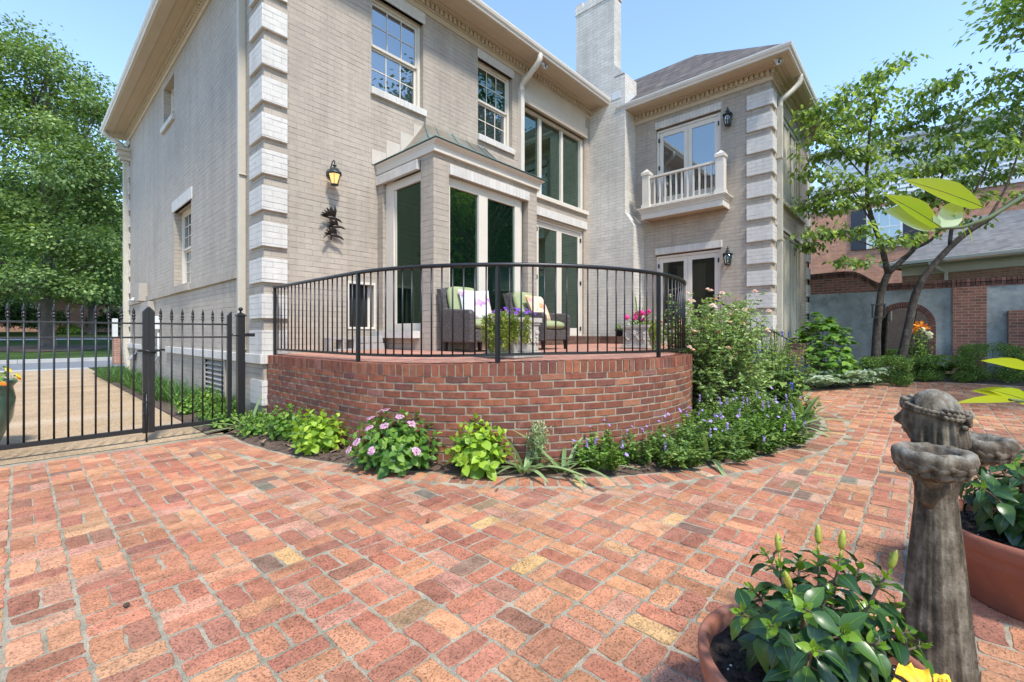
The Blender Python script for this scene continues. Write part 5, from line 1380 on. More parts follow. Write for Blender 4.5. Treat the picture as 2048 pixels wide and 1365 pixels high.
# silvery spiky plant
t = thing_plant('silver_plant', (2.97, 2.40, .02), 'upright silvery plant with needle leaves against the terrace wall', 'plant')
B = []; D = []; m = MB()
for i in range(26):
    a = U(0, 6.3); r = U(.0, .11); h = U(.26, .42); tip = np.array([math.cos(a)*r*1.15, math.sin(a)*r*1.15, h]); m.tube([(tip[0]*.3, tip[1]*.3, 0), tuple(tip)], .002, 4)
    for k in range(34):
        u = U(.2, 1); an = U(0, 6.3); B.append(tip*np.array([lerp(.3, 1, u), lerp(.3, 1, u), u])); D.append((math.cos(an), math.sin(an), U(.3, 1.2)))
part('foliage', leaves(np.array(B), np.array(D), np.tile([0, 0, 1.], (len(B), 1)), rng.uniform(.028, .052, len(B)), .0042, T_DIA, .1, .1), G['silver'], t); m.build('stems', M['stem'], t)

def perennial(o, label, r, h, n, mat=None, flowers=0, fmat=None, L=.045, spires=True):
    t = thing_plant('flowering_perennial', o, label, 'plant', 'purple-flowered plants along the bed')
    B = []; D = []; m = MB(); tips = []
    for i in range(n):
        a = U(0, 6.3); q = math.sqrt(U(0, 1)); hh = h*U(.55, 1.05)*(1-.35*q); tip = np.array([math.cos(a)*r*q*1.1, math.sin(a)*r*q*1.1, hh]); tips.append(tip)
        m.tube([(tip[0]*.55, tip[1]*.55, 0), (tip[0]*.8, tip[1]*.8, hh*.55), tuple(tip)], .0022, 4)
        for k in range(34):
            u = U(.1, 1.0); B.append((tip[0]*lerp(.55, 1, u), tip[1]*lerp(.55, 1, u), hh*u)); an = U(0, 6.3); D.append((math.cos(an), math.sin(an), U(-.1, .9)))
    part('foliage', leaves(np.array(B), np.array(D), np.tile([0, 0, 1.], (len(B), 1))+rng.normal(size=(len(B), 3))*.3, rng.uniform(.6, 1.25, len(B))*L, L*.22, T_OVAL, .3, .2), mat or G['mid'], t)
    if flowers:
        for i in range(flowers):
            C = []; Nn = []; S_ = []
            p = random.choice(tips)*np.array([1.05, 1.05, 1]); p = p+np.array([U(-.03, .03), U(-.03, .03), U(.03, .16)]); a = tuple(p*np.array([.9, .9, .7])); m.tube([a, tuple(p)], .0014, 4)
            if spires and U(0, 1) < .45:
                for k in range(16): C.append(p+np.array([U(-.007, .007), U(-.007, .007), -k*.0042])); Nn.append((U(-1, 1), U(-1, 1), .4)); S_.append(.0085)
            else: C.append(p); Nn.append((U(-.6, .3), U(-1, 0), .8)); S_.append(U(.014, .021))
            part('flower', florets(C, Nn, np.array(S_), 5), fmat or G['violet'], t)
    m.build('stems', M['stem'], t)
PP = [(3.38, 2.02, .24, .26, 26, 6), (3.74, 1.80, .27, .30, 30, 6), (4.12, 1.62, .27, .36, 30, 8), (4.52, 1.46, .29, .38, 32, 9), (4.98, 1.36, .29, .42, 34, 11), (5.45, 1.22, .29, .40, 34, 9), (5.86, 1.22, .28, .40, 32, 6), (4.62, 1.72, .24, .44, 24, 6), (5.25, 1.62, .3, .5, 32, 7), (3.55, 2.16, .2, .38, 12, 7)]
PLB = ['low green plant with a few violet flowers nearest the drooping irises', 'second low violet-flowered plant from the drooping irises', 'green violet-flowered plant in front of the middle of the curved wall', 'violet-flowered plant at the middle of the bed edge', 'fuller violet-flowered plant left of the rose bush foot', 'violet-flowered plant directly in front of the rose bush', 'violet-flowered plant beside the broad pale irises', 'taller violet-flowered plant against the right part of the curved wall', 'tallest violet-flowered plant at the foot of the rose bush', 'sparse plant with thin stalks of violet spires against the curved wall']
for (x, y, r, h, n, f), lb in zip(PP, PLB): perennial((x, y, .02), lb, r*1.22, h*1.08, int(n*1.5), G['bright'] if n in (34, 26, 24) else G['mid'], f)

for (x, y, r, h, n, f), lb in zip([(3.9, 1.55, .2, .2, 20, 2), (4.35, 1.34, .2, .22, 20, 3), (4.85, 1.20, .2, .24, 20, 2), (5.35, 1.06, .2, .22, 20, 3), (5.7, 1.45, .3, .5, 30, 5), (6.6, 1.30, .3, .45, 28, 4)],
   ['low leafy tuft at the bed edge below the middle of the wall', 'second low leafy tuft at the bed edge, left of the rose bush', 'third low leafy tuft along the bed edge in front of the rose bush', 'last low leafy tuft at the bed edge before the broad pale irises', 'violet-flowered plant tucked under the rose bush', 'violet-flowered plant between the rose bush and the right-hand irises']): perennial((x, y, .02), lb, r*1.25, h*1.1, int(n*1.5), G['mid'], f, L=.05)
# rose bush
RBO = (6.14, 2.02, .02)
t = thing_plant('rose_bush', RBO, 'big rose bush with small pale leaves and pink roses over the terrace wall end', 'shrub')
B = []; D = []; m = MB(); tips = []
for i in range(440):
    a = U(0, 6.3); q = U(0, 1)**.45; z = U(.18, 1.62); rr = (.92*math.sqrt(max(0.06, 1-((z-.85)/.95)**2)))*q
    tip = np.array([math.cos(a)*rr*1.0, math.sin(a)*rr*.85, z]); base = np.array([U(-.2, .2), U(-.15, .15), 0]); mid = np.array([base[0]*.6+tip[0]*.45, base[1]*.6+tip[1]*.45, z*.62+.1])
    pts = [tuple((1-s)**2*base+2*s*(1-s)*mid+s*s*tip) for s in (0, .25, .5, .75, 1)]; m.tube(pts, [.007, .006, .0045, .003, .002], 5); tips.append(tip)
    for k in range(14):
        s = U(.5, 1.05); c = (1-s)**2*base+2*s*(1-s)*mid+s*s*tip; d = rng.normal(size=3)*np.array([1, 1, .6])+np.array([math.cos(a), math.sin(a), .3])*.5; d = nrm(d); x = nrm(np.cross(d, [0, 0, 1]))
        for j, (u, sx) in enumerate(((.022, -1), (.022, 1), (.045, -1), (.045, 1), (.055, 0))):
            B.append(c+d*u); D.append(d*(.5 if sx else 1)+x*sx)
B = np.array(B); D = np.array(D)
part('foliage', leaves(B, D, np.tile([0, 0, 1.], (len(B), 1))+rng.normal(size=(len(B), 3))*.45, rng.uniform(.026, .048, len(B)), rng.uniform(.011, .017, len(B)), T_DIA, .2, .25), G['rose'], t)
m.build('canes', M['twig'], t)
def roses(ps, s, mat, name):
    for p in ps:
        parts = []
        for ring, (k, cup, sc_) in enumerate(((6, .15, 1.), (6, .6, .8), (5, 1.3, .6), (4, 2.4, .42))):
            C = [np.array(p)+np.array([0, 0, .004*ring])]; parts.append(florets(C, [(U(-.5, .2), U(-.6, .1), 1.)], s*sc_, k, cup))
        part(name, joinl(parts), mat, t, True)
front = [p for p in tips if p[2] > .5 and (p[0]*.74+p[1]*.67) < .25]
up = [p for p in tips if p[2] > 1.1]
roses([p*1.05 for p in random.sample(up, min(20, len(up)))]+[np.array([-.85, -.02, .98]), np.array([-.82, -.05, .94])]+[p*1.06 for p in random.sample(front, min(12, len(front)))], .040, G['rosepink'], 'rose_flower')
roses([p*1.04 for p in random.sample(up, min(13, len(up)))], .027, G['fade'], 'faded_rose')

# tall salvia with blue spires
def salvia(o, label, r, h, n, L=.085, blue=9):
    t = thing_plant('salvia_plant', o, label, 'plant', 'blue-flowered salvias at the end of the bed')
    P, A = [], []; m = MB()
    for i in range(n):
        a = U(0, 6.3); q = math.sqrt(U(0, 1)); hh = h*U(.4, 1.05)*(1-.3*q); P.append((math.cos(a)*r*q, math.sin(a)*r*q, hh)); A.append((math.cos(a)*.3*q, math.sin(a)*.3*q, 1))
    part('foliage', rosettes(np.array(P), np.array(A), 7, .035, (.03, L), .36, (30, 95), T_HEART, .35, .15), G['mid'] if blue in (5, 3) and L > .09 else G['bright'], t, True)
    stems_to(m, P, .004, 0, .8)
    for i in range(blue):
        C = []; Nn = []
        p = np.array(random.choice(P))+np.array([U(-.05, .05), U(-.05, .05), .0])
        for k in range(22): C.append(p+np.array([U(-.010, .010), U(-.010, .010), .0+k*.0045])); Nn.append((U(-1, 1), U(-1, 1), .2))
        part('flower_spire', florets(C, Nn, .013, 3), G['blue'], t)
    m.build('stems', M['stem'], t)
salvia((7.18, 1.52, .02), 'tall salvia with heart-shaped leaves right of the rose bush', .50, 1.22, 90, .14, 3)
salvia((7.75, 1.75, .02), 'salvia with blue spires in front of the brick pier', .5, .95, 70, .11, 5)
salvia((8.6, 2.15, .05), 'bright salvia rising under the stair rail', .6, 1.45, 90, .11, 3)
salvia((10.55, 1.70, .06), 'small salvia with deep blue flowers at the foot of the brick pier', .28, .62, 16, .07, 10)
salvia((9.9, 2.05, .06), 'bright salvia behind the stair rail beside the brick pier', .42, 1.25, 26, .08, 4)
# oak-leaf hydrangea
t = thing_plant('oakleaf_shrub', (11.62, 1.56, .08), 'large broad-leaved green shrub against the blue-grey wall beside the house', 'shrub')
P, A = dome(100, .78, .62, 1.55, .15, -.1); parts = []
for dx, da in ((0, 0), (.0, 2.1), (.0, 4.2)):
    pass
B = []; D = []; N2 = []
for p, a in zip(P, A):
    for k in range(7):
        an = U(0, 6.3); o = np.array([math.cos(an), math.sin(an), U(-.5, .2)]); B.append(p-a*U(0, .18)); D.append(o+a*.25); N2.append(a+np.array([0, 0, .7])+rng.normal(size=3)*.2)
B = np.array(B); D = np.array(D); N2 = np.array(N2); LL = rng.uniform(.10, .19, len(B)); TI = rng.random(len(B))
S_ = nrm(np.cross(nrm(D), N2))
part('foliage', joinl([leaves(B, D, N2, LL, LL*.30, T_LEAF, .3, .12, TI), leaves(B, nrm(D)*.8+S_*.62, N2, LL*.72, LL*.19, T_LEAF, .25, .1, TI), leaves(B, nrm(D)*.8-S_*.62, N2, LL*.72, LL*.19, T_LEAF, .25, .1, TI)]), G['oak'], t, True)
m = MB(); stems_to(m, P[::3], .008); m.build('stems', M['twig'], t)
# ferns
def fern(o, label, n, L, mat, group):
    t = thing_plant('fern_plant', o, label, 'fern', group); B = []; D = []; N2 = []; LL = []; m = MB()
    for i in range(n):
        a = 2*math.pi*i/n+U(-.3, .3); out = np.array([math.cos(a), math.sin(a), 0]); l = L*U(.7, 1.1); h = U(.35, .75); pts = []
        for k in range(15):
            u = k/14; pts.append(out*(l*u*.92)+np.array([0, 0, l*(h*u*2.3-h*1.75*u*u)]))
        m.tube([tuple(p) for p in pts], .002, 4); sd = np.cross(out, [0, 0, 1])
        for k in range(2, 15):
            u = k/14; w = l*.30*math.sin(math.pi*min(1, u*.93+.08))**.8
            for s in (-1, 1): B.append(pts[k]); D.append(sd*s+out*.45+np.array([0, 0, U(-.25, .15)])); N2.append(np.array([0, 0, 1.])+rng.normal(size=3)*.55); LL.append(w*U(.85, 1.1))
    LL = np.array(LL); part('fronds', leaves(np.array(B), np.array(D), np.array(N2), LL, LL*.20+.006, T_DIA, .15, .15), mat, t); m.build('stems', M['stem'], t)
for (x, y, l, lb) in ((10.72, 1.52, .62, 'silvery fern nearest the brick pier'), (11.12, 1.22, .68, 'silvery fern in the middle of the clump along the path'), (11.5, .98, .6, 'silvery fern beside the black path light'), (11.05, 1.55, .62, 'silvery fern under the broad-leaved shrub')):
    fern((x, y, gz(x, y)), lb, 15, l, G['fern'], 'silvery ferns along the path')
for (x, y, l, lb) in ((14.1, .15, .75, 'tall green fern right of the dogwood trunk, in front of the arch'), (13.9, -.30, .6, 'pale green fern against the blue-grey wall right of the arch'), (13.3, .95, .55, 'green fern left of the dogwood trunks'), (12.6, 1.15, .5, 'green fern between the broad-leaved shrub and the boxwoods')):
    fern((x, y, gz(x, y)+.03), lb, 14, l, G['greenfern'], 'green ferns by the garden wall')
# clipped boxwoods
def boxwood(o, label, rx, ry, h, n, e=.45, rz=0):
    t = thing_plant('boxwood_shrub', o, label, 'shrub', 'clipped boxwoods by the garden wall'); t.rotation_euler = (0, 0, rz)
    d = rdir(n); sp = lambda v, p: np.sign(v)*np.abs(v)**p
    P = np.stack([rx*sp(d[:, 0], e), ry*sp(d[:, 1], e), h/2+h/2*sp(d[:, 2], e)], 1)
    lump = 1+.05*np.sin(d[:, 0]*7+d[:, 2]*5)+.05*np.sin(d[:, 1]*9+d[:, 2]*3)
    P = (P-[0, 0, h/2])*(lump*rng.uniform(.70, 1.03, n))[:, None]+[0, 0, h/2]
    keep = P[:, 2] > .01; P = P[keep]; d = d[keep]
    part('foliage', leaves(P, d+rng.normal(size=d.shape)*.8, d+rng.normal(size=d.shape)*.5+[0, 0, .4], rng.uniform(.018, .032, len(P)), .010, T_DIA, .1, .2), G['box'], t)
boxwood((12.05, .52, gz(12, .5)), 'low clipped boxwood at the corner of the path beside the black path light', .42, .42, .56, 11000)
boxwood((13.05, .22, gz(13, .2)), 'low clipped boxwood behind the corner one, left part of the hedge', .40, .46, .52, 9000)
boxwood((13.25, -.42, gz(13.2, -.4)), 'low clipped boxwood at the right end of the hedge below the arch', .40, .42, .52, 9000)
boxwood((13.45, -1.08, gz(13.4, -1)), 'larger loose boxwood in front of the brick wall pier', .52, .50, .78, 13000, .6)
# lily-turf border along the side wall: nobody could count its blades
n = 5200; yy = rng.uniform(7.2, 16.9, n); w = np.clip((yy-7.2)*.16+.12, .1, .52); xx = 2.10-rng.random(n)*w-.02
xx = np.where(yy > 14, xx-.15*rng.random(n), xx); an = rng.uniform(0, 6.3, n); out = np.stack([np.cos(an), np.sin(an), np.zeros(n)], 1); ln = rng.uniform(.1, 1.1, n)
arr = leaves(np.stack([xx, yy, np.full(n, .02)], 1), out*ln[:, None]+[0, 0, 1], -out*.8+[0, 0, .6], rng.uniform(.18, .40, n), .006, T_BLADE, rng.uniform(.2, .8, n), 0)
o_ = part('lilyturf_border', arr, G['liri'], None); tag(o_, 'dense strip of dark green lily-turf growing along the foot of the side wall', 'ground cover', None, 'stuff')
# ---- plants in the terrace planters ---------------------------------------------------------
def trumpets(C, Nn, s): return florets(C, Nn, s, 5, .35)
t = thing_plant('petunia_plant', (PL1[0], PL1[1], 1.29), 'purple petunias growing in the front square planter', 'plant')
P, A = dome(26, .22, .22, .11, .0, .1); part('foliage', rosettes(P, A, 5, .018, (.02, .045), .4), G['bright'], t)
C = [p*1.1+np.array([0, 0, .02]) for p in P[:22]]; 
for c_, a_ in zip(C, A): part('flower', trumpets([c_], [a_+np.array([-.3, -.4, 0])], .024), G['purple'], t)
def moss(o, label, pts):
    t = thing_plant('trailing_moss', o, label, 'plant', 'yellow-green trailing plants on the planters'); B = []; D = []; m = MB()
    for (x, y, z, l) in pts:
        q = [np.array([x, y, z])]; d = np.array([U(-.4, .1), U(-.4, .1), -1.])
        for k in range(9): q.append(q[-1]+nrm(d+rng.normal(size=3)*.35)*l/9)
        m.tube([tuple(p) for p in q], .0025, 4)
        for p in q:
            for k in range(9): B.append(p); D.append(rng.normal(size=3)+np.array([0, 0, .3]))
    B = np.array(B); part('foliage', leaves(B, np.array(D), rdir(len(B)), rng.uniform(.02, .045, len(B)), .007, T_DIA, .1, .1), G['moss'], t); m.build('stems', M['stem'], t)
moss((PL1[0], PL1[1], 1.29), 'yellow-green moss-like plant trailing down the left side of the front planter', [(U(-.26, -.20), U(-.22, .2), U(-.05, .08), U(.15, .40)) for k in range(26)]+[(U(-.24, -.16), U(-.25, -.21), U(-.04, .04), U(.1, .3)) for k in range(6)]+[(-.05+U(-.03, .03), -.24, .02, .26) for k in range(3)])
moss((PL2[0], PL2[1], 1.27), 'yellow-green moss-like plant trailing down the face of the rear planter', [(U(-.1, .24), U(-.27, -.21), U(-.05, .06), U(.12, .32)) for k in range(24)]+[(U(.0, .24), U(-.2, .1), U(.0, .12), U(.05, .15)) for k in range(10)])
t = thing_plant('geranium_plant', (PL2[0], PL2[1], 1.27), 'magenta geraniums in the right-hand planter', 'plant')
P, A = dome(18, .22, .22, .12, .0, .1); part('foliage', rosettes(P, A, 4, .02, (.03, .06), .5), G['mid'], t)
fl = []
for k in range(9):
    c = np.array([U(-.24, .12), U(-.22, .15), U(.12, .26)]); d = rdir(26); fl.append(florets([c+v*.042 for v in d], list(d), .02, 5))
for f_ in fl: part('flower_head', f_, G['magenta'], t)
blades('spike_grass', (PL2[0]+.05, PL2[1]+.05, 1.26), 'tall spiky grass fan in the right-hand planter behind the geraniums', 26, (.35, .62), .009, G['iris'], (.05, .9), (.0, .4), .02, 'plant')
for k, (x, y, lab, fm) in enumerate(((9.62, 5.02, 'small terracotta pot of white flowers on the door step', 'white'), (9.66, 5.32, 'small dark pot of green leaves on the door step', None), (9.60, 4.72, 'small pot of magenta flowers beside the right-hand planter', 'magenta'))):
    pt = empty('flower_pot', (x, y, 1.10), lab, 'flower pot', 'small flower pots on the door step')
    m = MB(); m.lathe([(.0, 0), (.07, 0), (.095, .13), (.105, .13), (.105, .16), (.09, .16), (.085, .13), (.0, .13)], 18); m.build('pot', M['dark'] if k == 1 else M['terracotta'], pt)
    P, A = dome(16, .13, .13, .20, .03, 0); pp = thing_plant('potted_plant', (x, y, 1.22), ['leafy plant with white flowers in the small terracotta pot', 'plain green plant in the small dark pot', 'magenta-flowered plant in the small pot beside the right-hand planter'][k], 'plant', 'plants in the small pots on the step')
    part('foliage', rosettes(P, A, 4, .02, (.025, .06), .4), G['hydr'], pp)
    if fm: part('flower', florets([p*1.05 for p in P], list(A), .03, 5), G[fm], pp)
# green pot with yellow flowers inside the gate
pt = empty('glazed_pot', (-.30, 6.95, 0), 'tall glazed green pot at the left edge of the drive inside the gate', 'flower pot')
m = MB(); m.lathe([(.0, 0), (.14, 0), (.17, .03), (.27, .30), (.29, .50), (.27, .62), (.30, .66), (.30, .69), (.26, .69), (.25, .62), (.0, .60)], 28); m.build('pot', M['green_pot'], pt)
t = thing_plant('potted_plant', (-.30, 6.95, .62), 'yellow and orange flowers in the tall glazed green pot', 'plant'); P, A = dome(34, .33, .33, .25, .0, 0); part('foliage', rosettes(P, A, 4, .02, (.025, .06), .35), G['bright'], t)
part('flower', florets([p*1.12+[0, 0, .03] for p in P[::2]], list(A[::2]), .032, 7), G['yellow'], t); part('flower', florets([p*1.14 for p in P[1::5]], list(A[1::5]), .03, 7), G['orange'], t)
# ======================= statue, big pots and hibiscus in the foreground ======================
ST = at(1872, 1413, 1.42)*[1, 1, 0]; face = np.array([.237, .972, 0]); arm = np.array([.972, -.237, 0]); UPZ = np.array([0, 0, 1.])
st = empty('garden_statue', tuple(ST), 'weathered cast-stone girl holding out two shallow bowls on the brick patio', 'statue')
def W(a, f, z): return tuple(arm*a+face*f+UPZ*z)         # a: towards the far bowl, f: where she faces
rngf = np.random.default_rng(3); fph = rngf.uniform(0, 6.28, 8)
def robe(r, z, a, i):
    u = 1-z/.74; pl = .55*abs(math.sin(6.5*a+fph[0]+1.2*z+.5*math.sin(3*a)))**.55+.3*abs(math.sin(11*a+fph[1]-2*z))**.6+.15*math.sin(29*a+fph[2]); k = .90+.17*pl*(.25+.9*max(0, u)) if z < .70 else .97
    x, y = r*.68*math.cos(a)*k, r*.66*math.sin(a)*k
    q = W(x, y, z+.006*math.sin(9*a)*(1 if i < 2 else 0)); return q
m = MB(); prof = [(.150, 0), (.153, .012), (.147, .05), (.138, .12), (.128, .22), (.118, .32), (.108, .42), (.099, .50), (.090, .57), (.084, .62), (.080, .655), (.090, .69), (.108, .73), (.114, .755), (.100, .775), (.070, .79), (.045, .80)]
P2 = []
for (r0, z0), (r1, z1) in zip(prof[:-1], prof[1:]):
    for k in range(3): P2.append((lerp(r0, r1, k/3), lerp(z0, z1, k/3)))
P2.append(prof[-1]); m.lathe(P2, 96, (0, 0, 0), robe); m.build('robe', M['stone'], st)
# base block
m = MB(); m.lathe([(.0, -.01), (.170, -.01), (.172, .018), (.155, .022), (.0, .022)], 40, (0, 0, 0), lambda r, z, a, i: W(r*.72*math.cos(a), r*.7*math.sin(a), z)); m.build('plinth', M['stone'], st)
# head with a face: an oval pushed out where brow, nose, lips and chin stand
HC = np.array(W(0, .014, .885))
def headpt(th, ph):
    ct, stn = math.cos(th), math.sin(th)                     # th from the crown, ph 0 = face direction
    f, a = stn*math.cos(ph), stn*math.sin(ph); z = ct
    R = 1.; 
    def bumpf(z0, w, p0, pw, amp): return amp*math.exp(-((z-z0)/w)**2-((ph-p0)/pw)**2)
    d = 0
    d += bumpf(-.06, .16, 0, .16, .24)+bumpf(-.20, .07, 0, .24, .10)           # nose
    d += bumpf(.16, .10, .0, .9, .05)                                             # brow
    d -= bumpf(.02, .08, .36, .15, .09)+bumpf(.02, .08, -.36, .15, .09)           # eye hollows
    d += bumpf(.02, .045, .36, .10, .05)+bumpf(.02, .045, -.36, .10, .05)           # eyes
    d += bumpf(-.42, .05, 0, .26, .10)+bumpf(-.53, .05, 0, .24, .09)-bumpf(-.475, .02, 0, .28, .06)   # lips
    d += bumpf(-.82, .14, 0, .5, .13)+bumpf(-.25, .25, .75, .35, .05)+bumpf(-.25, .25, -.75, .35, .05)  # chin, cheeks
    jaw = 1-.16*max(0, -z)**1.5
    return W(a*.056*(1+d*.6)*jaw, f*.069*(1+d*1.2)*(1-.05*max(0, -z))+.004, z*.084)
m = MB(); nt, npn = 60, 84; vs = []; fs = []
for i in range(nt+1):
    for j in range(npn):
        ph = (2*math.pi*j/npn+math.pi) % (2*math.pi)-math.pi; q = headpt(math.pi*i/nt, ph); vs.append((q[0]+HC[0], q[1]+HC[1], q[2]+HC[2]))
for i in range(nt):
    for j in range(npn): fs.append((i*npn+j, i*npn+(j+1) % npn, (i+1)*npn+(j+1) % npn, (i+1)*npn+j))
m.smooth = True; m.add(vs, fs); m.tube([W(0, .0, .765), W(0, .0, .79), W(0, .004, .83)], [.050, .036, .034], 20); m.build('head', M['stone'], st)
# hair: bobbed, straight, in strands, open in front of the face
m = MB(); nt, npn = 34, 110; vs = []; fs = []
for i in range(nt+1):
    u = i/nt
    for j in range(npn+1):
        ph = lerp(.86, 2*math.pi-.86, j/npn); edge = min(j, npn-j)/npn
        if u < .5:
            th = u/.5*1.5; r = math.sin(th); z = math.cos(th)*.096
        else:
            w_ = (u-.5)/.5; r = 1+.02*math.sin(w_*3)+.11*w_*w_*(.5-.5*math.cos(ph))-.10*max(0, (u-.9)/.1)**2; z = .007-.088*(u-.5)/.5
        tuck = (1-.10*max(0, 1-edge*14))
        fr = 1 if u > .35 else lerp(.0, 1., u/.35)
        phh = lerp(lerp(-math.pi, math.pi, j/npn)+math.pi, ph, min(1, max(0, (u-.22)/.15)))
        st_ = (.085*math.sin(phh*18+u*3+1.3*math.sin(u*5))+.05*math.sin(phh*31+u*2))*(.16+1.25*max(0, u-.30))
        rr = r*(1+st_)*tuck; q = W(rr*math.sin(phh)*.066, rr*math.cos(phh)*.072-.008, z); vs.append((q[0]+HC[0], q[1]+HC[1], q[2]+HC[2]+.004))
for i in range(nt):
    for j in range(npn): a = i*(npn+1)+j; fs.append((a, a+1, a+npn+2, a+npn+1))
m.smooth = True; m.add(vs, fs); hair = m.build('hair', M['stone'], st); sol = hair.modifiers.new('Solidify', 'SOLIDIFY'); sol.thickness = .010; sol.offset = -1
# flower band and braid round the head
m = MB(); nb = 46
for k in range(nb):
    a = 2*math.pi*k/nb; tl = .016*math.cos(a)
    for s in (-1, 1):
        q = np.array(W(math.sin(a)*.070, math.cos(a)*(.073 if math.cos(a) > 0 else .076)-.008, .034+tl+s*.004)); rt = Matrix.Rotation(a, 3, 'Z') @ Matrix.Rotation(.6*s, 3, 'X')
        m.ell(tuple(HC+q), (.0072, .0095, .0070), 7)
for c in (-.62, .62, -2.62, -2.25, math.pi):
    for k in range(7):
        an = 2*math.pi*k/6; d = .0 if k == 6 else .0135; a = c+d*math.cos(an)/.07
        q = np.array(W(math.sin(a)*.073, math.cos(a)*.075-.008, .040+.016*math.cos(a)+d*math.sin(an))); m.ell(tuple(HC+q), (.0088, .0088, .0088), 7)
for k in range(16):
    a = math.pi+U(-.34, .34); q = np.array(W(math.sin(a)*.076, math.cos(a)*.080-.008, .018+U(-.03, .012))); m.ell(tuple(HC+q), (.009, .009, .009), 7)
m.build('braid', M['stone'], st)
# arms, hands and the two bowls
for sg in (-1, 1):
    bc = (at(1955, 890, 1.53) if sg > 0 else at(1866, 918, 1.315))-ST
    m = MB(); sh = np.array(W(sg*.060, .0, .755)); el = np.array(W(sg*.085, -.01, .70)); wr_ = bc*.75+el*.25-UPZ*.03
    q, _ = smooth_path([tuple(sh), tuple((sh+el)/2), tuple(el), tuple(wr_), tuple(bc-UPZ*.055)], 14)
    m.tube([tuple(p) for p in q], [lerp(.036, .020, i/13) for i in range(14)], 14)
    q2 = [W(sg*.055, -.01, .75), W(sg*.085, -.012, .705), W(sg*.095, .0, .665), W(sg*.075, -.0, .63)]; m.tube(q2, [.036, .042, .03, .010], 12)
    m.build('arm', M['stone'], st)
    m = MB()
    for f in range(5):
        a0 = -1.0+f*.5+(0 if sg > 0 else math.pi); rr = (.044, .050, .052, .048, .037)[f]; an = math.atan2(arm[1], arm[0])+a0+math.pi
        p = [bc+np.array([math.cos(an)*rr*t_, math.sin(an)*rr*t_, -.060+.030*t_*t_]) for t_ in (.1, .5, .85, 1.1)]; m.tube([tuple(v) for v in p], [.010, .009, .0075, .005], 8)
    m.ell(tuple(bc-UPZ*.058), (.03, .03, .016), 12); m.build('hand', M['stone'], st)
    k_b = .76
    m = MB(); m.lathe([(r*k_b, z) for r, z in ((.0, -.060), (.055, -.058), (.090, -.042), (.116, -.014), (.126, .006), (.123, .022), (.108, .030), (.090, .028), (.078, .018), (.072, .004), (.05, -.004), (.0, -.008))], 72, tuple(bc), lambda r, z, a, i: (r*math.cos(a)*(1+.012*math.sin(a*12+i)+.008*math.sin(a*31)), r*math.sin(a)*(1+.012*math.sin(a*12+i)+.008*math.sin(a*31)), z+.002*math.sin(a*9)))
    for k in range(13):                                # leaf-and-flower relief round the outside
        a = 2*math.pi*k/13
        for da, rr, z, q, ti in ((0, .108, -.014, (.010, .026, .013), .5), (.20, .112, -.006, (.009, .022, .011), -.6), (.10, .094, -.034, (.010, .024, .012), .2)):
            rt = Matrix.Rotation(a+da, 3, 'Z') @ Matrix.Rotation(ti, 3, 'X'); m.ell((bc[0]+math.cos(a+da)*rr*k_b, bc[1]+math.sin(a+da)*rr*k_b, bc[2]+z), q, 8, rt)
    m.build('bowl', M['stone'], st)
# big terracotta pots
def bigpot(o, label, R, h, mat='terracotta'):
    t = empty('terracotta_pot', o, label, 'flower pot', 'large terracotta pots')
    m = MB(); m.lathe([(.0, 0), (R*.70, 0), (R*.72, .01), (R*.90, h*.62), (R*.935, h*.66), (R*.93, h*.70), (R*.97, h*.78), (R*.985, h*.80), (R, h*.83), (R*1.015, h*.93), (R*1.01, h*.985), (R*.985, h), (R*.94, h*.995), (R*.915, h*.97), (R*.90, h*.80), (.0, h*.80)], 72)
    m.build('pot', M[mat], t)
    m = MB(); n = 9; vs = [(0, 0, h*.86)]; fs = []
    for k in range(1, n+1):
        for a in range(48): r = R*.905*k/n; vs.append((r*math.cos(a*.1309), r*math.sin(a*.1309), h*.85+U(-.008, .010)))
    for a in range(48): fs.append((0, 1+a, 1+(a+1) % 48))
    for k in range(n-1):
        for a in range(48): p = 1+k*48+a; q = 1+k*48+(a+1) % 48; fs.append((p, p+48, q+48, q))
    m.add(vs, fs)
    for k in range(420):
        a = U(0, 6.3); r = R*.86*math.sqrt(U(0, 1)); s = U(.004, .012); m.m = 1 if U(0, 1) < .10 else 0
        s = s*.45 if m.m else s; m.ell((r*math.cos(a), r*math.sin(a), h*.855+U(0, .006)), (s, s*U(.5, 1), s*.5), 5)
    m.build('potting_soil', [M['soil_dark'], M['plastic']], t)
    return t
M['soil_dark'] = plain('dark_potting_soil', (.030, .020, .014), .95, .5, 40, .9, 90)
POT1 = (1.375, .20, 0.); POT2 = tuple(at(2085, 1100, 1.93)*[1, 1, 0])
bigpot(POT1, 'terracotta pot of hibiscus with green buds, nearest the camera', .275, .315)
bigpot(POT2, 'larger terracotta pot behind the statue at the right edge', .36, .32, 'terracotta_dark')
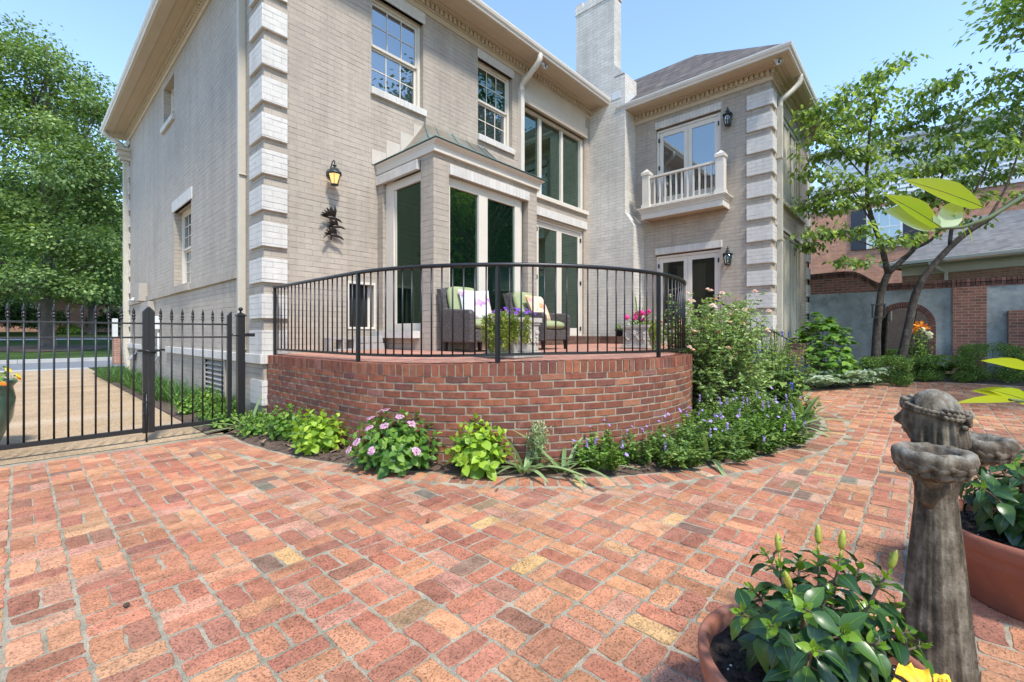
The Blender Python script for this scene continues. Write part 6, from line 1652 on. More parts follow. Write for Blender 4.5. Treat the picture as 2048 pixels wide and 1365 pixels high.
def hibiscus(o, label, stems, L=(.035, .085), name='hibiscus_plant'):
    t = thing_plant(name, o, label, 'plant', 'hibiscus plants in the terracotta pots'); m = MB(); big = []; yng = []; B = []; D = []; N2 = []; LL = []; bud = []
    for (bx, by, tip, b) in stems:
        p0 = np.array([bx, by, 0.]); p2 = np.array(tip); p1 = p0*.45+p2*.55+np.array([0, 0, .04])*np.array([1, 1, 0 if p2[2] < .15 else 1]); p1[:2] = p0[:2]*.7+p2[:2]*.3
        C = lambda s: (1-s)**2*p0+2*s*(1-s)*p1+s*s*p2
        m.tube([tuple(C(s)) for s in (0, .2, .4, .6, .8, 1)], [.007, .0065, .0055, .0045, .0035, .0025], 7)
        ax = nrm(C(1)-C(.85)); k = 0; ph = U(0, 6.3)
        for s in np.arange(.16, .97, .062):
            c = C(s); a = ph+k*2.4; k += 1; x = nrm(np.cross(ax, [.3, .2, .9])); y = np.cross(ax, x); o_ = math.cos(a)*x+math.sin(a)*y; pet = .022*(1.2-s*.6)
            d = nrm(o_+ax*U(.15, .55)); m.tube([tuple(c), tuple(c+d*pet)], .0018, 5)
            B.append(c+d*pet); D.append(d+np.array([0, 0, U(-.35, .15)])); N2.append(np.array([0, 0, 1.])*.8+ax*.5-o_*.1+rng.normal(size=3)*.22); LL.append(lerp(L[1], L[0]*1.25, s**1.6)*U(.8, 1.2))
        yng.append(rosettes([p2], [ax], 3, .010, (.018, .038), .30, (10, 60), T_LEAF, .12, .3))
        if b: bud.append((p2, nrm(ax+np.array([0, 0, .8]))))
    LL = np.array(LL); DR = rng.uniform(.2, .75, len(B)); part('foliage', leaves(np.array(B), np.array(D), np.array(N2), LL, LL*rng.uniform(.25, .33, len(B)), T_LEAF, DR, .34, None, .10), G['hib'], t, True)
    Bn = np.array(B)+nrm(np.array(N2))*.0009; part('leaf_vein', leaves(Bn, np.array(D), np.array(N2), LL*.97, LL*.009, T_LEAF, DR, 0.), G['hibyoung'], t)
    part('young_leaves', joinl(yng), G['hibyoung'], t, True); m.build('stems', M['twig'], t)
    for p, a in bud:
        l = U(.018, .034); q = MB(); q.tube([tuple(p), tuple(p+a*l)], .0022, 6)
        c = p+a*l; q.tube([tuple(c+a*s) for s in (0, .008, .018, .030, .040, .047)], [.005, .0075, .0085, .0072, .0045, .001], 10)
        q.build('flower_bud', M['bud'], t)
        part('bud_sepal', rosettes([c+a*.012], [a], 1, .01, (.026, .026), .16, (24, 24), T_DIA, -.1, .2, pair=6), G['hibyoung'], t)
    return t
M['bud'] = plain('yellow_green_bud', (.36, .37, .05), .5, .25, 60, 0)
HB1 = (POT1[0], POT1[1], .27)
def wp(px, py, Z, o): return tuple(at(px, py, Z)-np.array(o))
hs1 = []
for (px, py, Z, b) in ((1637, 1108, 1.17, 1), (1680, 1118, 1.13, 1), (1560, 1128, 1.2, 1), (1530, 1105, 1.28, 0), (1585, 1195, 1.05, 1), (1775, 1150, 1.12, 1), (1800, 1210, 1.2, 0), (1720, 1130, 1.22, 0), (1500, 1175, 1.2, 0), (1610, 1215, .98, 0), (1690, 1265, .95, 0), (1540, 1250, 1.0, 0), (1760, 1290, .98, 0), (1820, 1265, 1.1, 0), (1600, 1120, 1.28, 0), (1660, 1180, 1.1, 0), (1740, 1210, 1.05, 0), (1478, 1225, 1.1, 0), (1850, 1290, 1.1, 0), (1630, 1300, .93, 0)):
    tip = wp(px, py, Z, HB1); hs1.append((tip[0]*.30+U(-.03, .03), tip[1]*.30+U(-.03, .03), tip, b))
hibiscus(HB1, 'glossy dark-leaved hibiscus with three yellow-green buds in the nearest pot', hs1)
HB2 = (POT2[0], POT2[1], .27); hs2 = []
for i in range(24):
    a = i*2.4; r = .08+.30*math.sqrt((i+.5)/24); tip = (math.cos(a)*r, math.sin(a)*r, .42-.22*(r/.4)**2+U(-.05, .05)); hs2.append((tip[0]*.3, tip[1]*.3, tip, 0))
hibiscus(HB2, 'shaded hibiscus in the larger pot at the right edge', hs2, (.04, .10))
# the orange hibiscus bloom at the lower edge
fo = at(1872, 1418, .90); t = thing_plant('hibiscus_flower', tuple(fo), 'ruffled yellow and orange hibiscus bloom at the lower right edge', 'flower')
nu, nv = 12, 14; Vs = []; Fs = []; Ts = []; o0 = 0
ax = nrm(np.array([-.25, -.15, 1.])); x = nrm(np.cross(ax, [1, 0, 0])); y = np.cross(ax, x)
for k in range(5):
    a0 = 2*math.pi*k/5+.5
    for i in range(nu+1):
        u = i/nu
        for j in range(nv+1):
            v = j/nv*2-1; wv = .62*math.sin(min(1, u*1.15+.12)*math.pi*.62); a = a0+v*wv
            r = .012+.062*u*(1-.10*v*v*u); z = .030*u**.6-.012*u*u+.006*u*math.sin(v*9+k)*u+.004*math.sin(v*17+u*6)*u; p = (math.cos(a)*x+math.sin(a)*y)*r+ax*(z+.0015*k*(v > 0)); Vs.append(p); Ts.append(min(1, u**.9+.08*math.sin(v*14)))
    for i in range(nu):
        for j in range(nv): a = o0+i*(nv+1)+j; Fs.append((a, a+1, a+nv+2, a+nv+1))
    o0 += (nu+1)*(nv+1)
np_mesh('petals', np.array(Vs), np.array(Fs), M['hib_petal'], np.array(Ts), True, t)
m = MB(); m.tube([tuple(ax*s) for s in (0, .03, .06, .075)], [.003, .0028, .0025, .004], 8)
for k in range(24): v = rdir(1)[0]; c = ax*U(.045, .075)+v*.008; m.ell(tuple(c), (.0022,)*3, 6)
m.build('stamen', M['gold'], t); m = MB(); root = np.array([POT1[0]+.1, POT1[1]-.05, .27])-fo
m.tube([tuple(root), tuple(root*.5+np.array([0, 0, -.03])), (0, 0, -.01), (0, 0, .005)], [.005, .004, .003, .006], 7); m.build('flower_stalk', M['stem'], t)
# a potted lemon tree just right of the view reaches in with a few leaves
LO = np.array([1.30, -.62, 0.])
lp = empty('terracotta_pot', tuple(LO), 'terracotta pot of the lemon tree just outside the right edge', 'flower pot')
m = MB(); m.lathe([(.0, 0), (.15, 0), (.20, .26), (.215, .26), (.215, .31), (.19, .31), (.18, .27), (.0, .26)], 40); m.build('pot', M['terracotta'], lp)
t = thing_plant('lemon_tree', tuple(LO), 'young lemon tree with yellow-green leaves reaching in from the right edge', 'tree')
m = MB(); loL = lambda p: tuple(np.array(p)-LO)
top = at(2300, 430, .78); b1 = at(2060, 385, .70); b2 = at(1978, 436, .66); b3 = at(1870, 466, .63)
m.tube([(0, 0, .2), (.0, .0, .6), loL((top+np.array([0, 0, -.2]))*.5+.5*np.array([LO[0], LO[1], .9])), loL(top)], [.011, .010, .008, .006], 8)
m.tube([loL(top), loL(b1), loL(b2), loL(at(1925, 455, .645)), loL(at(1872, 458, .63))], [.005, .0036, .003, .0024, .0014], 8)
low = at(2250, 790, .75); m.tube([(0, 0, .62), loL(low), loL(at(2060, 806, .66)), loL(at(2020, 800, .64))], [.006, .004, .003, .002], 8)
m.tube([(0, 0, .8), loL(at(2200, 700, .72)), loL(at(2050, 722, .66))], [.004, .003, .002], 7)
m.build('branch', M['stem'], t)
R3, F3 = np.array([SA, -CA, 0]), np.array([CA, SA, 0])
def cl(a, b, Za, Zb, w, n, mat, tint=.5, dr=.08, fo_=.22):
    p, q = at(*a, Za), at(*b, Zb); d = q-p; L = np.linalg.norm(d)
    return leaves([p-LO], [d], [n], [L], [w], T_LEAF, dr, fo_, [tint], .06)
CL = [cl((1966, 415), (1822, 352), .655, .64, .0215, UPZ*.35-F3*.9, 0, .3), cl((1882, 456), (1782, 384), .64, .62, .0200, UPZ*.30-F3*.9+R3*.2, 0, .2), cl((2040, 800), (1920, 796), .65, .62, .008, UPZ*.8-F3*.5, 0, .8), cl((2060, 800), (1955, 776), .68, .66, .012, UPZ*.6-F3*.75, 0, .5), cl((2075, 808), (1990, 778), .66, .65, .014, UPZ*.6-F3*.8, 0, .9), cl((2075, 738), (1974, 716), .66, .64, .010, UPZ*.6-F3*.8, 0, .6), cl((1905, 428), (1942, 478), .65, .66, .006, -F3+R3, 0, .1), cl((1935, 455), (1950, 487), .65, .66, .004, -F3+R3, 0, .1)]
part('leaves', joinl(CL), G['citrus'], t, True)
part('pale_leaves', joinl([cl((1868, 455), (1772, 418), .64, .63, .0200, UPZ*.35-F3*.9, 0, .4, .05), cl((1876, 455), (1928, 402), .645, .66, .016, UPZ*.3-F3+R3*.1, 0, .7, .03), cl((1875, 458), (1868, 430), .64, .635, .006, -F3, 0, .5, .03)]), G['citrus_pale'], t, True)
m = MB()
for (a, b, Za, Zb) in (((1966, 415), (1822, 352), .655, .64), ((1882, 456), (1782, 384), .64, .62), ((2075, 808), (1990, 778), .66, .65), ((2060, 800), (1955, 776), .68, .66)):
    p, q = at(*a, Za), at(*b, Zb); L_ = np.linalg.norm(q-p); dn = nrm(np.cross(np.cross(q-p, UPZ*.35-F3*.9), q-p)); m.tube([tuple(lerp(p, q, s_)-dn*(.13*L_*s_*s_-.0008)*(.62 if s_ else 1)-LO) for s_ in (0, .25, .5, .75, .95)], [.0008, .0006, .0005, .0004, .0002], 5)
m.build('midrib', M['midrib'], t)
B = []; D = []; m = MB()
for k in range(11):
    d = nrm(rng.normal(size=3)*np.array([1, 1, .7])+np.array([.9, -.9, .35])); e = np.array(top)-LO+d*U(.18, .34); c0 = np.array(top)-LO; mid = lerp(c0, e, .5)+np.array([0, 0, .03])
    m.tube([tuple(c0), tuple(mid), tuple(e)], [.004, .003, .0015], 6)
    for q in range(7):
        u = U(.25, 1.); p = (1-u)**2*c0+2*u*(1-u)*mid+u*u*e; B.append(p); D.append(rng.normal(size=3)+d*.8+np.array([0, 0, -.2]))
m.build('twigs', M['stem'], t)
part('leaves', leaves(np.array(B), np.array(D), np.tile(UPZ, (len(B), 1)), rng.uniform(.06, .10, len(B)), rng.uniform(.014, .02, len(B)), T_LEAF, .2, .2), G['citrus'], t, True)
# small fallen leaves and a pebble on the bricks
for k, (px, py, a, lab) in enumerate(((990, 984, 0, 'dry curled leaf on the bricks below the lime hydrangea'), (857, 1048, 1, 'dry brown leaf on the bricks in the middle of the patio'))):
    d = (py-668)/899; Z = EYE/d; p = at(px, py, Z); p[2] = .004
    o_ = np_mesh('dry_leaf', *[x for x in leaves([(0, 0, 0)], [(math.cos(a), math.sin(a), .12)], [UPZ], [.045], [.010], T_OVAL, -.3, .5)[:2]], M['brown_leaf'] if 'brown_leaf' in M else M.setdefault('brown_leaf', plain('dry_leaf', (.16, .075, .03), .8)), None, True); o_.location = tuple(p); tag(o_, lab, 'leaf')
m = MB(); m.ell((0, 0, .008), (.012, .010, .010), 8); Z = EYE*899/(1215-668); o_ = m.build('dark_nut', M['bark_mulch']); p = at(253, 1215, Z); o_.location = (p[0], p[1], .002); tag(o_, 'small dark nut lying on the bricks at the lower left', 'nut')
# ======================= garden wall, neighbours, trees ===========================================
GWX = 14.86
gw = empty('garden_wall', (GWX, -2, 0), 'old brick and blue-grey stucco garden wall with a curved top and a round-arched niche', 'garden wall')
GO = (GWX, -2, 0)
k_ = GWX/14.2; gy = lambda y: y*k_; gzz = lambda z: EYE+(z-EYE)*k_
AC, AR, AZ = gy(.295), .46, gzz(1.36)       # arch centre line, radius, spring height
def curve_top():
    P = [(gy(2.6), gzz(2.72)), (gy(1.75), gzz(2.75)), (gy(1.42), gzz(2.75)), (gy(1.2), gzz(2.71)), (gy(1.0), gzz(2.58)), (gy(.80), gzz(2.43)), (gy(.62), gzz(2.385)), (gy(.4), gzz(2.38)), (gy(-3.5), gzz(2.375)), (gy(-9), gzz(2.375))]
    q, _ = smooth_path(P[:8], 40); return [tuple(p) for p in q]+P[8:]
TOPC = curve_top()
m = MB(); ext = [(y, z-.16) for y, z in TOPC]
for (a, b) in zip(ext[:-1], ext[1:]): m.hexa([(GWX, a[0], gzz(2.2)), (GWX+.3, a[0], gzz(2.2)), (GWX+.3, b[0], gzz(2.2)), (GWX, b[0], gzz(2.2)), (GWX, a[0], max(a[1], gzz(2.2)+.01)), (GWX+.3, a[0], max(a[1], gzz(2.2)+.01)), (GWX+.3, b[0], max(b[1], gzz(2.2)+.01)), (GWX, b[0], max(b[1], gzz(2.2)+.01))])
m.build('brick_band', M['old_brick'], gw, GO)
m = MB()
for (a, b) in zip(TOPC[:-1], TOPC[1:]):
    n_ = max(1, int(abs(b[0]-a[0])/.08))
    for i in range(n_):
        p, q = lerp(np.array(a), np.array(b), i/n_), lerp(np.array(a), np.array(b), (i+.88)/n_); j = U(-.008, .008); m.col = brick_col([((.13, .065, .05), 5), ((.09, .05, .04), 3), ((.17, .09, .07), 2)], .2)
        for o, h0, h1, e in ((0, -.075, 0, .03), (0, -.16, -.085, .012)):
            m.hexa([(GWX-e+j, p[0], p[1]+h0), (GWX+.33, p[0], p[1]+h0), (GWX+.33, q[0], q[1]+h0), (GWX-e+j, q[0], q[1]+h0), (GWX-e+j, p[0], p[1]+h1), (GWX+.33, p[0], p[1]+h1), (GWX+.33, q[0], q[1]+h1), (GWX-e+j, q[0], q[1]+h1)])
m.build('coping', M['wall_brick'], gw, GO, col=True)
# stucco panels with the arched hole
m = MB(); N_ = 28; ya, yb, zt0 = gy(-.53), gy(2.6), gzz(2.2)
m.box(GWX+.01, GWX+.3, AC+AR, yb, -.1, zt0); m.box(GWX+.01, GWX+.3, ya, AC-AR, -.1, zt0); m.box(GWX+.01, GWX+.3, AC-AR, AC+AR, -.1, .55)
for i in range(N_):
    a0, a1 = math.pi*i/N_, math.pi*(i+1)/N_; y0, z0, y1, z1 = AC+AR*math.cos(a0), AZ+AR*math.sin(a0), AC+AR*math.cos(a1), AZ+AR*math.sin(a1)
    m.hexa([(GWX+.01, y1, z1), (GWX+.3, y1, z1), (GWX+.3, y0, z0), (GWX+.01, y0, z0), (GWX+.01, y1, zt0), (GWX+.3, y1, zt0), (GWX+.3, y0, zt0), (GWX+.01, y0, zt0)])
m.build('stucco_panel', M['blue_stucco'], gw, GO)
m = MB(); m.box(GWX+.01, GWX+.3, gy(-9), gy(-1.06), -.1, zt0); m.build('stucco_panel', M['blue_stucco'], gw, GO)
m = MB(); m.box(GWX-.05, GWX+.32, gy(-1.06), gy(-.53), -.1, gzz(2.20)); m.build('brick_pier', M['old_brick'], gw, GO)
m = MB()
for i in range(34):
    a0 = math.pi*(i+.06)/34; a1 = math.pi*(i+.9)/34; m.col = brick_col([((.16, .075, .055), 5), ((.12, .06, .05), 3)], .2); r0, r1 = AR-.005, AR+.12
    P = [(AC+r0*math.cos(a0), AZ+r0*math.sin(a0)), (AC+r1*math.cos(a0), AZ+r1*math.sin(a0)), (AC+r1*math.cos(a1), AZ+r1*math.sin(a1)), (AC+r0*math.cos(a1), AZ+r0*math.sin(a1))]; m.prism(P, 0, GWX-.03, GWX+.1)
for s in (-1, 1):
    for k in range(12):
        z = AZ-.02-k*.075; m.col = brick_col([((.16, .075, .055), 5), ((.12, .06, .05), 3)], .2); m.box(GWX-.03, GWX+.1, AC+s*AR, AC+s*(AR+.12), z-.065, z)
m.build('arch_ring', M['wall_brick'], gw, GO, col=True)
m = MB(); P = [(AC+(AR)*math.cos(math.pi*i/24), AZ+(AR)*math.sin(math.pi*i/24)) for i in range(25)]+[(AC-AR, .5), (AC+AR, .5)]; m.prism(P, 0, GWX+.16, GWX+.17); m.build('arch_mirror', M['mirror'], gw, GO)
# low brick raised planter and its red flowers, wall fountain surround
m = MB(); m.box(GWX-.12, GWX+.02, gy(-2.2), gy(-1.37), -.1, gzz(1.65)); m.build('brick_surround', M['old_brick'], gw, GO)
bp = empty('raised_planter', (14.0, -1.85, .1), 'low round brick planter at the right edge in front of the garden wall', 'planter')
m = MB(); m.lathe([(.0, 0), (.40, 0), (.40, .38), (.30, .38), (.28, .30), (.0, .30)], 30); m.build('planter_wall', M['old_brick'], bp); m = MB()
for k in range(26):
    a = 2*math.pi*k/26; m.prism([(math.cos(a+d)*r, math.sin(a+d)*r) for d, r in ((0, .28), (0, .42), (.21, .42), (.21, .28))], 2, .385, .45)
m.build('planter_rim', M['old_brick'], bp)
t = thing_plant('geranium_plant', (14.0, -1.85, .45), 'red-flowered plant in the raised brick planter at the right edge', 'plant'); P, A = dome(40, .42, .42, .34, 0, 0); part('foliage', rosettes(P, A, 4, .03, (.03, .06), .45), G['mid'], t)
for p in P[::3]: part('flower_head', florets([p*1.1+d*.05 for d in rdir(14)], list(rdir(14)+[0, 0, .6]), .03, 5), G['red'], t)
t = thing_plant('lily_plant', (14.35, .02, .2), 'orange and white flowers in front of the arched niche', 'plant'); P, A = dome(22, .35, .3, 1.25, .3, .1); part('foliage', rosettes(P, A, 6, .06, (.05, .13), .2), G['mid'], t)
m = MB(); stems_to(m, P, .005); m.build('stems', M['stem'], t)
for p in P[:4]: part('orange_flower', florets([p*1.03+d*.06 for d in rdir(7)], list(rdir(7)+[-.8, 0, .3]), .045, 6, .4), G['orange'], t)
for p in P[5:8]: part('white_flower', florets([p*1.02+d*.05 for d in rdir(8)], list(rdir(8)+[-.8, 0, .3]), .05, 5), G['white'], t)
pl = empty('path_light', (11.74, .80, gz(11.7, .8)), 'black bollard path light beside the corner boxwood', 'path light')
m = MB(); m.lathe([(.0, 0), (.045, 0), (.045, .02), (.03, .03), (.03, .26), (.0, .26)], 12); m.build('stake', M['iron'], pl); m = MB(); m.lathe([(.0, .26), (.06, .26), (.085, .30), (.085, .34), (.03, .37), (.0, .38)], 14); m.build('light_cap', M['iron'], pl)
# ---- neighbouring house of red brick with white siding ------------------------------------
def frame(px, Z, head):
    o = at(px, 668, Z); d = np.array([math.cos(head), math.sin(head)]); n = np.array([d[1], -d[0]])
    # u runs to the left-away along the facade, v behind it
    if n @ o[:2] < 0: n = -n
    return lambda p: (o[0]+d[0]*p[0]+n[0]*p[1], o[1]+d[1]*p[0]+n[1]*p[1], p[2]), o
def rotmat(mat_name, *a, **k): return M[mat_name]
nf, no = frame(1700, 23., R_(90.0)); NO = (float(no[0]), float(no[1]), 0.)
nh = empty('neighbour_house', NO, 'red brick house with white siding and dark shutters behind the dogwood', 'house')
def nb(name, mat, boxes, parent=None, bevel=0):
    m = MB(tf=nf)
    for b in boxes: m.box(*b)
    return m.build(name, mat, parent or nh, NO, bevel=bevel)
t = NT('neighbour_wall_brick'); g = t.tex('Object'); sx = t.N('ShaderNodeSeparateXYZ'); t.L(g, sx.inputs[0]); c = t.N('ShaderNodeCombineXYZ')
t.L(t.math('ADD', t.math('MULTIPLY', sx.outputs[0], 0.), t.math('MULTIPLY', sx.outputs[1], 1.)), c.inputs[0]); t.L(sx.outputs[2], c.inputs[1])
b = brick_node(t, c.outputs[0], .30, .115, .009, .15); br = t.mix((.74, .33, .185), (.55, .235, .135), b.outputs['Color']); br = t.mix(br, t.ramp(t.noise(3, g, 5, .7), [(.3, .75), (.7, 1.2)]), 1., 'MULTIPLY'); M['nbrick'] = t.done(t.mix(br, (.50, .40, .31), b.outputs['Fac']), .9)
def un(px): # u of a picture column on the neighbour facade
    d = at(px, 668, 1.)-at(px, 668, 0.); n = np.array(nf((0, 1, 0)))-np.array(nf((0, 0, 0))); s = ((no-[0, 0, EYE])[:2] @ n[:2])/(d[:2] @ n[:2]); p = d[:2]*s; e = np.array(nf((1, 0, 0)))-np.array(nf((0, 0, 0))); return float((p-no[:2]) @ e[:2])
ur, ul = un(2500), 11
nb('brick_wall', M['nbrick'], [(ur, ul, 0, .3, -.2, 7.74)])
m = MB(tf=nf)
for k in range(12):
    z = 7.74+k*.23; m.add([(ur, -.02, z), (ul, -.02, z), (ul, 0.02, z+.23), (ur, 0.02, z+.23), (ur, .3, z), (ul, .3, z), (ul, .3, z+.23), (ur, .3, z+.23)], [(0, 1, 2, 3), (0, 4, 5, 1), (2, 6, 7, 3)])
m.build('siding', M['siding'], nh, NO)
nb('trim_board', M['siding'], [(ur, ul, -.06, -.021, 7.60, 7.80), (ur-.3, ul, -.35, .3, 10.50, 10.66)])
m = MB(tf=nf); m.add([(ur-.4, -.4, 10.66), (ul+.4, -.4, 10.66), (ul+.4, 5, 12.3), (ur-.4, 5, 12.3), (ur-.4, 10, 10.66), (ul+.4, 10, 10.66)], [(0, 1, 2, 3), (3, 2, 5, 4), (0, 3, 4)]); m.build('roof', M['shingle'], nh, NO)
def nwin(u0, u1, z0, z1, shut=0, sky=True):
    w = nb('window', M['siding'], [(u0-.1, u0, -.06, -.021, z0-.1, z1+.1), (u1, u1+.1, -.06, -.021, z0-.1, z1+.1), (u0, u1, -.06, -.021, z1, z1+.1), (u0, u1, -.08, -.021, z0-.1, z0), (u0, u1, -.05, -.03, (z0+z1)/2-.03, (z0+z1)/2+.03)])
    nb('pane', M['glass_sky'], [(u0, u1, -.030, -.022, z0, z1)], w)
    nb('muntin', M['siding'], [(lerp(u0, u1, k/3)-.015, lerp(u0, u1, k/3)+.015, -.045, -.031, z0, (z0+z1)/2-.03) for k in (1, 2)]+[(lerp(u0, u1, k/3)-.015, lerp(u0, u1, k/3)+.015, -.045, -.031, (z0+z1)/2+.03, z1) for k in (1, 2)], w)
    for s in range(shut):
        a, b_ = ((u1+.12, u1+.72), (u0-.72, u0-.12))[s]; nb('shutter', M['shutter'], [(a, b_, -.06, -.02, z0-.1, z1+.1)])
nwin(un(1648), un(1612), 8.85, 10.25); nwin(un(1800), un(1738), 5.5, 7.3, 2)
gf, go2_ = frame(1860, 14.2, R_(72.0)); GOO = (float(go2_[0]), float(go2_[1]), 0.)
gh = empty('garage', GOO, 'low brick garage with a broad grey shingle roof beyond the garden wall', 'garage')
m = MB(tf=gf); m.box(-9, .9, .55, 6, -.2, 3.40); m.build('brick_wall', M['house_brick'], gh, GOO)
m = MB(tf=gf); m.add([(-10, -.05, 3.52), (1.25, -.05, 3.40), (1.25, 4.6, 3.40), (-10, 3.6, 5.3), (-10, 3.6, 5.3), (.0, 3.6, 5.3)], [(0, 1, 5, 4), (1, 2, 5)]); rf_ = m.build('roof', M['grey_shingle'], gh, GOO)
m = MB(tf=gf); m.box(-10, 1.3, -.12, -.02, 3.42, 3.53); m.box(-10, 1.25, -.02, .6, 3.38, 3.41); m.box(-10, .9, .50, .56, 3.10, 3.38); m.build('eave', M['white_trim'], gh, GOO, bevel=.01)
m = MB(tf=gf); m.tube([(.0, -.06, 3.42), (-.05, .0, 3.30), (-.15, .3, 3.2), (-.25, .45, 3.12), (-.25, .47, 2.9), (-.25, .47, 0)], .05, 8); m.build('downspout', M['white_trim'], gh, GOO)
# ---- house across the street ----------------------------------------------------------------
HY = 57.; hz = gz(0, 57)
fh = empty('far_house', (-8, HY, hz), 'red brick house with a white porch post across the street, under the trees', 'house'); FO = (-8, HY, hz)
m = MB(); m.box(-26, 9, HY, HY+9, hz-.5, hz+3.2); m.build('brick_wall', M['house_brick'], fh, FO)
m = MB(); m.add([(-27, HY-.8, hz+3.2), (10, HY-.8, hz+3.2), (10, HY+4.5, hz+6.2), (-27, HY+4.5, hz+6.2), (10, HY+10, hz+3.2), (-27, HY+10, hz+3.2)], [(0, 1, 2, 3), (3, 2, 4, 5)]); m.build('roof', M['shingle'], fh, FO)
for x in (-12.5, -6.0, -.5):
    m = MB(); m.box(x, x+1.3, HY-.05, HY-.001, hz+1.0, hz+2.5); w = m.build('window', M['siding'], fh, FO); m = MB(); m.box(x+.12, x+1.18, HY-.065, HY-.051, hz+1.12, hz+2.38); m.build('pane', M['glass_sky'], fh, FO)
m = MB(); m.box(-8.7, -8.45, HY-1.2, HY-.95, hz-.1, hz+3.2); m.build('porch_post', M['siding'], fh, FO)
# white post with a red flower pot and small brick pier at the far end of the side wall
q = at(243, 690, 17.6)
ps = empty('brick_pillar', (q[0], q[1], 0), 'low brick pillar at the far corner of the house with a white post on it', 'pillar'); m = MB(); m.box(-.25, .25, -.25, .25, 0, 1.0); m.build('pillar_base', M['house_brick'], ps); m = MB(); m.box(-.28, -.12, -.12, .04, 1.0, 1.75); m.build('post', M['plastic'], ps)
fp = empty('flower_pot', (q[0]+.12, q[1]-.1, 1.0), 'small red flower pot on the brick pillar at the far house corner', 'flower pot'); m = MB(); m.lathe([(0, 0), (.10, 0), (.15, .28), (.16, .28), (.16, .32), (.13, .32), (0, .26)], 14); m.build('pot', M['red_pot'], fp)
P, A = dome(10, .16, .16, .35, 0, .2); t = thing_plant('potted_plant', (q[0]+.12, q[1]-.1, 1.30), 'thin green plant in the red flower pot', 'plant'); part('foliage', rosettes(P, A, 3, .04, (.06, .12), .4), G['mid'], t)
# ---- trees ------------------------------------------------------------------------------
def limb(m, a, b, r0, r1, wob=.06, n=7, sag=0):
    a, b = np.array(a, float), np.array(b, float); L = np.linalg.norm(b-a); pts = []; off = np.zeros(3)
    for i in range(n+1):
        u = i/n; off = off+rng.normal(size=3)*wob*L/n*(1 if 0 < i < n else 0); pts.append(tuple(lerp(a, b, u)+off*math.sin(math.pi*u)+np.array([0, 0, sag*L*math.sin(math.pi*u)])))
    m.tube(pts, [lerp(r0, r1, (i/n)**.8) for i in range(n+1)], 8); return pts
def crown_leaves(lobes, n, size, per=26, cr=.55, flat=1.0, droop=.25, shell=2.4, wr=.36, upn=.9):
    """leaf sprays gathered in clusters through the lobes' volume"""
    vol = np.array([l[3]*l[4]*l[5] for l in lobes])**.75; cnt = (vol/vol.sum()*n/per).astype(int)+1; B = []; D = []; N2 = []; TT = []
    for l, c in zip(lobes, cnt):
        d = rdir(c); r = rng.random(c)**(1/shell); d[:, 2] = np.where(d[:, 2] < -.35, -d[:, 2]*.6, d[:, 2])
        cen = np.array(l[:3])+d*r[:, None]*np.array(l[3:6])
        for q, dd in zip(cen, d):
            k = max(4, int(per*U(.4, 1.6))); o = rng.normal(size=(k, 3))*cr*U(.6, 1.2)*np.array([1, 1, .55*flat]); out = nrm(dd*np.array([1, 1, .4]))
            B.append(q+o); D.append(nrm(o+1e-6)*.8+out*.7+rng.normal(size=(k, 3))*.35+[0, 0, -.25]); N2.append(rng.normal(size=(k, 3))*.45+[0, 0, upn]+out*.35); TT.append(np.clip(.62*U(0, 1)+.5*rng.random(k)-.06, 0, 1))
    B = np.concatenate(B); D = np.concatenate(D); N2 = np.concatenate(N2); L = size*rng.uniform(.65, 1.25, len(B))
    return leaves(B, D, N2, L, L*wr, T_DIA, droop, .2, np.concatenate(TT))
def tree(name, o, label, lobes, n, size, trunk_r, fork, mat, bark='bark', group=None, per=26, cr=.55, flat=1., trunk_top=None, shell=2.4):
    t = thing_plant(name, o, label, 'tree', group); o = np.array(o, float)
    lb = [tuple(np.array(l[:3])-o)+tuple(l[3:]) for l in lobes]
    m = MB(); fk = np.array([U(-.1, .1), U(-.1, .1), fork]); limb(m, (0, 0, -.15), fk, trunk_r, trunk_r*.72, .02, 8)
    m.tube([(0, 0, -.1), (0, 0, .12), (0, 0, .45)], [trunk_r*1.55, trunk_r*1.2, trunk_r*.98], 10)
    top = np.array([0, 0, max(l[2]+l[5]*.4 for l in lb)]); ld = limb(m, fk, top, trunk_r*.7, trunk_r*.10, .05, 10)
    for l in lb:
        h0 = lerp(fork*.8, max(fork*.81, l[2]-l[5]*.3), U(.3, .8)); s = np.array([0, 0, h0]); c = np.array(l[:3]); pts = limb(m, s, c, trunk_r*.32, trunk_r*.07, .10, 7, .05)
        for k in range(5):
            e = c+rdir(1)[0]*np.array(l[3:6])*.8; limb(m, pts[4], e, trunk_r*.10, trunk_r*.025, .1, 5)
    m.build('trunk', M[bark], t)
    part('crown', crown_leaves(lb, n, size, per, cr, flat, shell=shell), G[mat], t)
    return t
def lob(px, py, Z, rx, rz, ry=None): p = at(px, py, Z); return (p[0], p[1], p[2], rx, ry or rx, rz)
b1_ = at(95, 684, 24.5); b1_[2] = gz(b1_[0], b1_[1])
disc('mulch_ring', M['bark_mulch'], (b1_[0], b1_[1]), 2.6, .0)
Z = 24.5
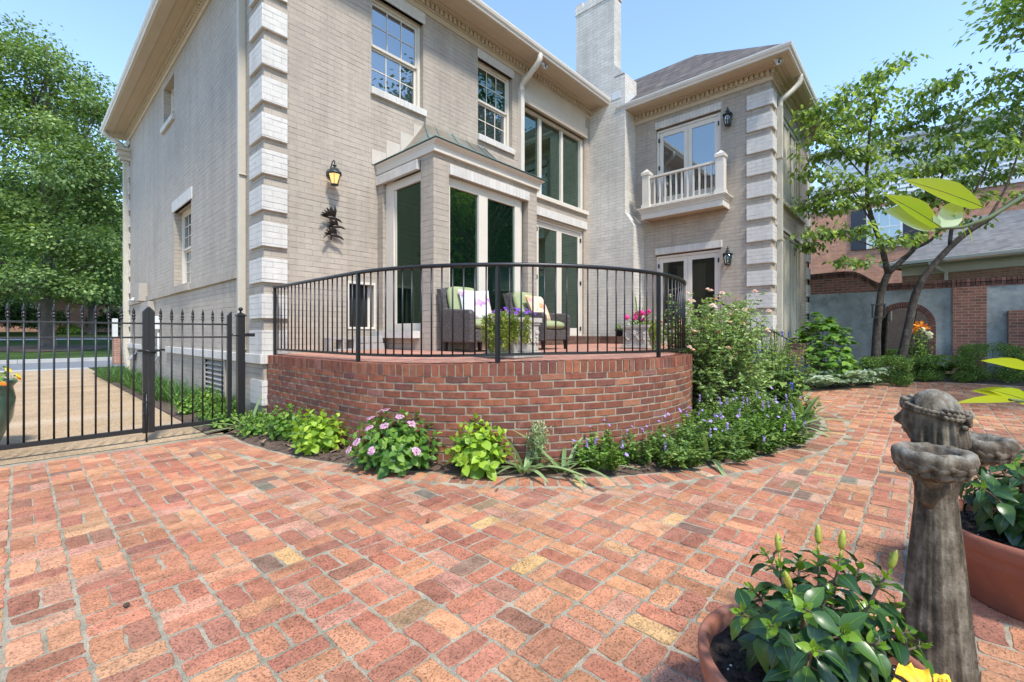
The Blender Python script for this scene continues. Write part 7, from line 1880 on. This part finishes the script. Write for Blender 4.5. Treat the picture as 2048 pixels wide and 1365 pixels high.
L1_ = [lob(40, 110, Z, 2.2, 1.6), lob(110, 170, Z, 2.4, 1.8), lob(-30, 200, Z, 2.6, 2.2), lob(190, 235, Z, 1.9, 1.7), lob(60, 280, Z-1, 2.8, 2.0), lob(215, 330, Z-.5, 1.7, 1.8), lob(140, 360, Z-1.5, 2.5, 1.9), lob(-40, 370, Z, 3, 2.2), lob(40, 440, Z-1.5, 2.5, 1.8), lob(215, 440, Z, 1.9, 1.7), lob(130, 500, Z-1.5, 2.4, 1.4), lob(225, 540, Z-.5, 1.7, 1.2), lob(-30, 520, Z-.5, 2.7, 1.5), lob(60, 570, Z-2, 2.3, 1.), lob(170, 585, Z-1, 2.1, .9), lob(-20, 585, Z-1, 2.2, .9), lob(230, 590, Z+1, 1.7, .8), lob(120, 250, Z+2.5, 2.6, 2), lob(60, 420, Z+3, 3, 2)]
tree('maple_tree', tuple(b1_), 'tall full-crowned tree standing in a ring of mulch on the front lawn', L1_, 52000, .185, .34, 4.0, 'maple', per=60, cr=.46)
# woodland across the street
proto = None
for k, (px, Z, s, lb) in enumerate(((300, 60, 1.05, 'dark tree behind the far brick house, nearest the corner of the house'), (200, 66, 1.2, 'dark tree behind the far brick house, seen right of the front lawn tree'), (20, 62, 1.15, 'dark tree beyond the street, seen left of the front lawn tree trunk'), (-110, 54, 1.1, 'dark tree beyond the street at the left edge of the view'), (110, 72, 1.35, 'tall dark tree farthest back beyond the street'), (-20, 32, .6, 'smaller tree on the far lawn at the left edge'))):
    p = at(px, 668, Z); p[2] = gz(p[0], p[1])
    if proto is None:
        lobes = [(p[0]+U(-3.6, 3.6)*(1-i/22), p[1]+U(-3.6, 3.6)*(1-i/22), p[2]+3.2+i*.82, U(1.9, 3.0), U(1.9, 3.0), U(1.3, 2.0)) for i in range(16)]
        proto = tree('woodland_tree', tuple(p), lb, lobes, 18000, .31, .30, 4.5, 'wood', group='trees beyond the street', per=24, cr=.72); 
    else: copy_tree(proto, tuple(p), U(0, 6.3), lb, scale=s)
tr2 = at(183, 655, 37.5); tr2[2] = gz(*tr2[:2])
copy_tree(proto, tuple(tr2), 1.0, 'pale-trunked tree in front of the far brick house', scale=.85)
for k, (px, Z, r, h, lb) in enumerate(((50, 35.5, 1.3, 1.7, 'round dark evergreen shrub left of the lawn tree trunk across the street'), (262, 41.5, 1.0, 1.1, 'low shrub at the foot of the far house near the corner'), (140, 37.5, .9, .6, 'low bright shrub under the far house window'), (5, 34.5, 1.8, 2.9, 'tall dark evergreen shrub at the left end of the far house'), (92, 36.5, 1.2, 2.3, 'dark evergreen shrub against the far house wall behind the lawn tree'), (205, 39, 1.1, 1.6, 'dark shrub right of the far house window'), (240, 40, 1.0, 2.2, 'tall dark shrub beside the corner of the near house, across the street'))):
    p = at(px, 668, Z); p[2] = gz(p[0], p[1]); t = thing_plant('round_shrub', tuple(p), lb, 'shrub', 'shrubs by the far house')
    part('foliage', crown_leaves([(0, 0, h*.5, r, r, h*.5)], int(1400*r*h), .17, 14, .2), G['wood'] if k != 2 else G['bright'], t)
# dogwood with two trunks
t = thing_plant('dogwood_tree', tuple(at(1748, 742, 10.6)*[1, 1, 0]+[0, 0, .2]), 'slender two-trunked dogwood with layered sprays of leaves in front of the garden wall', 'tree'); o = np.array(t.location)
Zd = 10.4; A_ = lambda px, py, Z=Zd: at(px, py, Z)-o
m = MB()
def path(pts, r0, r1, Zs=None, n=16):
    P = [tuple(A_(*p)) for p in pts]; q, _ = smooth_path(P, n); m.tube([tuple(v) for v in q], [lerp(r0, r1, i/(n-1)) for i in range(n)], 9); return q
path([(1750, 752, 10.6), (1752, 690, 10.6), (1757, 630, 10.6), (1764, 580, 10.6), (1776, 548, 10.5)], .088, .072)
path([(1776, 548, 10.5), (1765, 500, 10.4), (1750, 455, 10.3), (1738, 415, 10.2), (1733, 360, 10.2), (1737, 300, 10.2), (1742, 240, 10.2), (1760, 180, 10.2)], .062, .014, n=22)
path([(1776, 548, 10.5), (1800, 525, 10.5), (1828, 498, 10.4), (1848, 455, 10.4), (1862, 410, 10.4), (1885, 350, 10.4), (1905, 290, 10.5)], .062, .012, n=20)
path([(1828, 498, 10.4), (1860, 482, 10.3), (1885, 455, 10.2), (1915, 420, 10.1), (1950, 370, 10)], .035, .01)
path([(1795, 750, 10.3), (1806, 705, 10.3), (1818, 650, 10.3), (1828, 600, 10.3), (1842, 565, 10.2), (1868, 530, 10.1), (1900, 495, 10.0), (1935, 465, 9.9), (1975, 440, 9.8), (2030, 400, 9.6), (2080, 360, 9.5)], .098, .035, n=26)
path([(1900, 495, 10.0), (1902, 465, 10), (1912, 440, 10), (1940, 400, 10), (1970, 340, 10), (1990, 270, 10)], .04, .01)
path([(1975, 440, 9.8), (2010, 380, 9.8), (2035, 310, 9.8), (2050, 240, 9.8)], .03, .01)
for (pts, r) in (([(1750, 455, 10.3), (1715, 400, 10), (1680, 350, 9.8), (1640, 320, 9.6)], .02), ([(1738, 415, 10.2), (1700, 380, 9.6), (1650, 390, 9.2), (1605, 412, 9.0)], .014), ([(1733, 360, 10.2), (1690, 310, 10), (1650, 255, 10), (1625, 235, 10)], .018), ([(1742, 240, 10.2), (1700, 210, 10.2), (1690, 170, 10.2)], .012), ([(1742, 240, 10.2), (1790, 160, 10.3), (1812, 125, 10.3)], .012), ([(1765, 500, 10.4), (1710, 480, 10.0), (1660, 465, 9.8), (1630, 480, 9.7)], .018), ([(1848, 455, 10.4), (1800, 470, 10), (1750, 490, 9.8)], .014), ([(1862, 410, 10.4), (1830, 330, 10.2), (1800, 280, 10.2)], .016), ([(1885, 350, 10.4), (1870, 250, 10.4), (1885, 170, 10.4), (1925, 150, 10.4)], .014), ([(1828, 498, 10.4), (1780, 525, 9.8), (1720, 520, 9.6)], .012), ([(1905, 290, 10.5), (1950, 220, 10.4), (2000, 200, 10.4)], .012)): path(pts, r, .005, n=12)
m.build('trunk', M['bark_grey'], t)
SP = [(1620, 228, 55), (1665, 240, 60), (1640, 275, 60), (1690, 200, 55), (1720, 175, 45), (1755, 150, 40), (1790, 132, 32), (1815, 122, 22), (1740, 215, 60), (1700, 260, 65), (1760, 260, 60), (1680, 300, 60), (1735, 310, 60), (1640, 312, 45), (1830, 205, 45), (1865, 180, 50), (1895, 165, 35), (1915, 152, 22), (1860, 225, 50), (1820, 250, 60), (1800, 300, 60), (1870, 290, 60), (1925, 225, 45), (1960, 200, 40), (1990, 190, 40), (1935, 270, 55), (1985, 250, 50), (2030, 215, 50), (2060, 260, 55), (2010, 300, 60), (1950, 320, 60), (1890, 330, 60), (1840, 345, 60), (1780, 350, 60), (1725, 360, 55), (2050, 335, 60), (1985, 355, 55), (1925, 365, 55), (1870, 385, 50), (1660, 385, 45), (1625, 402, 26), (1600, 412, 16), (1690, 375, 45), (1715, 400, 50), (1650, 420, 45), (1625, 405, 35), (1770, 395, 50), (1820, 400, 45), (1680, 410, 40), (1630, 465, 40), (1665, 468, 45), (1715, 460, 40), (1620, 490, 35), (1690, 525, 32), (1725, 522, 28), (1760, 480, 40), (1810, 480, 35), (1850, 470, 35), (1900, 400, 45), (1950, 400, 40), (1650, 350, 45), (1950, 440, 25), (2040, 390, 40), (1990, 155, 32), (2030, 150, 38), (2045, 185, 42), (2015, 245, 48), (1965, 285, 45), (1905, 255, 45), (1860, 330, 45), (1740, 185, 45), (1655, 210, 40), (1700, 240, 50), (2030, 280, 50), (1610, 345, 28)]
B = []; D = []; N2 = []; m = MB()
for (px, py, rp_) in SP:
    Zs = Zd+U(-1.1, .6); c = A_(px, py, Zs); w = rp_/899*Zs*1.05; n_ = int(10+105*(w/.6)**1.6)
    a = U(0, 6.3)
    for j in range(max(2, n_//10)):
        u = np.array([math.cos(a+j*2.4), math.sin(a+j*2.4), U(-.35, .40)]); tip = c+u*w*U(.5, 1.0); m.tube([tuple(c-np.array([0, 0, .06])), tuple(lerp(c, tip, .5)+np.array([0, 0, .03])), tuple(tip)], [.006, .004, .002], 4)
        for q in range(13):
            s = U(.05, 1.08); p = lerp(c, tip, s)+rng.normal(size=3)*np.array([.09, .09, .06]); B.append(p); an = U(0, 6.3); D.append(np.array([math.cos(an), math.sin(an), -.55])+u*.6); N2.append(rng.normal(size=3)*.3+[0, 0, 1])
B = np.array(B); L = rng.uniform(.08, .135, len(B)); part('crown', leaves(B, np.array(D), np.array(N2), L, L*.30, T_OVAL, .35, .2), G['dogwood'], t); m.build('twigs', M['twig'], t)
bf = empty('bird_feeder', tuple(A_(1757, 610, 10.45)+o), 'small dark box feeder strapped to the left trunk of the dogwood', 'bird feeder'); m = MB(); m.box(-.13, .13, -.06, .06, -.005, .02); m.box(-.12, .12, -.055, .055, -.30, -.28)
for x in (-.11, .11): m.box(x-.008, x+.008, -.05, .05, -.28, -.005)
m.build('feeder_frame', M['iron'], bf); bf.rotation_euler = (0, 0, -1.3)
# tree at the upper right corner and trees behind the viewpoint that the windows mirror
p = np.array([14.6, -4.6, .2]); Lr = [lob(2085, 20, 9.2, .75, .55), lob(2050, 75, 9.6, .50, .36), lob(2035, 20, 9.5, .40, .3), lob(2120, -60, 9, 1.2, .9), lob(2230, 0, 9.5, 1.2, .8), lob(2280, -80, 9.8, 1.5, 1.2)]
Lr += [(9.5, -5.2, 6.6, 1.3, 1.2, .7), (11.3, -4.6, 7.0, 1.4, 1.2, .8), (12.8, -5.4, 6.4, 1.4, 1.3, .8), (10.6, -6.4, 7.4, 1.5, 1.2, .8), (14.2, -6.3, 7.2, 1.5, 1.3, .9), (12.2, -7.0, 8.0, 1.5, 1.3, .9)]
tree('oak_tree', tuple(p), 'tree whose leafy branch tips hang into the upper right corner', Lr, 15000, .13, .20, 3.0, 'dogwood', per=20, cr=.30)
for k, (x, y, s, lb) in enumerate(((23., -12., 1.0, 'tree behind the viewpoint mirrored in the bay glass'), (17.5, -17., .9, 'tree behind the viewpoint mirrored in the right bay pane'), (29., -16., 1.1, 'tall tree behind the viewpoint mirrored in the left of the bay'), (10., -21., 1.0, 'tree standing farther behind the viewpoint'), (36., -9., 1.0, 'tree to the right of the garage roof'), (20., -13.5, .8, 'low tree behind the viewpoint mirrored at the foot of the bay glass'), (26., -20., 1.5, 'tallest tree behind the viewpoint mirrored high in the bay glass'), (14., -26., 1.4, 'tree farthest behind the viewpoint'), (33., -22., 1.5, 'big tree behind the viewpoint beyond the garage'))):
    copy_tree(proto, (x, y, 0), k*1.3, lb, scale=s)['group'] = 'trees behind the viewpoint'
p = np.array([5.6, -7.6, 0.]); lobes = [(3.2, -5.6, 6.6, 1.1, .8, .6), (4.3, -5.9, 6.9, 1.0, .8, .6), (5.6, -7.3, 7.4, 1.6, 1.4, 1.0), (6.8, -8.6, 6.6, 1.5, 1.4, .9), (4.6, -8.6, 6.8, 1.5, 1.4, .9), (2.6, -4.9, 6.3, .6, .5, .35)]  # unseen tree, added to shade the larger pot and the statue's back
tree('oak_tree', tuple(p), 'unseen tree added behind the viewpoint to shade the larger terracotta pot', lobes, 7000, .14, .16, 3.2, 'maple', per=20, cr=.3)
hp2 = None
for k, (x, y, s, lb) in enumerate(((15., -10.5, .8, 'nearest of the dense trees mirrored low in the bay glass'), (19.5, -11., .95, 'second of the dense trees mirrored in the bay glass'), (24.5, -11.5, 1.0, 'third of the dense trees mirrored in the bay glass'), (30., -12., 1.1, 'fourth of the dense trees mirrored in the bay glass'), (36., -13., 1.2, 'farthest of the dense trees mirrored in the bay glass'))):
    if hp2 is None:
        lobes = [(x+U(-2.2, 2.2)*(1-i/20), y+U(-1.6, 1.6)*(1-i/20), .9+i*.55, U(1.6, 2.3), U(1.5, 2.0), U(1.0, 1.5)) for i in range(15)]
        hp2 = tree('dense_tree', (x, y, 0), lb, lobes, 8500, .26, .25, 2.0, 'dogwood', group='trees behind the viewpoint', per=22, cr=.55)
    else: copy_tree(hp2, (x, y, 0), k*1.7, lb, scale=s)
# neighbour's gabled house on the far left, mirrored in the balcony doors
sh = empty('gabled_house', (-17, 5, 0), 'dark-roofed gabled house across the drive, seen only mirrored in the balcony doors', 'house'); SO_ = (-17, 5, 0)
m = MB(); m.box(-24, -17, -2, 12, -.1, 6.2); m.build('brick_wall', M['house_brick'], sh, SO_); m = MB(); m.add([(-16.5, -2.6, 6.1), (-16.5, 12.6, 6.1), (-24.5, 12.6, 6.1), (-24.5, -2.6, 6.1), (-20.5, 3, 10.8), (-20.5, 7.6, 10.8)], [(0, 1, 5, 4), (2, 3, 4, 5), (1, 2, 5), (3, 0, 4), (0, 3, 2, 1)]); m.build('roof', M['shingle'], sh, SO_)
# ======================= sky, sun, camera =====================================================
w = bpy.data.worlds.new('World'); sc.world = w; w.use_nodes = True; nt = w.node_tree
bg = nt.nodes['Background']; sky = nt.nodes.new('ShaderNodeTexSky'); sky.sky_type = 'NISHITA'; sky.sun_disc = False
EL, AZ = R_(56), R_(197)                       # the sun stands behind the viewpoint, over the house's rear side
sky.sun_elevation = EL; sky.sun_rotation = AZ; sky.air_density = 1.0; sky.dust_density = .15; sky.ozone_density = 2.1
nt.links.new(sky.outputs[0], bg.inputs['Color']); bg.inputs['Strength'].default_value = .15
sl = bpy.data.lights.new('sun', 'SUN'); sl.energy = 2.0; sl.angle = R_(7); sl.color = (1, .95, .87)
so = bpy.data.objects.new('sun', sl); COL.objects.link(so)
d = Vector((math.sin(AZ)*math.cos(EL), math.cos(AZ)*math.cos(EL), math.sin(EL)))
so.rotation_euler = d.to_track_quat('Z', 'Y').to_euler(); so.location = d*60
cd = bpy.data.cameras.new('camera'); cam = bpy.data.objects.new('camera', cd); COL.objects.link(cam); sc.camera = cam
cam.location = (0, 0, EYE); cam.rotation_euler = (math.pi/2, 0, R_(42.28-90)); cd.sensor_width = 36; cd.lens = 899/2048*36; cd.shift_y = -14.5/2048
cd.clip_start = .02; cd.clip_end = 2000
vs_ = sc.view_settings; vs_.view_transform = 'Standard'; vs_.look = 'None'; vs_.gamma = 1; vs_.exposure = 1.45; vs_.use_curve_mapping = False
sc.cycles.max_bounces = 8; sc.cycles.transparent_max_bounces = 12; sc.cycles.diffuse_bounces = 3; sc.cycles.glossy_bounces = 4
